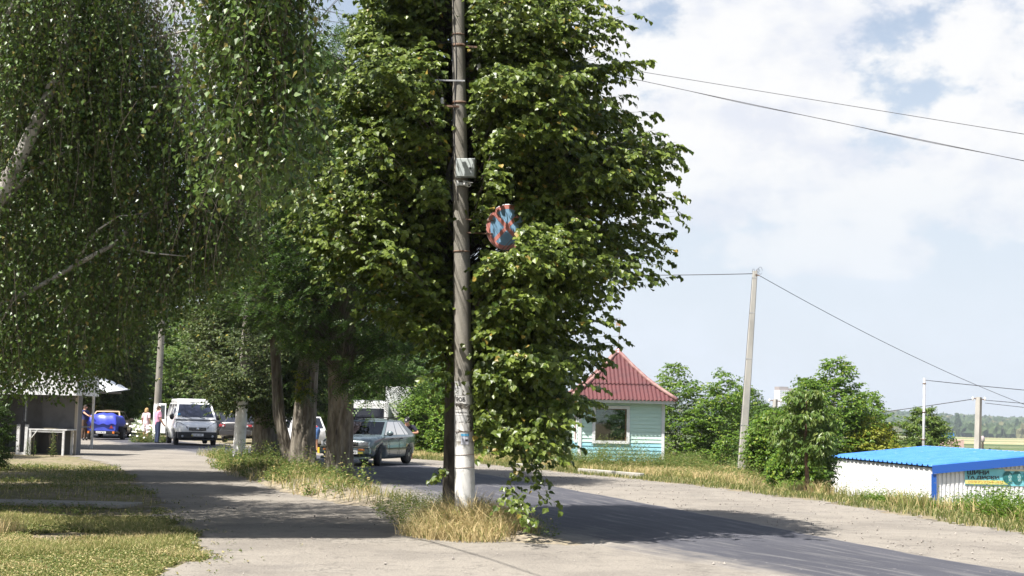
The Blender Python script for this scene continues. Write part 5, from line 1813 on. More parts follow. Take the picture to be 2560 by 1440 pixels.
b.box(-hw + .065, -.95, dp - .07, dp, 0, eh).box(.55, hw - .065, dp - .07, dp, 0, eh).box(-.95, .55, dp - .07, dp, 0, .95).box(-.95, .55, dp - .07, dp, 1.98, eh)
b.build('back_wall', [M['mint']], ki)
for x in (-hw - .03, hw - .07):
    b = MB()
    b.box(x, x + .1, -.045, -.028, 0, eh - .01)
    if x < 0: b.box(-hw - .045, -hw - .028, -.027, .06, 0, eh - .01)
    else: b.box(hw + .028, hw + .045, -.027, .06, 0, eh - .01)
    b.build('corner_trim', M['trim_white'], ki)

wf = MB()
fw = .085
wf.box(wx0 - fw, wx0 + .02, -.06, -.03, wz0 - fw, wz1 + fw).box(wx1 - .02, wx1 + fw, -.06, -.03, wz0 - fw, wz1 + fw)
wf.box(wx0 + .0201, wx1 - .0201, -.059, -.03, wz1 - .02, wz1 + fw).box(wx0 + .0201, wx1 - .0201, -.059, -.03, wz0 - fw, wz0 + .02)
wfo = wf.build('window', M['trim_white'], ki)
b = MB()
b.box(wx0 + .02, wx1 - .02, .03, .036, wz0 + .02, wz1 - .02)
b.build('pane', glass_mat('kiosk_glass', (.34, .40, .37), .35), wfo)
b = MB()
b.box(wx0 + .001, wx1 - .001, .0, .03, wz1 - .05, wz1 - .022).box(wx1 - .07, wx1 - .0225, -.001, .03, wz0 + .021, wz1 - .051)
b.build('sash', M['rust'], wfo)
# left-hand window and hatch
b = MB()
b.box(-hw - .06, -hw - .03, .55, 1.5, .75, .84).box(-hw - .06, -hw - .03, .55, 1.5, 1.86, 1.95).box(-hw - .06, -hw - .03, .55, .64, .8401, 1.8599).box(-hw - .06, -hw - .03, 1.41, 1.5, .8401, 1.8599)
wl = b.build('window', M['trim_white'], ki)
b = MB()
b.box(-hw - .035, -hw - .028, .64, 1.41, .84, 1.86)
b.build('shutter', mat('shutter_brown', (.23, .17, .15), .7, (.32, .25, .22), 6), wl)
b = MB()
b.box(-hw - .02, hw + .02, -.02, dp + .02, -.12, -.002)
b.build('plinth', M['concrete'], ki, bevel=.01)
b = MB()
b.box(-hw + .07, hw - .07, .08, dp - .08, 0, .04)
b.build('floor', mat('kiosk_floor', (.12, .1, .08), .9), ki)
b = MB()
b.box(-.85, .25, 1.6, 2.0, .04, .95).box(-.7, -.2, 1.65, 1.95, .951, 1.5)
b.build('counter', mat('dark_counter', (.04, .06, .11), .6), ki)
# fascia
ov = .36
b = MB()
fz0, fz1 = eh - .02, eh + .06
for (x0, x1, y0, y1) in ((-hw - ov, hw + ov, -ov, -ov + .03), (-hw - ov, hw + ov, dp + ov - .03, dp + ov), (-hw - ov, -hw - ov + .03, -ov + .0301, dp + ov - .0301), (hw + ov - .03, hw + ov, -ov + .0301, dp + ov - .0301)):
    b.box(x0, x1, y0, y1, fz0 - .03, fz1)
b.box(-hw - ov + .031, hw + ov - .031, -ov + .031, dp + ov - .031, fz1 - .035, fz1 - .015)
b.build('fascia', M['trim_white'], ki)
# pyramid roof of corrugated sheet
RH = 1.80
Wd = hw + ov + .05
cy = dp / 2
prof_v, prof_z = [0, .3, .5, .75, 1], [0, .235, .415, .69, 1]


def roof_pt(side, x, v, lift):
    yy = -(Wd * (1 - v))
    z = eh + .065 + RH * np.interp(v, prof_v, prof_z) + lift
    if side == 0: return (x, cy + yy, z)
    if side == 1: return (-yy, cy + x, z)
    if side == 2: return (-x, cy - yy, z)
    return (yy, cy - x, z)


for side in range(4):
    b = MB()
    for (va, vb, base_l) in ((0, .40, 0.0), (.37, .985, .045)):
        n = 132
        prev = None
        for i in range(n + 1):
            x = -Wd + 2 * Wd * i / n
            vm = 1 - abs(x) / Wd
            lift = base_l + .022 * math.sin(2 * math.pi * x / .142)
            if vm <= va:
                prev = None
                continue
            vt = min(vb, vm)
            col = [roof_pt(side, x, va + (vt - va) * k / 4, lift) for k in range(5)]
            if prev is not None:
                o_ = len(b.v)
                b.add(prev + col, [(k, k + 5, k + 6, k + 1) for k in range(4)], 0, True)
            prev = col
    b.build('roof_slope', M['roof_red'], ki, fix=False)
b = MB()
for sx, sy in ((-1, -1), (1, -1), (1, 1), (-1, 1)):
    q = [(sx * Wd * (1 - v), cy + sy * Wd * (1 - v), eh + .085 + RH * np.interp(v, prof_v, prof_z) + .02) for v in np.linspace(0, .985, 9)]
    b.tube(q, .075, 8)
b.build('ridge_cap', M['roof_cap'], ki, fix=False)
zt = eh + .065 + RH
b = MB()
b.lathe([(.14, zt - .1), (.13, zt - .02), (.09, zt + .03), (.06, zt + .08), (.02, zt + .11)], (0, cy, 0), 14)
b.build('finial', M['pink'], ki)
wv = empty('weather_vane', (3.95, 52.3, zt + .08), 0, 'thin weather vane with a small brown swallowtail flag on the kiosk roof', 'weather vane')
b = MB()
b.tube([(0, 0, 0), (.03, 0, .5), (.09, 0, 1.1)], .012, 6).tube([(.13, 0, 1.06), (-.35, 0, 1.08)], .009, 5).tube([(.05, 0, .72), (-.22, 0, .82)], .006, 5)
b.build('rod', M['rust'], wv, fix=False)
M['flag'] = mat('vane_flag', (.30, .20, .14), .7, (.42, .32, .24), 9)
b = MB()
b.add([(.08, -.004, .98), (-.06, -.004, .98), (-.12, -.004, 1.0), (-.07, -.004, .93), (-.12, -.004, .86), (.08, -.004, .86)], [(0, 1, 3, 4, 5), (1, 2, 3)])
b.add([(.08, .004, .98), (-.06, .004, .98), (-.12, .004, 1.0), (-.07, .004, .93), (-.12, .004, .86), (.08, .004, .86)], [(0, 1, 3, 4, 5), (1, 2, 3)])
b.build('flag', M['flag'], wv, fix=False)
b = MB()
b.add([(.045, -.008, .98), (.01, -.008, .98), (.01, -.008, .86), (.045, -.008, .86)], [(0, 1, 2, 3)])
b.build('flag_stripe', mat('flag_orange', (.5, .22, .08), .7), wv, fix=False)
for k in range(3):
    pass

# ================================================================ blue-roofed shed with tyre banner
A_, B_, D_ = Vector((11.57, 51.7, 0)), Vector((12.46, 41.9, 0)), Vector((15.03, 52.0, 0))
ex = (D_ - A_).normalized()                      # across, up the roof slope
ey = (B_ - A_).normalized()                      # along the long white wall, towards the camera
LW, LA = (D_ - A_).length, (B_ - A_).length
sh = empty('shed', (A_.x, A_.y, 0), 0, 'low white corrugated shed with bright blue metal roof behind the weeds', 'shed')
SP = lambda u, v, z: Vector((0, 0, z)) + ex * u + ey * v       # u across from the long wall, v along it from the far end
ZA, ZD, ZB = .42, .81, -2.1
M['shed_white'] = mat('shed_white', (.78, .78, .80), .42, (.72, .72, .74), 2)
M['shed_blue'] = mat('shed_blue', (.045, .185, .52), .42, (.065, .22, .56), 1.5, c3=(.12, .26, .5), s3=5, f3=(.6, .75))
M['trim_blue'] = mat('trim_blue', (.018, .095, .40), .4)
M['trim_pale'] = mat('trim_pale', (.36, .50, .72), .45)


def corrugated(b, p, q, z0f, z1f, pitch, depth, outn, flat=.6):
    """upright ribbed sheet from p to q"""
    L_ = (q - p).length
    d_ = (q - p).normalized()
    xs, os_ = [], []
    k = 0
    while k * pitch < L_:
        for f_, o_ in ((0, 0), (flat, 0), (flat + .08, 1), (.92, 1)):
            x = (k + f_) * pitch
            if x <= L_:
                xs.append(x)
                os_.append(o_ * depth)
        k += 1
    xs.append(L_)
    os_.append(0)
    o = len(b.v)
    for x, of in zip(xs, os_):
        b.v.append(tuple(p + d_ * x - outn * of + Vector((0, 0, z0f(x)))))
        b.v.append(tuple(p + d_ * x - outn * of + Vector((0, 0, z1f(x)))))
    for i in range(len(xs) - 1):
        b.f.append([o + 2 * i, o + 2 * i + 2, o + 2 * i + 3, o + 2 * i + 1])
        b.m.append(0)
        b.sm.append(False)


b = MB()
corrugated(b, SP(0, 0, 0), SP(0, LA, 0), lambda x: ZB, lambda x: ZA - .03, .19, .022, -ex)
b.build('side_wall', M['shed_white'], sh, fix=False)
b = MB()
corrugated(b, SP(0, LA, 0), SP(LW, LA, 0), lambda x: ZB, lambda x: ZA - .03 + (ZD - ZA) * x / LW, .13, .03, ey, .55)
b.build('front_wall', M['shed_white'], sh, fix=False)
b = MB()
b.slab([SP(LW, 0, ZB), SP(LW, LA, ZB), SP(LW, LA, ZD - .04), SP(LW, 0, ZD - .04)], .03)
b.slab([SP(0, 0, ZB), SP(0.001, 0, ZA - .04), SP(LW, 0, ZD - .04), SP(LW, 0, ZB)], .03)
b.build('back_wall', M['shed_white'], sh)
# roof: ribs run up the slope
b = MB()
xs = []
k, pitch = 0, .42
v0, v1 = -.05, LA + .10
while v0 + k * pitch < v1:
    for f_, o_ in ((0, 0), (.62, 0), (.72, 1), (.90, 1)):
        v = v0 + (k + f_) * pitch
        if v < v1: xs.append((v, o_ * .05))
    k += 1
xs.append((v1, 0))
vs, fs = [], []
for v, o_ in xs:
    for u, z in ((-.07, ZA - .008), (LW + .05, ZD + .006)):
        vs.append(SP(u, v, z + .03 + o_))
for i in range(len(xs) - 1): fs.append((2 * i, 2 * i + 1, 2 * i + 3, 2 * i + 2))
n0 = len(vs)
vs += [v - Vector((0, 0, .012)) for v in vs]
fs += [tuple(j + n0 for j in reversed(f_)) for f_ in fs[:len(xs) - 1]]
for i in range(len(xs) - 1): fs += [(2 * i, 2 * i + 2, 2 * i + 2 + n0, 2 * i + n0), (2 * i + 1, 2 * i + 1 + n0, 2 * i + 3 + n0, 2 * i + 3)]
b.add(vs, fs)
b.build('roof', M['shed_blue'], sh, fix=True)
b = MB()
b.slab([SP(-.09, LA + .105, ZA - .20), SP(LW + .06, LA + .105, ZD - .20), SP(LW + .06, LA + .105, ZD + .045), SP(-.09, LA + .105, ZA + .045)], -.02)
b.build('fascia', M['trim_blue'], sh)
b = MB()
b.slab([SP(LW + .052, -.05, ZD - .05), SP(LW + .052, LA + .1, ZD - .05), SP(LW + .052, LA + .1, ZD + .085), SP(LW + .052, -.05, ZD + .085)], .015)
b.build('roof_edge', M['trim_pale'], sh)
b = MB()
p = SP(-.012, LA + .012, 0)
b.bar(p + Vector((0, 0, ZB)), p + Vector((0, 0, ZA - .2)), .12, .12)
b.build('corner_post', M['trim_blue'], sh)
b = MB()
p = SP(-.02, .01, 0)
b.bar(p + Vector((0, 0, ZB)), p + Vector((0, 0, ZA - .035)), .09, .09)
b.build('corner_post', M['trim_blue'], sh)
# banner: lies on the ribbed front wall
bn = empty('banner', (A_ + ex * .9 + ey * (LA + .02)), 0, 'turquoise and yellow tyre shop banner on the shed front', 'banner')
bn.location = Vector((A_.x, A_.y, 0)) + ex * 2.12 + ey * (LA + .012)
BP = lambda u, z, o=0: ex * u + ey * o + Vector((0, 0, z))
M['turq'] = mat('banner_turquoise', (.16, .52, .62), .5, (.24, .60, .66), 1.2)
M['byellow'] = mat('banner_yellow', (.68, .62, .16), .5, (.62, .60, .26), 2)
M['bred'] = mat('banner_number', (.62, .34, .10), .6)
M['teal_dark'] = mat('tyre_print', (.012, .10, .11), .5, (.02, .16, .17), 14)
b = MB()
b.slab([BP(-1.2, -.09), BP(1.25, -.09), BP(1.25, .40), BP(-1.2, .40)], -.008)
b.build('sheet', M['turq'], bn)
b = MB()
b.add([BP(-1.2, -.055, .0125), BP(.1, -.055, .0125), BP(.1, .065, .0125), BP(-1.2, .065, .0125)], [(0, 1, 2, 3)])
b.build('yellow_band', M['byellow'], bn, fix=False)
b = MB()
b.add([BP(.0, .345, .0125), BP(1.25, .345, .0125), BP(1.25, .40, .0125), BP(.0, .40, .0125)], [(0, 1, 2, 3)])
b.build('top_stripe', mat('banner_cream', (.62, .56, .4), .6), bn, fix=False)
for body, u, z, hg, wd, mm, bd in (('ШИНИ', -.80, .285, .125, .66, M['ink'], .035), ('ТА ДИСКИ', -.66, .135, .115, .98, M['ink'], .035), ('(097)704-40', -.58, .004, .085, 1.05, M['bred'], .0)):
    text_on(body, hg, wd, bn, frame_mtx(BP(u, z, .0165), ex, (0, 0, 1)), mm, bold=bd)
for k, u in enumerate((.12, .40, .72)):
    # printed tyre: dark tread oval and a paler wheel, flat like the banner
    b = MB()
    n = 26
    b.add([BP(u + .155 * math.cos(a) - .02, .16 + .185 * math.sin(a), .015 + .002 * k) for a in np.linspace(0, 2 * math.pi, n, False)], [list(range(n))])
    ty = b.build('tyre_picture', M['teal_dark'], bn, fix=False)
    b = MB()
    b.add([BP(u + .045 + .055 * math.cos(a), .15 + .125 * math.sin(a), .0158 + .002 * k) for a in np.linspace(0, 2 * math.pi, n, False)], [list(range(n))])
    for s in range(5):
        a = 2 * math.pi * s / 5 + .3
        b.add([BP(u + .045 + .008 * math.cos(a + 1.57), .15 + .015 * math.sin(a + 1.57), .0162 + .002 * k), BP(u + .045 + .05 * math.cos(a + .12), .15 + .11 * math.sin(a + .12), .0162 + .002 * k), BP(u + .045 + .05 * math.cos(a - .12), .15 + .11 * math.sin(a - .12), .0162 + .002 * k)], [(0, 1, 2)], 1)
    b.build('wheel_picture', [mat('wheel_print', (.10, .30, .32), .5), mat('spoke_print', (.62, .66, .64), .5)], ty, fix=False)

# little pink hut with blue roof in the dip beyond
hz = float(height(34.5, 112))
hu = empty('hut', (34.4, 112, hz), R(8), 'small pinkish hut with bright blue gable roof far beyond the shed', 'hut')
b = MB()
b.box(-.3, .75, -1.2, 1.2, 0, 2.75)
b.build('wall', mat('hut_pink', (.55, .40, .36), .8), hu)
b = MB()
b.prism([(-.28, 2.751), (.12, 2.751), (.10, 3.25), (-.2, 3.25)], -.9, .9)
b.build('roof', M['shed_blue'], hu)

# ================================================================ far distance
FZ = lambda x, y: float(height(x, y))
M['field_tan'] = mat('field_tan', (.52, .42, .22), .95, (.44, .36, .20), .02)
M['field_green'] = mat('field_green', (.16, .21, .07), .95, (.22, .23, .09), .02)
for i, (y0, y1, x0, x1, mm) in enumerate(((1130, 1185, 330, 700, 'field_green'), (1185, 1215, 300, 640, 'field_tan'), (1235, 1300, 360, 800, 'field_tan'), (1310, 1400, 330, 900, 'field_green'), (1420, 1465, 330, 560, 'field_tan'), (1480, 1530, 420, 1100, 'field_tan'), (1540, 1700, 380, 1100, 'field_green'), (1720, 1760, 380, 1100, 'field_tan'))):
    xs, ys = np.linspace(x0, x1, 12), np.linspace(y0, y1, 3)
    tag(link('field', grid_mesh('field', xs, ys, lambda X, Y: height(X, Y) + .35 + .02 * i, [M[mm]])), kind='structure')
# tower block
TB = empty('tower_block', (364, 1900, FZ(364, 1900)), R(14), 'pale high-rise apartment block on the horizon behind the bushes', 'apartment block')
top = 47.5 - TB.location.z


def facade(name, a, c):
    mt = bpy.data.materials.new(name)
    mt.use_nodes = True
    t = NT(mt.node_tree)
    bs = t.n['Principled BSDF']
    bs.inputs['Roughness'].default_value = .8
    br = t.new('ShaderNodeTexBrick')
    br.offset = 0
    br.inputs['Color1'].default_value = (*a, 1)
    br.inputs['Color2'].default_value = (*a, 1)
    br.inputs['Mortar'].default_value = (*c, 1)
    br.inputs['Scale'].default_value = 1
    br.inputs['Mortar Size'].default_value = .55
    br.inputs['Brick Width'].default_value = 3.2
    br.inputs['Row Height'].default_value = 2.9
    co = t.new('ShaderNodeTexCoord').outputs['Object']
    mp = t.new('ShaderNodeMapping')
    mp.inputs['Rotation'].default_value = (R(90), 0, 0)
    t.link(co, mp.inputs[0])
    t.link(mp.outputs[0], br.inputs['Vector'])
    t.link(br.outputs[0], bs.inputs['Base Color'])
    return mt


b = MB()
b.box(-8, 5, -8, 10, 0, top - 4)
b.build('white_wing', facade('facade_white', (.66, .66, .68), (.46, .47, .5)), TB)
b = MB()
b.box(5.01, 19, -5, 10, 0, top - 1.5)
b.build('beige_wing', facade('facade_beige', (.50, .40, .33), (.40, .32, .27)), TB)
b = MB()
b.box(-8, 4.98, -6, 9, top - 3.99, top + .5)
b.build('parapet', mat('parapet', (.32, .26, .24), .8), TB)
# water tower in the fields
wt = empty('water_tower', (232, 700, FZ(232, 700)), 0, 'small rusty water tower standing in the fields', 'water tower')
b = MB()
b.lathe([(.6, 0), (.5, 6.8), (.6, 7.0)], (0, 0, 0), 14)
b.build('shaft', M['rust'], wt, fix=False)
b = MB()
b.lathe([(.6, 7.0), (1.0, 7.5), (1.0, 9.2), (.5, 9.9), (.1, 10.1)], (0, 0, 0), 16)
b.build('tank', mat('tank_paint', (.38, .31, .31), .7), wt, fix=False)

# wooded slopes: hundreds of crowns reading as one mass
ico = bmesh.new()
bmesh.ops.create_icosphere(ico, subdivisions=2, radius=1)
iv = np.array([v.co[:] for v in ico.verts])
fi = np.array([[v.index for v in f.verts] for f in ico.faces])
ico.free()


def crowns(r, x, y, z, rad, hgt):
    n = len(x)
    V = iv[None] * (1 + .34 * r.normal(0, 1, (n, len(iv), 1)).clip(-1.3, 1.3)) * np.stack([rad, rad, hgt], 1)[:, None] + np.stack([x, y, z], 1)[:, None]
    lo = ((np.arange(n) * len(iv))[:, None] + fi.ravel()[None]).ravel()
    return V.reshape(-1, 3), lo, np.arange(n * len(fi)) * 3


r1 = np.random.default_rng(400)
M['forest'] = leaf_mat('forest', (.030, .055, .022), (.065, .09, .036), (.12, .12, .06), tf=.0, rough=.8, spec=.1, rare=.93)
n = 2600
y = r1.uniform(2050, 3350, n)
x = y * r1.uniform(.06, .42, n)
V, lo, st_ = crowns(r1, x, y, height(x, y) + 5, r1.uniform(6, 11, n), r1.uniform(7, 12, n))
stuff('forest', raw_mesh('forest', V, lo, st_, [M['forest']]), 'hazy wooded hills along the horizon')
n = 420
y = r1.uniform(1780, 2060, n)
x = y * np.concatenate([r1.uniform(.21, .42, 300), r1.uniform(.07, .24, 120)])
V, lo, st_ = crowns(r1, x, y, height(x, y) + 5.5, r1.uniform(5, 9, n), r1.uniform(6, 12, n))
stuff('wood', raw_mesh('wood', V, lo, st_, [M['forest']]), 'belt of mixed trees along the far edge of the fields')
n = 150
y = r1.uniform(240, 760, n)
x = y * r1.uniform(.245, .42, n)
ok = (np.abs(x / y - .331) > .008) | (y > 730)
x, y = x[ok], y[ok]
k = (r1.random(len(x)) < .55)
x, y = x[k], y[k]
n = len(x)
V, lo, st_ = crowns(r1, x, y, height(x, y) + 1.2, r1.uniform(1.5, 4, n), r1.uniform(1.5, 3.6, n))
stuff('scrub', raw_mesh('scrub', V, lo, st_, [M['forest']]), 'scattered scrub bushes on the valley slope')
# poplars that stand out of the belt
pv = empty('poplar', (0, 0, 0))
M['poplar'] = leaf_mat('poplar', (.022, .045, .024), (.05, .075, .035), tf=0, rough=.8, spec=.1)
T, ax = crown_tips(r1, 520, [(1, 0, 0, 1.2, 1.2), (5, 0, 0, 3, 3), (12, 0, 0, 3.2, 3.2), (19, 0, 0, 2.2, 2.2), (24, 0, 0, .5, .5)], lump=.2)
V, lo, st_ = crowns(r1, T[:, 0], T[:, 1], T[:, 2], r1.uniform(.5, 1.1, len(T)), r1.uniform(.9, 2.0, len(T)))
link('crown', raw_mesh('crown', V, lo, st_, [M['poplar']]), pv)
b = MB()
b.tube([(0, 0, -.5), (0, 0, 6)], [.5, .35], 8)
b.build('trunk', M['bark_dark'], pv, fix=False)
pops = [(2372, 1.0, 'slim dark poplar left of the tallest one in the far tree belt'), (2397, 1.25, 'tallest dark poplar in the far tree belt'), (2545, 1.05, 'dark poplar at the right end of the far tree belt'), (2553, .9, 'shorter poplar beside the right-hand one in the far tree belt'), (2355, .8, 'smallest poplar at the left of the far tree belt')]
for i, (px_, s, lab) in enumerate(pops):
    o = pv if i == 0 else copy_tree(pv)
    yy = 1900 + 12 * i
    xx = (px_ - 1280) / 3556 * yy
    o.location = (xx, yy, FZ(xx, yy))
    o.scale = (s * .95, s * .95, s)
    tag(o, lab, 'tree', 'poplars beyond the fields')


# ================================================================ market stalls
M['panel'] = mat('grey_board', (.19, .186, .195), .7, (.15, .147, .155), 3, .4, .7, c3=(.12, .11, .11), s3=17, f3=(.68, .72))
M['frame_white'] = mat('frame_white', (.66, .66, .66), .55, (.5, .49, .48), 7, c3=(.3, .24, .2), s3=22, f3=(.68, .74))
M['sheet_white'] = mat('roof_sheet', (.76, .77, .79), .5, (.66, .67, .69), 3, c3=(.5, .42, .36), s3=6, f3=(.70, .78))
M['dark_steel'] = mat('dark_steel', (.05, .05, .055), .5)
st = empty('market_stall', (-15.05, 48.4, 0), R(-3), 'open grey market stall with white fascia and empty table beside the lane', 'market stall')
b = MB()
b.box(-3.3, .48, -.35, -.32, 2.03, 2.82).box(.451, .48, -.319, 1.9, 2.03, 2.82)
b.build('fascia', M['sheet_white'], st, bevel=.004)
b = MB()
b.slab([(-3.3, -.315, 2.10), (.445, -.315, 2.10), (.445, 1.95, 2.35), (-3.3, 1.95, 2.35)], .03)
b.build('roof', M['panel'], st)
b = MB()
b.box(-2.42, -1.20, 1.25, 1.28, .02, 2.12)
b.build('back_panel', M['panel'], st)
b = MB()
b.box(-1.16, .0, .95, .98, .90, 2.12)
b.build('back_panel', M['panel'], st)
b = MB()
b.box(-.01, .02, .99, 1.6, .0, 2.12)
b.build('side_panel', M['panel'], st)
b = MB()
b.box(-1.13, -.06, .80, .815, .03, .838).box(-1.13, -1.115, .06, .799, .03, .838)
b.build('shade_backing', M['dark_steel'], st)  # near-black sheets colour in the deep shade under the table
tb = MB()
tb.box(-1.22, .10, -.02, .90, .84, .885)
tbo = tb.build('table', M['frame_white'], st, bevel=.004)
for x in (-1.17, -.02):
    for y in (.02, .82):
        b = MB()
        b.box(x - .035, x + .035, y - .035, y + .035, 0, .839)
        b.build('leg', M['frame_white'], tbo)
b = MB()
b.bar((-1.12, .0, .58), (-.93, .0, .83), .04, .03).box(-1.13, -.06, -.001, .03, .775, .838)
b.build('brace', M['frame_white'], tbo)
for x in (-1.62, -1.34):
    b = MB()
    b.box(x - .05, x + .05, .08, .17, 0, 1.02)
    b.build('post', M['frame_white'], st)
b = MB()
b.box(-1.57, -1.39, .09, .16, .0, .08)
b.build('sill', M['frame_white'], st)
b = MB()
b.box(-1.50, -1.43, .09, .16, 1.08, 2.08).bar((-1.62, .125, 1.03), (-1.47, .125, 1.14), .05, .07).bar((-1.34, .125, 1.03), (-1.46, .125, 1.14), .05, .07)
b.build('centre_post', M['dark_steel'], st)
b = MB()
b.box(-1.425, -1.38, .10, .15, 1.12, 2.08)
b.build('steel_rail', M['steel'], st)
b = MB()
b.box(.0, .085, .93, 1.0, 0, 2.11)
b.build('corner_post', mat('post_cream', (.52, .46, .38), .7), st)
b = MB()
b.box(-2.45, -2.42, -.2, 1.249, 0.02, 2.08)
b.build('side_panel', M['panel'], st)
b = MB()
b.box(-2.52, -2.455, .1, .18, 0, 2.05)
b.build('end_post', M['frame_white'], st)

s2 = empty('market_stall', (-16.9, 55.2, 0), R(-4), 'second stall behind with sloping white corrugated canopy', 'market stall')
b = MB()
n = 40
vs, fs = [], []
for i in range(n + 1):
    x = -2.2 + 3.8 * i / n
    zz = 2.83 - .50 * max(0, (x - .3) / 1.3) ** 1.2 + .02 * math.sin(i * 1.6)
    for y, dz in ((-.6, -.10), (1.9, .05)):
        vs += [(x, y, zz + dz), (x, y, zz + dz - .03)]
for i in range(n):
    q = 4 * i
    fs += [(q, q + 4, q + 6, q + 2), (q + 1, q + 3, q + 7, q + 5), (q, q + 1, q + 5, q + 4), (q + 2, q + 6, q + 7, q + 3)]
b.add(vs, fs)
b.build('canopy', M['sheet_white'], s2, fix=True)
b = MB()
b.box(-2.0, 1.3, -.45, -.4, 2.2, 2.28).box(-2.0, 1.3, 1.7, 1.75, 2.2, 2.28)
b.build('rail', M['panel'], s2)
for x in (-1.9, .2):
    for y in (1.72,) if x > 0 else (-.42, 1.72):
        b = MB()
        b.box(x - .04, x + .04, y - .04, y + .04, 0, 2.199)
        b.build('post', M['frame_white'], s2)
b = MB()
b.box(-2.0, .3, .2, 1.2, .85, .9)
b.build('table', M['panel'], s2)

# ================================================================ vehicles
M['glass'] = glass_mat('car_glass', (.26, .235, .25), .2)
M['glass_dark'] = mat('tinted_glass', (.018, .020, .030), .04, spec=.9)
M['glass_van'] = mat('van_glass', (.02, .024, .045), .05, spec=.9)
M['chrome'] = mat('chrome', (.7, .7, .7), .15, metal=1)
M['lamp_clear'] = mat('headlamp', (.48, .50, .53), .12, (.26, .27, .29), 14, spec=.8)
M['lamp_red'] = mat('tail_lamp', (.28, .03, .035), .15, spec=.8)
M['lamp_amber'] = mat('amber_lamp', (.65, .18, .02), .2, spec=.8)
M['lamp_yellow'] = mat('fog_lamp', (.7, .62, .10), .2, spec=.8)
M['plate'] = mat('number_plate', (.72, .72, .72), .4)
M['interior'] = mat('car_interior', (.035, .033, .035), .9)
M['under'] = mat('underbody', (.012, .012, .012), .9)
M['alloy'] = mat('wheel_rim', (.22, .22, .23), .4, metal=.7)


def car_paint(name, c, rough=.28, metal=.0, c2=None):
    return mat(name, c, rough, c2 or tuple(v * .92 for v in c), 2, coat=.6, metal=metal, spec=.5)


def loft(stations, ring):
    """closed body through cross-sections; ring(station) returns the half section, bottom centre to top centre"""
    b = MB()
    secs = []
    for s in stations:
        h = ring(s)
        full = [(s[0], y, z) for y, z in h] + [(s[0], -y, z) for y, z in h[-2:0:-1]]
        secs.append(full)
    n = len(secs[0])
    vs = [v for s_ in secs for v in s_]
    fs = [[n * j + i, n * j + (i + 1) % n, n * (j + 1) + (i + 1) % n, n * (j + 1) + i] for j in range(len(secs) - 1) for i in range(n)]
    fs += [list(range(n))[::-1], [n * (len(secs) - 1) + i for i in range(n)]]
    b.add(vs, fs, 0, True)
    return b


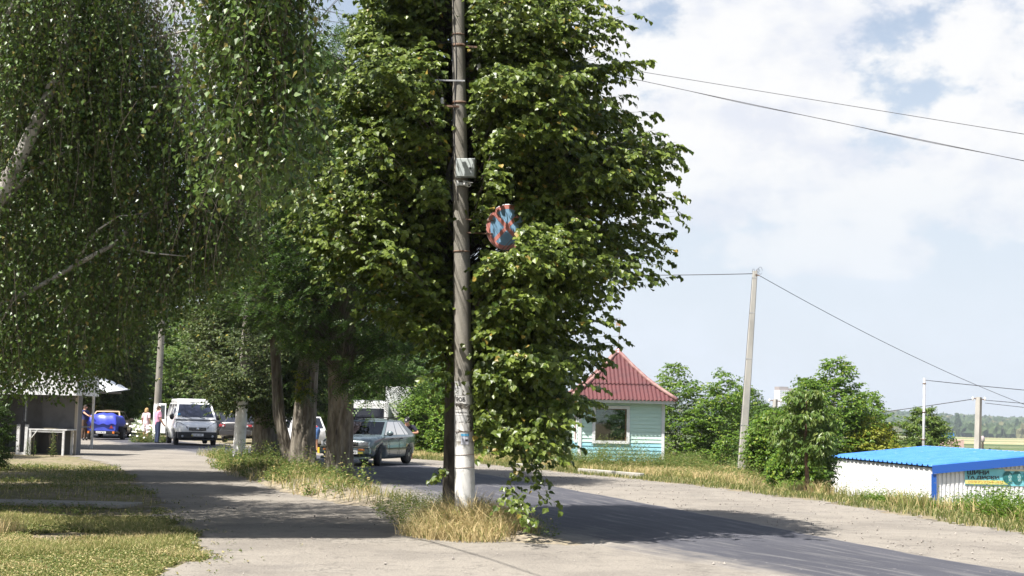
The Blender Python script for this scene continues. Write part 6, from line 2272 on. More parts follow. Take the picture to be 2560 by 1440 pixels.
def car(name, label, cat, loc, heading, paint, stations, cabin, wheels, glass, group=None, front=None, rear=None, pillars=None, wheel_r=.3, steer=0.0, mirrors=True, lower=None, arch=.055):
    """x forward, y left.  stations: (x, z_low, z_top, half width); cabin: (xr, tr, tf, xf, zbelt, zroof, wbelt, wroof)"""
    root = empty(name, loc, math.atan2(heading[1], heading[0]), label, cat, group)
    root.location.z = loc[2]

    def ring(s):
        x, zl, zt, w = s
        d = zt - zl
        return [(0, zl), (w * .86, zl), (w * .965, zl + .08), (w, zl + d * .42), (w * 1.0, zl + d * .6), (w * .975, zt - .10), (w * .94, zt - .025), (w * .86, zt), (0, zt + .012)]
    body = loft(stations, ring).build('body', paint, root)
    # wheel arches cut out of the body
    wb = max(s[3] for s in stations)
    for wx in wheels:
        cb = MB()
        cb.lathe([(wheel_r + arch, -wb - .1), (wheel_r + arch, wb + .1)], (wx, 0, wheel_r), 28, axis='y')
        co = cb.build('cutter', paint, None)
        co.matrix_world = root.matrix_basis
        bpy.context.view_layer.update()
        md = body.modifiers.new('arch', 'BOOLEAN')
        md.operation, md.object, md.solver = 'DIFFERENCE', co, 'EXACT'
        bpy.context.view_layer.update()
        me = evaluated(body)
        body.modifiers.clear()
        body.data = me
        bpy.data.objects.remove(co)
    me = body.data
    me.name = 'body'
    # dark inner arches and floor
    zl = stations[len(stations) // 2][1]
    b = MB()
    b.box(stations[0][0] + .25, stations[-1][0] - .25, -wb * .72, wb * .72, zl + .015, zl + .35)
    b.build('underbody', M['under'], root)
    # wheels
    for i, wx in enumerate(wheels):
        for s in (1, -1):
            w = MB()
            r_ = wheel_r
            w.lathe([(r_ * .64, -.095), (r_ * .9, -.10), (r_, -.07), (r_, .07), (r_ * .9, .10), (r_ * .64, .095)], (0, 0, 0), 28, axis='y')
            yaw = steer if i == len(wheels) - 1 else 0
            wo = w.build('wheel', M['rubber'], root, loc=(wx, s * (wb - .125), r_), rot=(0, 0, yaw))
            rm = MB()
            rm.lathe([(r_ * .66, .070), (r_ * .64, .098), (r_ * .5, .088), (r_ * .22, .098), (r_ * .1, .108)] if s > 0 else [(r_ * .1, -.108), (r_ * .22, -.098), (r_ * .5, -.088), (r_ * .64, -.098), (r_ * .66, -.070)], (0, 0, 0), 20, axis='y')
            for k in range(6):
                a = k * math.pi / 3
                rm.bar((r_ * .25 * math.cos(a), s * .097, r_ * .25 * math.sin(a)), (r_ * .6 * math.cos(a), s * .099, r_ * .6 * math.sin(a)), .035, .012)
            rm.build('rim', M['alloy'], wo)
    # cabin: pillars, roof and panes
    xr, tr, tf, xf, zb, zr, wbt, wrf = cabin
    zb0 = zb - .05
    us = pillars or [0, .06, .48, .53, .94, 1]
    vsl = [0, .10, .90, 1]
    fr = MB()

    def side_pt(u, v, s):
        xb, xt = xr + (xf - xr) * u, tr + (tf - tr) * u
        k = v ** .9
        return (xb + (xt - xb) * v, s * (wbt + (wrf - wbt) * v + .03 * math.sin(math.pi * v)), zb0 + (zr - zb0) * k)

    def end_pt(u, v, x0, x1, bow):
        w = wbt + (wrf - wbt) * v + .03 * math.sin(math.pi * v)
        y = (2 * u - 1) * w
        return (x0 + (x1 - x0) * v + bow * (1 - (2 * u - 1) ** 2), y, zb0 + (zr - zb0) * v ** .9)
    panes = []
    for s in (1, -1):
        for i in range(len(us) - 1):
            for j in range(3):
                uu = [us[i], us[i + 1]]
                q = []
                for (u, v) in ((uu[0], vsl[j]), (uu[1], vsl[j]), (uu[1], vsl[j + 1]), (uu[0], vsl[j + 1])):
                    q.append(side_pt(u, v, s))
                if s < 0: q = q[::-1]
                if j == 1 and i % 2 == 1: panes.append(('side_window', q))
                else: fr.add(q, [(0, 1, 2, 3)], 0)
    eu = [0, .05, .35, .65, .95, 1]
    for nm, x0, x1, bow in (('windscreen', xf, tf, .06), ('rear_window', xr, tr, -.04)):
        cells = []
        for i in range(5):
            for j in range(3):
                q = [end_pt(u, v, x0, x1, bow) for u, v in ((eu[i], vsl[j]), (eu[i + 1], vsl[j]), (eu[i + 1], vsl[j + 1]), (eu[i], vsl[j + 1]))]
                if nm == 'rear_window': q = q[::-1]
                if j == 1 and 0 < i < 4: cells.append(q)
                else: fr.add(q, [(0, 1, 2, 3)], 0)
        panes.append((nm, cells))
    nx, ny = 8, 8
    g = []
    for i in range(nx + 1):
        u = i / nx
        for j in range(ny + 1):
            v = 2 * j / ny - 1
            x = tr + (tf - tr) * u + ((.06 if u == 1 else (-.04 if u == 0 else 0)) * (1 - v * v))
            g.append((x, v * wrf, zr + .045 * (1 - v ** 2) * math.sin(math.pi * (.08 + .84 * u)) + .012 * (1 - v * v)))
    fr.add(g, [(i * (ny + 1) + j, (i + 1) * (ny + 1) + j, (i + 1) * (ny + 1) + j + 1, i * (ny + 1) + j + 1) for i in range(nx) for j in range(ny)], 0, True)
    fr.build('cabin', paint, root, fix=False)
    for nm, q in panes:
        b = MB()
        if nm == 'side_window': b.add(q, [(0, 1, 2, 3)])
        else:
            for c in q: b.add(c, [(0, 1, 2, 3)])
        b.build(nm, glass[nm] if isinstance(glass, dict) else glass, root, fix=False)
    # seats and dashboard
    b = MB()
    xs_ = xf - (xf - xr) * .48
    for s in (.36, -.36):
        b.box(xs_ - .12, xs_, s - .22, s + .22, zb - .35, zb + .25).box(xs_ - .11, xs_ - .02, s - .12, s + .12, zb + .25, zb + .42)
    b.box(xr + .35, xf - .12, -wbt * .9, wbt * .9, zb0 - .02, zb0 + .025)
    b.build('interior', M['interior'], root)
    if mirrors:
        for s in (1, -1):
            b = MB()
            b.lathe([(.05, -.035), (.085, -.03), (.095, .01), (.07, .05), (.03, .06)], (0, 0, 0), 12, axis='x')
            o = b.build('mirror', lower or paint, root, loc=(xf - .25, s * (wbt + .13), zb + .06))
            o.scale = (1, 1.25, .85) if mirrors is True else (1, 1.1, 1.5)
    return root


def part(root, name, material, *boxes, bevel=.01):
    b = MB()
    for q in boxes: b.box(*q)
    return b.build(name, material, root, bevel=bevel)


def plate(root, x, y, z, body, facing, w=.50, h=.11, flag=False):
    s = 1 if facing > 0 else -1
    p = part(root, 'number_plate', M['plate'], (x - .006, x + .006, y - w / 2, y + w / 2, z - h / 2, z + h / 2), bevel=0)
    text_on(body, h * .62, w * .78, p, frame_mtx((x + s * .0075, y - s * (.03 if flag else 0), z), (0, s, 0), (0, 0, 1)), M['ink'], bold=.02)
    if flag:
        part(p, 'flag_mark', M['lamp_yellow'], (x - .0065, x + s * .0068 if s > 0 else x + .0065, y - s * w / 2 + (0 if s > 0 else -.05), y - s * w / 2 + (.05 if s > 0 else 0), z - h / 2, z), bevel=0)
    return p


# teal hatchback coming round the bend
TEAL = car_paint('teal_paint', (.125, .165, .178), .25, .3)
st_ = [(-2.13, .42, .86, .62), (-2.08, .36, .93, .74), (-1.75, .26, .95, .82), (-.9, .20, .94, .845), (0, .20, .93, .845), (.75, .20, .92, .845), (1.1, .22, .915, .84), (1.75, .25, .85, .815), (2.08, .28, .79, .775), (2.17, .33, .73, .70)]
hd = Vector((-.27, -.963, 0)).normalized()
lf = Vector((-hd.y, hd.x, 0))
nf = Vector((-3.98, 43.55, 0))
cpos = nf - hd * 1.28 - lf * .72
tc = car('car', 'teal five-door hatchback with roof bars and its front wheels turned', 'car', (cpos.x, cpos.y, .055), hd, TEAL, st_, (-1.98, -1.05, .18, .98, .92, 1.375, .77, .58), (-1.27, 1.28), M['glass'], pillars=[0, .20, .30, .33, .58, .61, .96, 1], wheel_r=.30, steer=R(14), group=None)
part(tc, 'bumper', TEAL, (2.02, 2.235, -.80, .80, .36, .56), bevel=.04)
part(tc, 'bumper_strip', M['chrome'], (2.10, 2.245, -.78, .78, .562, .60), bevel=.012)
part(tc, 'front_spoiler', TEAL, (1.95, 2.20, -.77, .77, .21, .30), bevel=.03)
part(tc, 'air_intake', M['under'], (2.10, 2.222, -.52, .52, .301, .358), bevel=0)
gr_ = part(tc, 'grille', M['under'], (2.08, 2.19, -.42, .42, .615, .715), bevel=.005)
part(gr_, 'grille_bar', M['chrome'], (2.185, 2.20, -.42, .42, .66, .675), (2.185, 2.20, -.42, .42, .700, .714), bevel=.002)
for s in (1, -1):
    part(tc, 'headlight', M['lamp_clear'], (2.02, 2.175, min(s * .44, s * .76), max(s * .44, s * .76), .615, .735), bevel=.015)
    part(tc, 'indicator', M['lamp_amber'], (2.16, 2.24, min(s * .46, s * .66), max(s * .46, s * .66), .47, .525), bevel=.006)
    part(tc, 'fog_light', M['lamp_yellow'], (2.16, 2.238, min(s * .42, s * .62), max(s * .42, s * .62), .375, .44), bevel=.006)
for x in (-.75, .05):
    b = MB()
    b.bar((x, -.66, 1.46), (x, .66, 1.46), .035, .025)
    for s in (-1, 1): b.bar((x, s * .55, 1.37), (x, s * .57, 1.46), .05, .04)
    b.build('roof_bar', M['black'], tc)
plate(tc, 2.243, .20, .42, 'СА 305', 1, w=.5)
b = MB()
for s in (1, -1):
    b.box(-1.5, 1.05, s * .845 - .008, s * .845 + .008, .50, .53)
    for x in (-.28, .62): b.box(x - .004, x + .004, s * .853 - .003, s * .853 + .003, .3, .86)
    for x in (-.45, .35): b.box(x - .09, x + .03, s * .853 - .012, s * .853 + .012, .80, .835)
b.build('door_handle', M['black'], tc)
b = MB()
b.bar((1.0, .5, .93), (.80, -.1, 1.0), .015, .015).bar((1.0, -.15, .93), (.80, -.68, 1.0), .015, .015)
b.build('wiper', M['black'], tc)

# white van
VANP = car_paint('van_white', (.80, .80, .80), .3)
st_ = [(-2.38, .40, 1.18, .86), (-2.34, .30, 1.22, .92), (-1.5, .24, 1.22, .95), (0, .24, 1.22, .95), (1.3, .26, 1.20, .945), (1.72, .28, 1.06, .92), (2.1, .32, .98, .87), (2.30, .40, .88, .78), (2.38, .48, .80, .66)]
hv = Vector((.33, -.944, 0))
vn = car('van', 'white passenger van with black bumper parked facing the camera', 'van', (-14.65, 65.9, 0.05), hv, VANP, st_, (-2.36, -2.25, .82, 1.62, 1.20, 1.90, .905, .74), (-1.45, 1.45), {'windscreen': M['glass_van'], 'side_window': M['glass_van'], 'rear_window': M['glass_van']},
         pillars=[0, .04, .35, .40, .66, .70, .95, 1], wheel_r=.33, mirrors='tall', lower=M['black'])
part(vn, 'roof_cap', VANP, (-2.2, .15, -.72, .72, 1.905, 2.08), bevel=.08)
part(vn, 'bumper', M['black'], (2.12, 2.47, -.86, .86, .30, .60), (1.9, 2.15, -.935, .935, .32, .60), bevel=.05)
part(vn, 'bumper_lip', M['black'], (2.1, 2.44, -.78, .78, .22, .29), bevel=.03)
g_ = part(vn, 'grille', M['black'], (2.26, 2.44, -.38, .38, .66, .80), bevel=.03)
part(g_, 'grille_bar', M['chrome'], (2.43, 2.447, -.36, .36, .705, .715), (2.43, 2.447, -.36, .36, .745, .755), bevel=0)
b = MB()
b.lathe([(.065, 2.44), (.06, 2.458), (.02, 2.465)], (0, 0, .73), 20, axis='x')
b.build('round_badge', M['chrome'], g_)
for s in (1, -1):
    b = MB()
    y0, y1 = s * .43, s * .86
    b.add([(2.37, y0, .70), (2.42, y0, .82), (2.16, s * .72, 1.0), (1.86, s * .90, 1.03), (1.98, s * .915, .84), (2.22, s * .82, .70)] + [(2.2, y0, .70), (2.2, y0, .82), (2.0, s * .7, .96), (1.8, s * .80, .99), (1.86, s * .8, .84), (2.05, s * .7, .70)],
          [(0, 1, 2, 3, 4, 5), (0, 6, 7, 1), (1, 7, 8, 2), (2, 8, 9, 3), (3, 9, 10, 4), (4, 10, 11, 5), (5, 11, 6, 0)])
    b.build('headlight', M['lamp_clear'], vn)
    b = MB()
    b.lathe([(.055, 2.462), (.05, 2.478), (.02, 2.48)], (0, s * .66, .41), 16, axis='x')
    b.build('fog_light', M['lamp_clear'], vn)
plate(vn, 2.478, .0, .47, 'СА 1611 АН', 1, w=.52, h=.115, flag=True)
part(vn, 'sticker', mat('sticker_blue', (.08, .35, .62), .5), (1.50, 1.512, -.80, -.68, 1.32, 1.42), bevel=0)
part(vn, 'sticker', M['paper'], (1.565, 1.577, -.78, -.60, 1.245, 1.30), bevel=0)
b = MB()
b.bar((1.66, .4, 1.20), (1.50, -.15, 1.30), .02, .02).bar((1.66, -.2, 1.20), (1.52, -.66, 1.27), .02, .02)
b.build('wiper', M['black'], vn)
b = MB()
b.tube([(.35, 0, 1.93), (.25, 0, 2.25)], .008, 5)
b.build('aerial', M['black'], vn, fix=False)
# open rear door swung out on the van's right-hand side (left in the picture)
dr = MB()
dr.box(-.72, 0, -.02, .02, .45, 1.1).box(-.72, -.52, -.02, .02, 1.1001, 1.85).box(-.08, 0, -.02, .02, 1.1001, 1.85).box(-.52, -.08, -.02, .02, 1.76, 1.85)
d_ = dr.build('door', VANP, vn, bevel=.008, loc=(-1.9, -.97, 0), rot=(0, 0, R(22)))
part(d_, 'window', M['glass_van'], (-.519, -.081, -.008, .008, 1.101, 1.759), bevel=0)

SEDAN = [(-2.34, .42, .95, .68), (-2.28, .34, 1.02, .78), (-1.8, .25, 1.03, .86), (-.9, .20, .95, .895), (.2, .20, .94, .895), (1.0, .21, .93, .89), (1.7, .24, .84, .85), (2.15, .28, .74, .76), (2.3, .36, .66, .64)]
SCAB = (-1.78, -1.05, .25, 1.15, .95, 1.45, .80, .60)


def sedan(label, loc, hd_, paint, txt=None, group='cars queuing on the road beyond the trees', lamps=True, glass=None):
    c = car('car', label, 'car', loc, hd_, paint, SEDAN, SCAB, (-1.35, 1.36), glass or M['glass_dark'], group=group, wheel_r=.32)
    part(c, 'rear_bumper', paint, (-2.40, -2.2, -.80, .80, .36, .62), bevel=.05)
    part(c, 'front_bumper', paint, (2.1, 2.36, -.76, .76, .26, .50), bevel=.05)
    for s in (1, -1):
        t_ = part(c, 'tail_light', M['lamp_red'], (-2.355, -2.1, min(s * .50, s * .83), max(s * .50, s * .83), .77, .90), bevel=.04)
        b = MB()
        b.lathe([(.045, -2.372), (.05, -2.365), (.05, -2.355)], (0, s * .6, .82), 14, axis='x')
        b.build('reversing_lamp', M['lamp_clear'], t_)
        part(c, 'headlight', M['lamp_clear'], (2.05, 2.3, min(s * .40, s * .72), max(s * .40, s * .72), .56, .68), bevel=.03)
    part(c, 'grille', M['under'], (2.2, 2.34, -.36, .36, .52, .66), bevel=.01)
    if txt: plate(c, -2.372, 0, .74, txt, -1)
    return c


GREY = car_paint('grey_metallic', (.075, .072, .075), .28, .4)
pc = sedan('dark grey saloon seen from behind, beside the white-painted pole', (-13.35, 72.8, .05), (.06, 1.0), GREY)
part(pc, 'chrome_strip', M['chrome'], (-2.405, -2.38, -.74, .74, .60, .622), bevel=0)
bc = sedan('black car showing between the white van and the grey saloon', (-16.6, 80.5, .05), (-.12, 1.0), car_paint('black_paint', (.02, .02, .022), .3))
sv = sedan('silvery white car glimpsed between the dark trunks', (-11.5, 78.0, .05), (.42, -.9), car_paint('silver_paint', (.60, .62, .66), .3, .2))
bg_ = sedan('beige saloon hitched in front of the blue trailer', (-21.5, 77.2, .02), (-.10, 1.0), car_paint('beige_paint', (.46, .34, .24), .35), group=None, glass=glass_mat('beige_glass', (.40, .36, .36), .7))

# blue trailer under a tarpaulin
tl = empty('trailer', (-20.35, 72.2, .02), R(92), 'blue box trailer under a creased blue tarpaulin, seen from behind', 'trailer')
M['blue_steel'] = mat('blue_steel', (.045, .07, .42), .4, (.06, .09, .48), 3)
M['tarp'] = mat('tarpaulin', (.045, .062, .47), .38, (.06, .085, .56), 2.5, bump=.5, bscale=4)
part(tl, 'tub', M['blue_steel'], (-.95, .95, -.70, .70, .46, .92), bevel=.015)
part(tl, 'tail_ledge', M['blue_steel'], (-.975, -.951, -.68, .68, .47, .53), (-.965, -.951, -.68, .68, .78, .82), bevel=.004)
b = MB()
n = 24
vs, fs = [], []
r1 = np.random.default_rng(77)
for i in range(n + 1):
    for j in range(n + 1):
        u, v = i / n, j / n
        x, y = -1.0 + 2.0 * u, -.74 + 1.48 * v
        e = min(1, min(u, 1 - u) * 8) ** .3 * min(1, min(v, 1 - v) * 9) ** .3
        h_ = .93 + .30 * e + .10 * math.exp(-((v - .5) * 3.2) ** 2) * e + .025 * math.sin(9 * v + 4 * u) * e + .02 * math.sin(17 * v - 6 * u) + .012 * math.sin(26 * u)
        vs.append((x + (.02 * math.sin(14 * v)), y, h_))
fs = [(i * (n + 1) + j, (i + 1) * (n + 1) + j, (i + 1) * (n + 1) + j + 1, i * (n + 1) + j + 1) for i in range(n) for j in range(n)]
o = len(vs)
rim = [i * (n + 1) for i in range(n + 1)] + [n * (n + 1) + j for j in range(1, n + 1)] + [i * (n + 1) + n for i in range(n - 1, -1, -1)] + [j for j in range(n - 1, 0, -1)]
for k, q in enumerate(rim): vs.append((vs[q][0] * 1.015, vs[q][1] * 1.015, .80 + .035 * math.sin(k * .9)))
fs += [(rim[k], rim[(k + 1) % len(rim)], o + (k + 1) % len(rim), o + k) for k in range(len(rim))]
b.add(vs, fs, 0, True)
b.build('tarpaulin', M['tarp'], tl)
part(tl, 'light_bar', M['black'], (-1.0, -.9, -.70, .70, .33, .455), bevel=.006)
plate(tl, -1.009, .0, .395, 'СА 6108 ХО', -1, w=.50, h=.105)
for s in (1, -1):
    b = MB()
    b.add([(-.985, s * .50 - .10, .60), (-.985, s * .50 + .10, .60), (-.985, s * .50, .76), (-.952, s * .50 - .10, .60), (-.952, s * .50 + .10, .60), (-.952, s * .50, .76)], [(0, 1, 2), (0, 3, 4, 1), (1, 4, 5, 2), (2, 5, 3, 0)])
    b.build('reflector', M['lamp_red'], tl)
    part(tl, 'tail_light', M['lamp_amber'], (-1.03, -.94, s * .62 - .055, s * .62 + .055, .34, .45), bevel=.008)
    part(tl, 'mudguard', M['black'], (-.30, .55, min(s * .71, s * .93), max(s * .71, s * .93), .64, .70), (-.36, -.29, min(s * .71, s * .93), max(s * .71, s * .93), .42, .699), (.54, .61, min(s * .71, s * .93), max(s * .71, s * .93), .42, .699), bevel=.01)
    b = MB()
    b.lathe([(.17, -.08), (.27, -.09), (.295, -.06), (.295, .06), (.27, .09), (.17, .08)], (0, 0, 0), 24, axis='y')
    wo = b.build('wheel', M['rubber'], tl, loc=(.12, s * .82, .295))
    b = MB()
    b.lathe([(.18, -.07), (.05, -.085), (.05, .085), (.18, .07)], (0, 0, 0), 16, axis='y')
    b.build('rim', M['alloy'], wo)
b = MB()
b.bar((.9, .5, .42), (2.2, 0, .42), .07, .07).bar((.9, -.5, .42), (2.2, 0, .42), .07, .07).bar((2.1, 0, .42), (2.9, 0, .42), .07, .07)
b.build('drawbar', M['black'], tl)

# white delivery van and grey box trailer behind the hatchback
wv_ = empty('delivery_van', (-6.05, 60.6, 0.02), R(96), 'white van seen from behind over the teal hatchback roof', 'van')
part(wv_, 'body', VANP, (-2.3, 2.2, -.88, .88, .42, 2.12), bevel=.10)
part(wv_, 'rear_window', M['glass_dark'], (-2.315, -2.295, -.68, .68, 1.30, 1.82), bevel=.02)
part(wv_, 'bumper', M['black'], (-2.40, -2.25, -.86, .86, .36, .58), bevel=.03)
for s in (1, -1): part(wv_, 'tail_light', M['lamp_red'], (-2.32, -2.2, s * .82 - .05, s * .82 + .05, .8, 1.2), bevel=.01)
for x in (-1.5, 1.4):
    for s in (1, -1):
        b = MB()
        b.lathe([(.18, -.1), (.30, -.1), (.33, -.06), (.33, .06), (.30, .1), (.18, .1)], (0, 0, 0), 20, axis='y')
        wo = b.build('wheel', M['rubber'], wv_, loc=(x, s * .80, .33))
        b = MB()
        b.lathe([(.19, -.09), (.05, -.105), (.05, .105), (.19, .09)], (0, 0, 0), 14, axis='y')
        b.build('rim', M['alloy'], wo)
part(wv_, 'roof_rack', M['steel'], (-2.0, 1.5, -.75, -.71, 2.13, 2.17), (-2.0, 1.5, .71, .75, 2.13, 2.17), (-1.9, -1.86, -.7099, .7099, 2.135, 2.165), (0, .04, -.7099, .7099, 2.135, 2.165), bevel=0)
bt = empty('box_trailer', (-4.75, 61.8, .0), R(95), 'pale grey plank-sided box trailer beside the white van', 'trailer')
M['plank'] = mat('plank_grey', (.60, .61, .60), .6, (.52, .53, .52), 4, stretch=(.4, .4, 3))
b = MB()
for k in range(9):
    z = .5 + k * .255
    b.box(-1.6, 1.6, -.62, .62, z, z + .245)
b.build('box', M['plank'], bt, bevel=.008)
part(bt, 'hatch', M['panel'], (-1.62, -1.601, -.30, .12, 1.86, 1.95), (-1.62, -1.601, -.30, .12, 1.62, 1.68), bevel=0)
part(bt, 'corner_trim', M['dark_steel'], (-1.63, -1.56, -.65, -.60, .45, 2.82), bevel=0)
for s in (1, -1):
    b = MB()
    b.lathe([(.2, -.09), (.33, -.09), (.36, -.05), (.36, .05), (.33, .09), (.2, .09)], (0, 0, 0), 20, axis='y')
    b.build('wheel', M['rubber'], bt, loc=(.1, s * .56, .36))

# open-boot car and yellow crates beside the bending shopper
hb = car('car', 'pale hatchback with a person bending at its boot, between the two big trunks', 'car', (-8.9, 60.5, .03), (-.35, .94), car_paint('pale_paint', (.62, .62, .62), .35), [(-1.9, .42, .86, .62), (-1.85, .36, .90, .74), (-1.5, .26, .92, .80), (-.5, .20, .92, .82), (.6, .20, .91, .82), (1.2, .24, .86, .79), (1.7, .28, .76, .72), (1.8, .35, .68, .62)], (-1.8, -1.45, .2, .95, .92, 1.42, .74, .58), (-1.2, 1.15), M['glass_dark'], wheel_r=.28)
for k, (x, y, lab) in enumerate(((-8.05, 57.2, 'yellow plastic crate on the ground left of the bare legs'), (-7.35, 57.3, 'yellow plastic crate on the ground right of the bare legs'))):
    cr = empty('crate', (x, y, .02), R(8 + 20 * k), lab, 'crate')
    M['crate_yellow'] = M.get('crate_yellow') or mat('crate_yellow', (.62, .42, .03), .5)
    part(cr, 'base', M['crate_yellow'], (-.24, .24, -.16, .16, 0, .02), bevel=0)
    part(cr, 'sides', M['crate_yellow'], (-.25, .25, -.18, -.161, 0, .22), (-.25, .25, .161, .18, 0, .22), (-.25, -.231, -.16, .16, 0, .22), (.231, .25, -.16, .16, 0, .22), bevel=0)

# ================================================================ people
BONES = [('pelvis', 'spine'), ('spine', 'chest'), ('chest', 'neck'), ('neck', 'head'), ('head', 'crown_'),
         ('chest', 'shL'), ('shL', 'elL'), ('elL', 'wrL'), ('wrL', 'haL'), ('chest', 'shR'), ('shR', 'elR'), ('elR', 'wrR'), ('wrR', 'haR'),
         ('pelvis', 'hiL'), ('hiL', 'knL'), ('knL', 'anL'), ('anL', 'toL'), ('pelvis', 'hiR'), ('hiR', 'knR'), ('knR', 'anR'), ('anR', 'toR')]
STAND = dict(pelvis=(0, 0, .95), spine=(.01, 0, 1.12), chest=(0, 0, 1.35), neck=(-.01, 0, 1.50), head=(.015, 0, 1.60), crown_=(.01, 0, 1.69),
             shL=(0, .19, 1.42), elL=(-.03, .25, 1.13), wrL=(.05, .26, .88), haL=(.07, .25, .80), shR=(0, -.19, 1.42), elR=(-.03, -.25, 1.13), wrR=(.05, -.26, .88), haR=(.07, -.25, .80),
             hiL=(0, .10, .90), knL=(.02, .11, .50), anL=(-.02, .11, .085), toL=(.13, .13, .04), hiR=(0, -.10, .90), knR=(.02, -.11, .50), anR=(-.02, -.11, .085), toR=(.13, -.13, .04))
RAD = dict(pelvis=(.135, .125), spine=(.135, .115), chest=(.15, .125), neck=(.055, .055), head=(.078, .092), crown_=(.062, .075), sh=(.062, .062), el=(.045, .045), wr=(.032, .028), ha=(.040, .024), hi=(.092, .092), kn=(.060, .060), an=(.042, .042), to=(.045, .032))


def person(label, loc, face, pose, clothes, scale=1.0, hair=None, cap=None, group=None, upper_only=False, slim=1.0):
    """clothes: list of (name, material, bones covered, from, to along the bone, swell)"""
    root = empty('person', loc, face, label, 'person', group)
    J = dict(STAND)
    J.update({k_: v_ for k_, v_ in pose.items() if k_ != 'look'})
    names = list(J)
    if upper_only: names = [n_ for n_ in names if n_[:2] not in ('kn', 'an', 'to')]
    idx = {n_: i for i, n_ in enumerate(names)}
    bones = [(a, c) for a, c in BONES if a in idx and c in idx]
    me = bpy.data.meshes.new('body')
    me.from_pydata([tuple(Vector(J[n_]) * scale) for n_ in names], [(idx[a], idx[c]) for a, c in bones], [])
    o = bpy.data.objects.new('body', me)
    COL.objects.link(o)
    md = o.modifiers.new('skin', 'SKIN')
    md.use_smooth_shade = True
    for n_, i in idx.items():
        r_ = RAD.get(n_) or RAD[n_[:2]]
        d_ = me.skin_vertices[0].data[i]
        d_.radius = (r_[0] * scale * slim, r_[1] * scale * slim)
        d_.use_root = n_ == 'pelvis'
    sb = o.modifiers.new('sub', 'SUBSURF')
    sb.levels = sb.render_levels = 2
    bpy.context.view_layer.update()
    body = evaluated(o)
    bpy.data.objects.remove(o)
    # fingers, thumb, nose and ears joined into the same mesh
    bm = bmesh.new()
    bm.from_mesh(body)
    ex_ = MB()
    for s, sg_ in (('L', 1), ('R', -1)):
        h_, w_ = Vector(J['ha' + s]) * scale, Vector(J['wr' + s]) * scale
        d_ = (h_ - w_).normalized()
        side = d_.cross(Vector((0, 0, 1)))
        side = side.normalized() if side.length > .1 else Vector((1, 0, 0))
        for k in range(4):
            a = h_ + side * (k - 1.5) * .017 * scale
            L_ = (.062, .074, .07, .055)[k] * scale
            ex_.tube([a, a + d_ * L_ * .5 + side * .004, a + d_ * L_ * .9 - side.cross(d_) * .02], [.0095 * scale, .009 * scale, .007 * scale], 6)
        a = w_.lerp(h_, .5) + side * .03 * scale
        ex_.tube([a, a + d_ * .03 * scale + side * .025 * scale, a + d_ * .065 * scale + side * .03 * scale], [.011 * scale, .010 * scale, .008 * scale], 6)
    hp, up_ = Vector(J['head']) * scale, (Vector(J['crown_']) - Vector(J['neck'])).normalized()
    fw_ = Vector((1, 0, 0)) if 'look' not in pose else Vector(pose['look'])
    fw_ = (fw_ - up_ * fw_.dot(up_)).normalized()
    sd_ = up_.cross(fw_)
    ex_.tube([hp + fw_ * .082 * scale + up_ * .03, hp + fw_ * .108 * scale - up_ * .005, hp + fw_ * .085 * scale - up_ * .018], [.010, .016, .012], 6)
    for s in (1, -1): ex_.tube([hp + sd_ * s * .074 * scale - up_ * .015, hp + sd_ * s * .092 * scale + up_ * .015, hp + sd_ * s * .078 * scale + up_ * .035], [.012, .015, .010], 6)
    em = bpy.data.meshes.new('t')
    em.from_pydata(ex_.v, [], ex_.f)
    bm.from_mesh(em)
    bm.to_mesh(body)
    bm.free()
    body.materials.clear()
    body.materials.append(M['skin'])
    body.polygons.foreach_set('use_smooth', [True] * len(body.polygons))
    bo = link('body', body, root)
    bo.data.name = 'body'
    # nearest bone of every face
    nf_ = len(body.polygons)
    cen_ = np.empty(nf_ * 3, np.float32)
    body.polygons.foreach_get('center', cen_)
    cen_ = cen_.reshape(-1, 3)
    best, which, along = np.full(nf_, 9e9), np.zeros(nf_, int), np.zeros(nf_)
    for k, (a, c) in enumerate(bones):
        p, q = np.array(Vector(J[a]) * scale), np.array(Vector(J[c]) * scale)
        t = np.clip(((cen_ - p) @ (q - p)) / max((q - p) @ (q - p), 1e-9), 0, 1)
        d_ = np.linalg.norm(cen_ - p - t[:, None] * (q - p), axis=1) / (RAD.get(c) or RAD[c[:2]])[0] ** .5
        u = d_ < best
        best = np.where(u, d_, best)
        which = np.where(u, k, which)
        along = np.where(u, t, along)
    key = {(a, c): k for k, (a, c) in enumerate(bones)}
    for nm, material, cover, swell in clothes:
        sel = np.zeros(nf_, bool)
        for (a, c, lo, hi) in cover:
            for s in ('L', 'R'):
                kk = key.get((a.replace('*', s), c.replace('*', s)))
                if kk is not None: sel |= (which == kk) & (along >= lo) & (along <= hi)
        bm = bmesh.new()
        bm.from_mesh(body)
        bm.faces.ensure_lookup_table()
        bmesh.ops.delete(bm, geom=[f for i, f in enumerate(bm.faces) if not sel[i]], context='FACES')
        for f in bm.faces: f.material_index = 0
        bm.normal_update()
        mv = {v: v.normal.copy() for v in bm.verts}
        for v, nn in mv.items(): v.co += nn * swell
        cm = bpy.data.meshes.new(nm)
        bm.to_mesh(cm)
        bm.free()
        cm.materials.append(material)
        link(nm, cm, root)
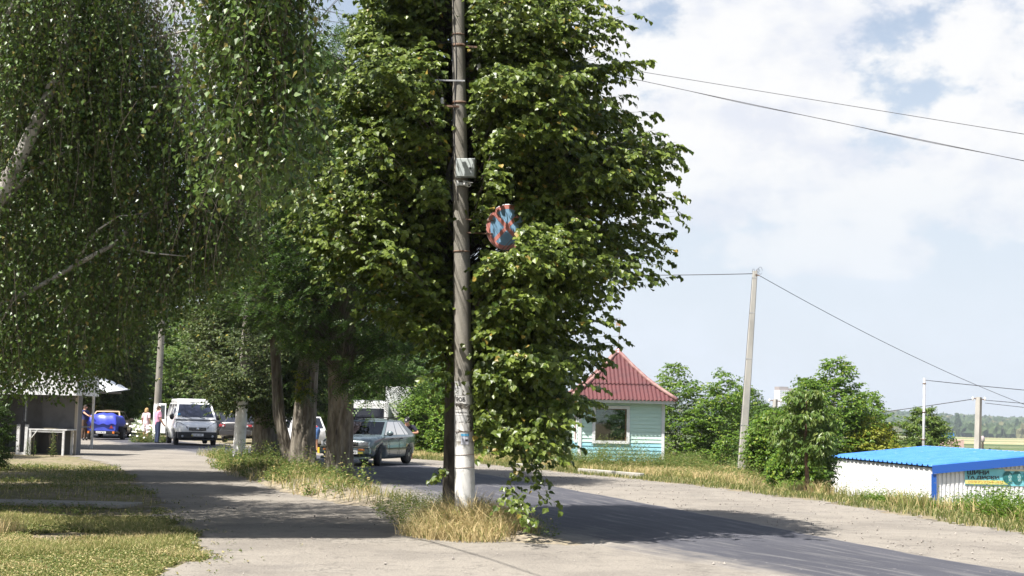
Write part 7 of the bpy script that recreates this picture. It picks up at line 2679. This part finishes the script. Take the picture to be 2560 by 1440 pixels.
    if hair:
        nm, material, rx, drop = hair
        b = MB()
        n_ = 16
        vs, fs = [], []
        for i in range(7):
            ph = math.pi * i / 6 * (.62 + drop)
            for k in range(n_):
                a = 2 * math.pi * k / n_
                back = .5 - .5 * math.cos(a)      # longer at the back
                p_ = ph * (.55 + .45 * back)
                q = up_ * (math.cos(p_) * .118) + (fw_ * math.cos(a) * .098 + sd_ * math.sin(a) * .090) * math.sin(min(p_, 1.7)) * rx
                vs.append(hp + q * scale + up_ * .018 * scale - fw_ * .012 * scale)
        fs = [(i * n_ + k, i * n_ + (k + 1) % n_, (i + 1) * n_ + (k + 1) % n_, (i + 1) * n_ + k) for i in range(6) for k in range(n_)]
        b.add(vs, fs, 0, True)
        b.build(nm, material, root, fix=True)
    if cap:
        b = MB()
        n_ = 16
        vs = []
        for i in range(6):
            ph = math.pi / 2 * i / 5
            for k in range(n_):
                a = 2 * math.pi * k / n_
                vs.append(hp + (up_ * (math.cos(ph) * .095 + .045) + (fw_ * math.cos(a) * .108 + sd_ * math.sin(a) * .095) * math.sin(ph)) * scale)
        b.add(vs, [(i * n_ + k, i * n_ + (k + 1) % n_, (i + 1) * n_ + (k + 1) % n_, (i + 1) * n_ + k) for i in range(5) for k in range(n_)], 0, True)
        vs = [hp + (up_ * .045 + fw_ * .10 * math.cos(a) + sd_ * .092 * math.sin(a)) * scale for a in np.linspace(-1.1, 1.1, 9)] + [hp + (up_ * .015 + fw_ * (.10 + .085 * math.cos(a)) * math.cos(a * .6) + sd_ * .092 * math.sin(a)) * scale for a in np.linspace(-1.1, 1.1, 9)]
        b.add(vs, [(k, k + 1, k + 10, k + 9) for k in range(8)])
        co = b.build('cap', cap, root, fix=True)
        b = MB()
        p0 = hp + (up_ * .085 + fw_ * .104) * scale
        b.box(-.004, .004, -.022, .022, -.022, .022)
        mo = b.build('cap_patch', M['white'], co)
        mo.location = p0
    return root


def cloth(name, c, c2=None):
    return mat(name, c, .85, c2 or tuple(v * .8 for v in c), 8, bump=.2, bscale=25)


SHIRT = [('pelvis', 'spine', .25, 1), ('spine', 'chest', 0, 1), ('chest', 'neck', 0, .75), ('chest', 'sh*', 0, 1), ('sh*', 'el*', 0, .72)]
SHORTS = [('pelvis', 'spine', 0, .25), ('pelvis', 'hi*', 0, 1), ('hi*', 'kn*', 0, .85)]
JEANS = SHORTS + [('hi*', 'kn*', 0, 1), ('kn*', 'an*', 0, .98)]
SHOES = [('an*', 'to*', 0, 1)]
shoe = cloth('dark_shoes', (.03, .03, .035))
hair_fair = cloth('fair_hair', (.42, .27, .12))
hair_dark = cloth('dark_hair', (.03, .02, .015))
hair_brown = cloth('brown_hair', (.06, .035, .022))

# man in black cap behind the hatchback, hands together in front, one foot up
person('man in black cap, navy T-shirt and pale shorts standing behind the teal car', (-3.72, 52.6, -.15), R(-100),
       dict(pelvis=(-.05, 0, .84), spine=(-.01, 0, 1.0), chest=(.06, 0, 1.20), neck=(.12, 0, 1.34), head=(.165, 0, 1.44), crown_=(.19, 0, 1.53), look=(.8, 0, -.55),
            shL=(.07, .20, 1.27), elL=(.12, .40, 1.05), wrL=(.28, .20, 1.04), haL=(.33, .13, 1.03), shR=(.07, -.20, 1.27), elR=(.10, -.32, 1.04), wrR=(.28, -.13, 1.0), haR=(.34, -.06, 1.0),
            hiL=(-.04, .11, .80), knL=(.10, .14, .44), anL=(-.02, .15, .09), toL=(.12, .17, .04), hiR=(-.04, -.11, .80), knR=(.16, -.14, .46), anR=(.02, -.15, .09), toR=(.16, -.17, .04)),
       [('t_shirt', cloth('navy_cloth', (.015, .016, .035)), SHIRT, .014), ('shorts', cloth('pale_shorts', (.46, .47, .52), (.3, .31, .37)), SHORTS, .022), ('shoes', shoe, SHOES, .010)],
       scale=1.06, cap=cloth('black_cap', (.015, .015, .018)))
# bending shopper
person('person in blue denim shorts and red striped top bending forward between the trunks', (-7.72, 57.6, .02), R(176),
       dict(pelvis=(0, 0, .93), spine=(.14, 0, 1.03), chest=(.36, 0, 1.02), neck=(.50, 0, .98), head=(.60, 0, .95), crown_=(.69, 0, .92), look=(.2, 0, -1),
            shL=(.40, .19, .98), elL=(.46, .22, .70), wrL=(.55, .18, .48), haL=(.58, .16, .41), shR=(.40, -.19, .98), elR=(.46, -.22, .70), wrR=(.55, -.18, .48), haR=(.58, -.16, .41),
            hiL=(-.01, .10, .90), knL=(.03, .12, .48), anL=(-.05, .11, .085), toL=(.10, .13, .04), hiR=(-.01, -.10, .90), knR=(.05, -.12, .48), anR=(-.0, -.11, .085), toR=(.15, -.13, .04)),
       [('top', mat('red_top', (.45, .02, .03), .8, (.6, .55, .52), 3, .5, .52, stretch=(8, .1, .1)), SHIRT, .012), ('shorts', cloth('denim', (.04, .10, .26), (.08, .16, .34)), SHORTS, .018), ('shoes', shoe, SHOES, .008)],
       scale=1.0, hair=('hair', hair_brown, 1.05, .2))
# couple by the van
person('fair-haired woman in pale pink dress half hidden by the notice-covered pole', (-17.9, 70.5, .0), R(60),
       dict(), [('dress', cloth('pale_pink', (.62, .46, .50), (.66, .52, .54)), SHIRT + [('pelvis', 'spine', 0, 1), ('pelvis', 'hi*', 0, 1), ('hi*', 'kn*', 0, .9)], .022), ('shoes', shoe, SHOES, .008)], scale=.97, hair=('hair', hair_fair, 1.12, .45), slim=.92)
person('man in pink shirt and dark jeans standing with his back turned by the van door', (-16.35, 66.5, .0), R(35),
       dict(elR=(.02, -.27, 1.13), wrR=(.16, -.25, .92), haR=(.22, -.23, .86), head=(.03, 0, 1.60), crown_=(.035, 0, 1.69)),
       [('shirt', cloth('pink_shirt', (.62, .30, .42), (.56, .26, .38)), SHIRT + [('pelvis', 'spine', 0, 1)], .02), ('jeans', cloth('dark_jeans', (.03, .045, .10)), JEANS, .014), ('shoes', shoe, SHOES, .008)], scale=1.03, hair=('hair', hair_brown, 1.0, .08), slim=1.05)
# man reaching for the tarpaulin
person('man in dark blue shirt reaching out to the trailer from behind the stall', (-21.15, 71.2, .0), R(-20),
       dict(elR=(.20, -.30, 1.33), wrR=(.42, -.33, 1.22), haR=(.50, -.33, 1.19), elL=(.12, .22, 1.2), wrL=(.32, .12, 1.16), haL=(.40, .10, 1.15)),
       [('shirt', cloth('dark_blue_shirt', (.02, .025, .10)), SHIRT, .016), ('trousers', cloth('brown_trousers', (.10, .06, .04)), JEANS, .016), ('shoes', shoe, SHOES, .008)], scale=1.02, hair=('hair', hair_dark, 1.0, .1))
# two in the hatchback
SEAT = dict(pelvis=(0, 0, .25), spine=(-.04, 0, .42), chest=(-.06, 0, .64), neck=(-.04, 0, .79), head=(-.01, 0, .89), crown_=(-.01, 0, .98), shL=(-.06, .19, .71), elL=(.10, .25, .48), wrL=(.33, .16, .52), haL=(.39, .12, .56), shR=(-.06, -.19, .71), elR=(.10, -.25, .48), wrR=(.33, -.16, .52), haR=(.39, -.12, .56), hiL=(.05, .10, .24), hiR=(.05, -.10, .24))
ang = math.atan2(hd.y, hd.x)
for s, lab, cc in ((.36, 'driver in an orange top behind the hatchback windscreen', (.40, .10, .05)), (-.36, 'front passenger in dark clothes inside the hatchback', (.03, .025, .045))):
    p = cpos + hd * -.28 + lf * s
    person(lab, (p.x, p.y, .055 + .33), ang, SEAT, [('top', cloth('car_top', cc), SHIRT, .014)], upper_only=True, hair=('hair', hair_dark, 1.02, .1), scale=.98)


# ---------------------------------------------------------------- summer haze over the valley
hb = MB()
hb.box(-900, 1700, -12, 3600, -17, 75)
hm = bpy.data.materials.new('air')
hm.use_nodes = True
t = NT(hm.node_tree)
t.n.clear()
out = t.new('ShaderNodeOutputMaterial')
pv_ = t.new('ShaderNodeVolumePrincipled')
pv_.inputs['Color'].default_value = (.80, .88, 1, 1)
pv_.inputs['Density'].default_value = .00013
pv_.inputs['Anisotropy'].default_value = .2
t.link(pv_.outputs[0], out.inputs['Volume'])
hz_ = hb.build('haze', hm)
tag(hz_, kind='stuff')
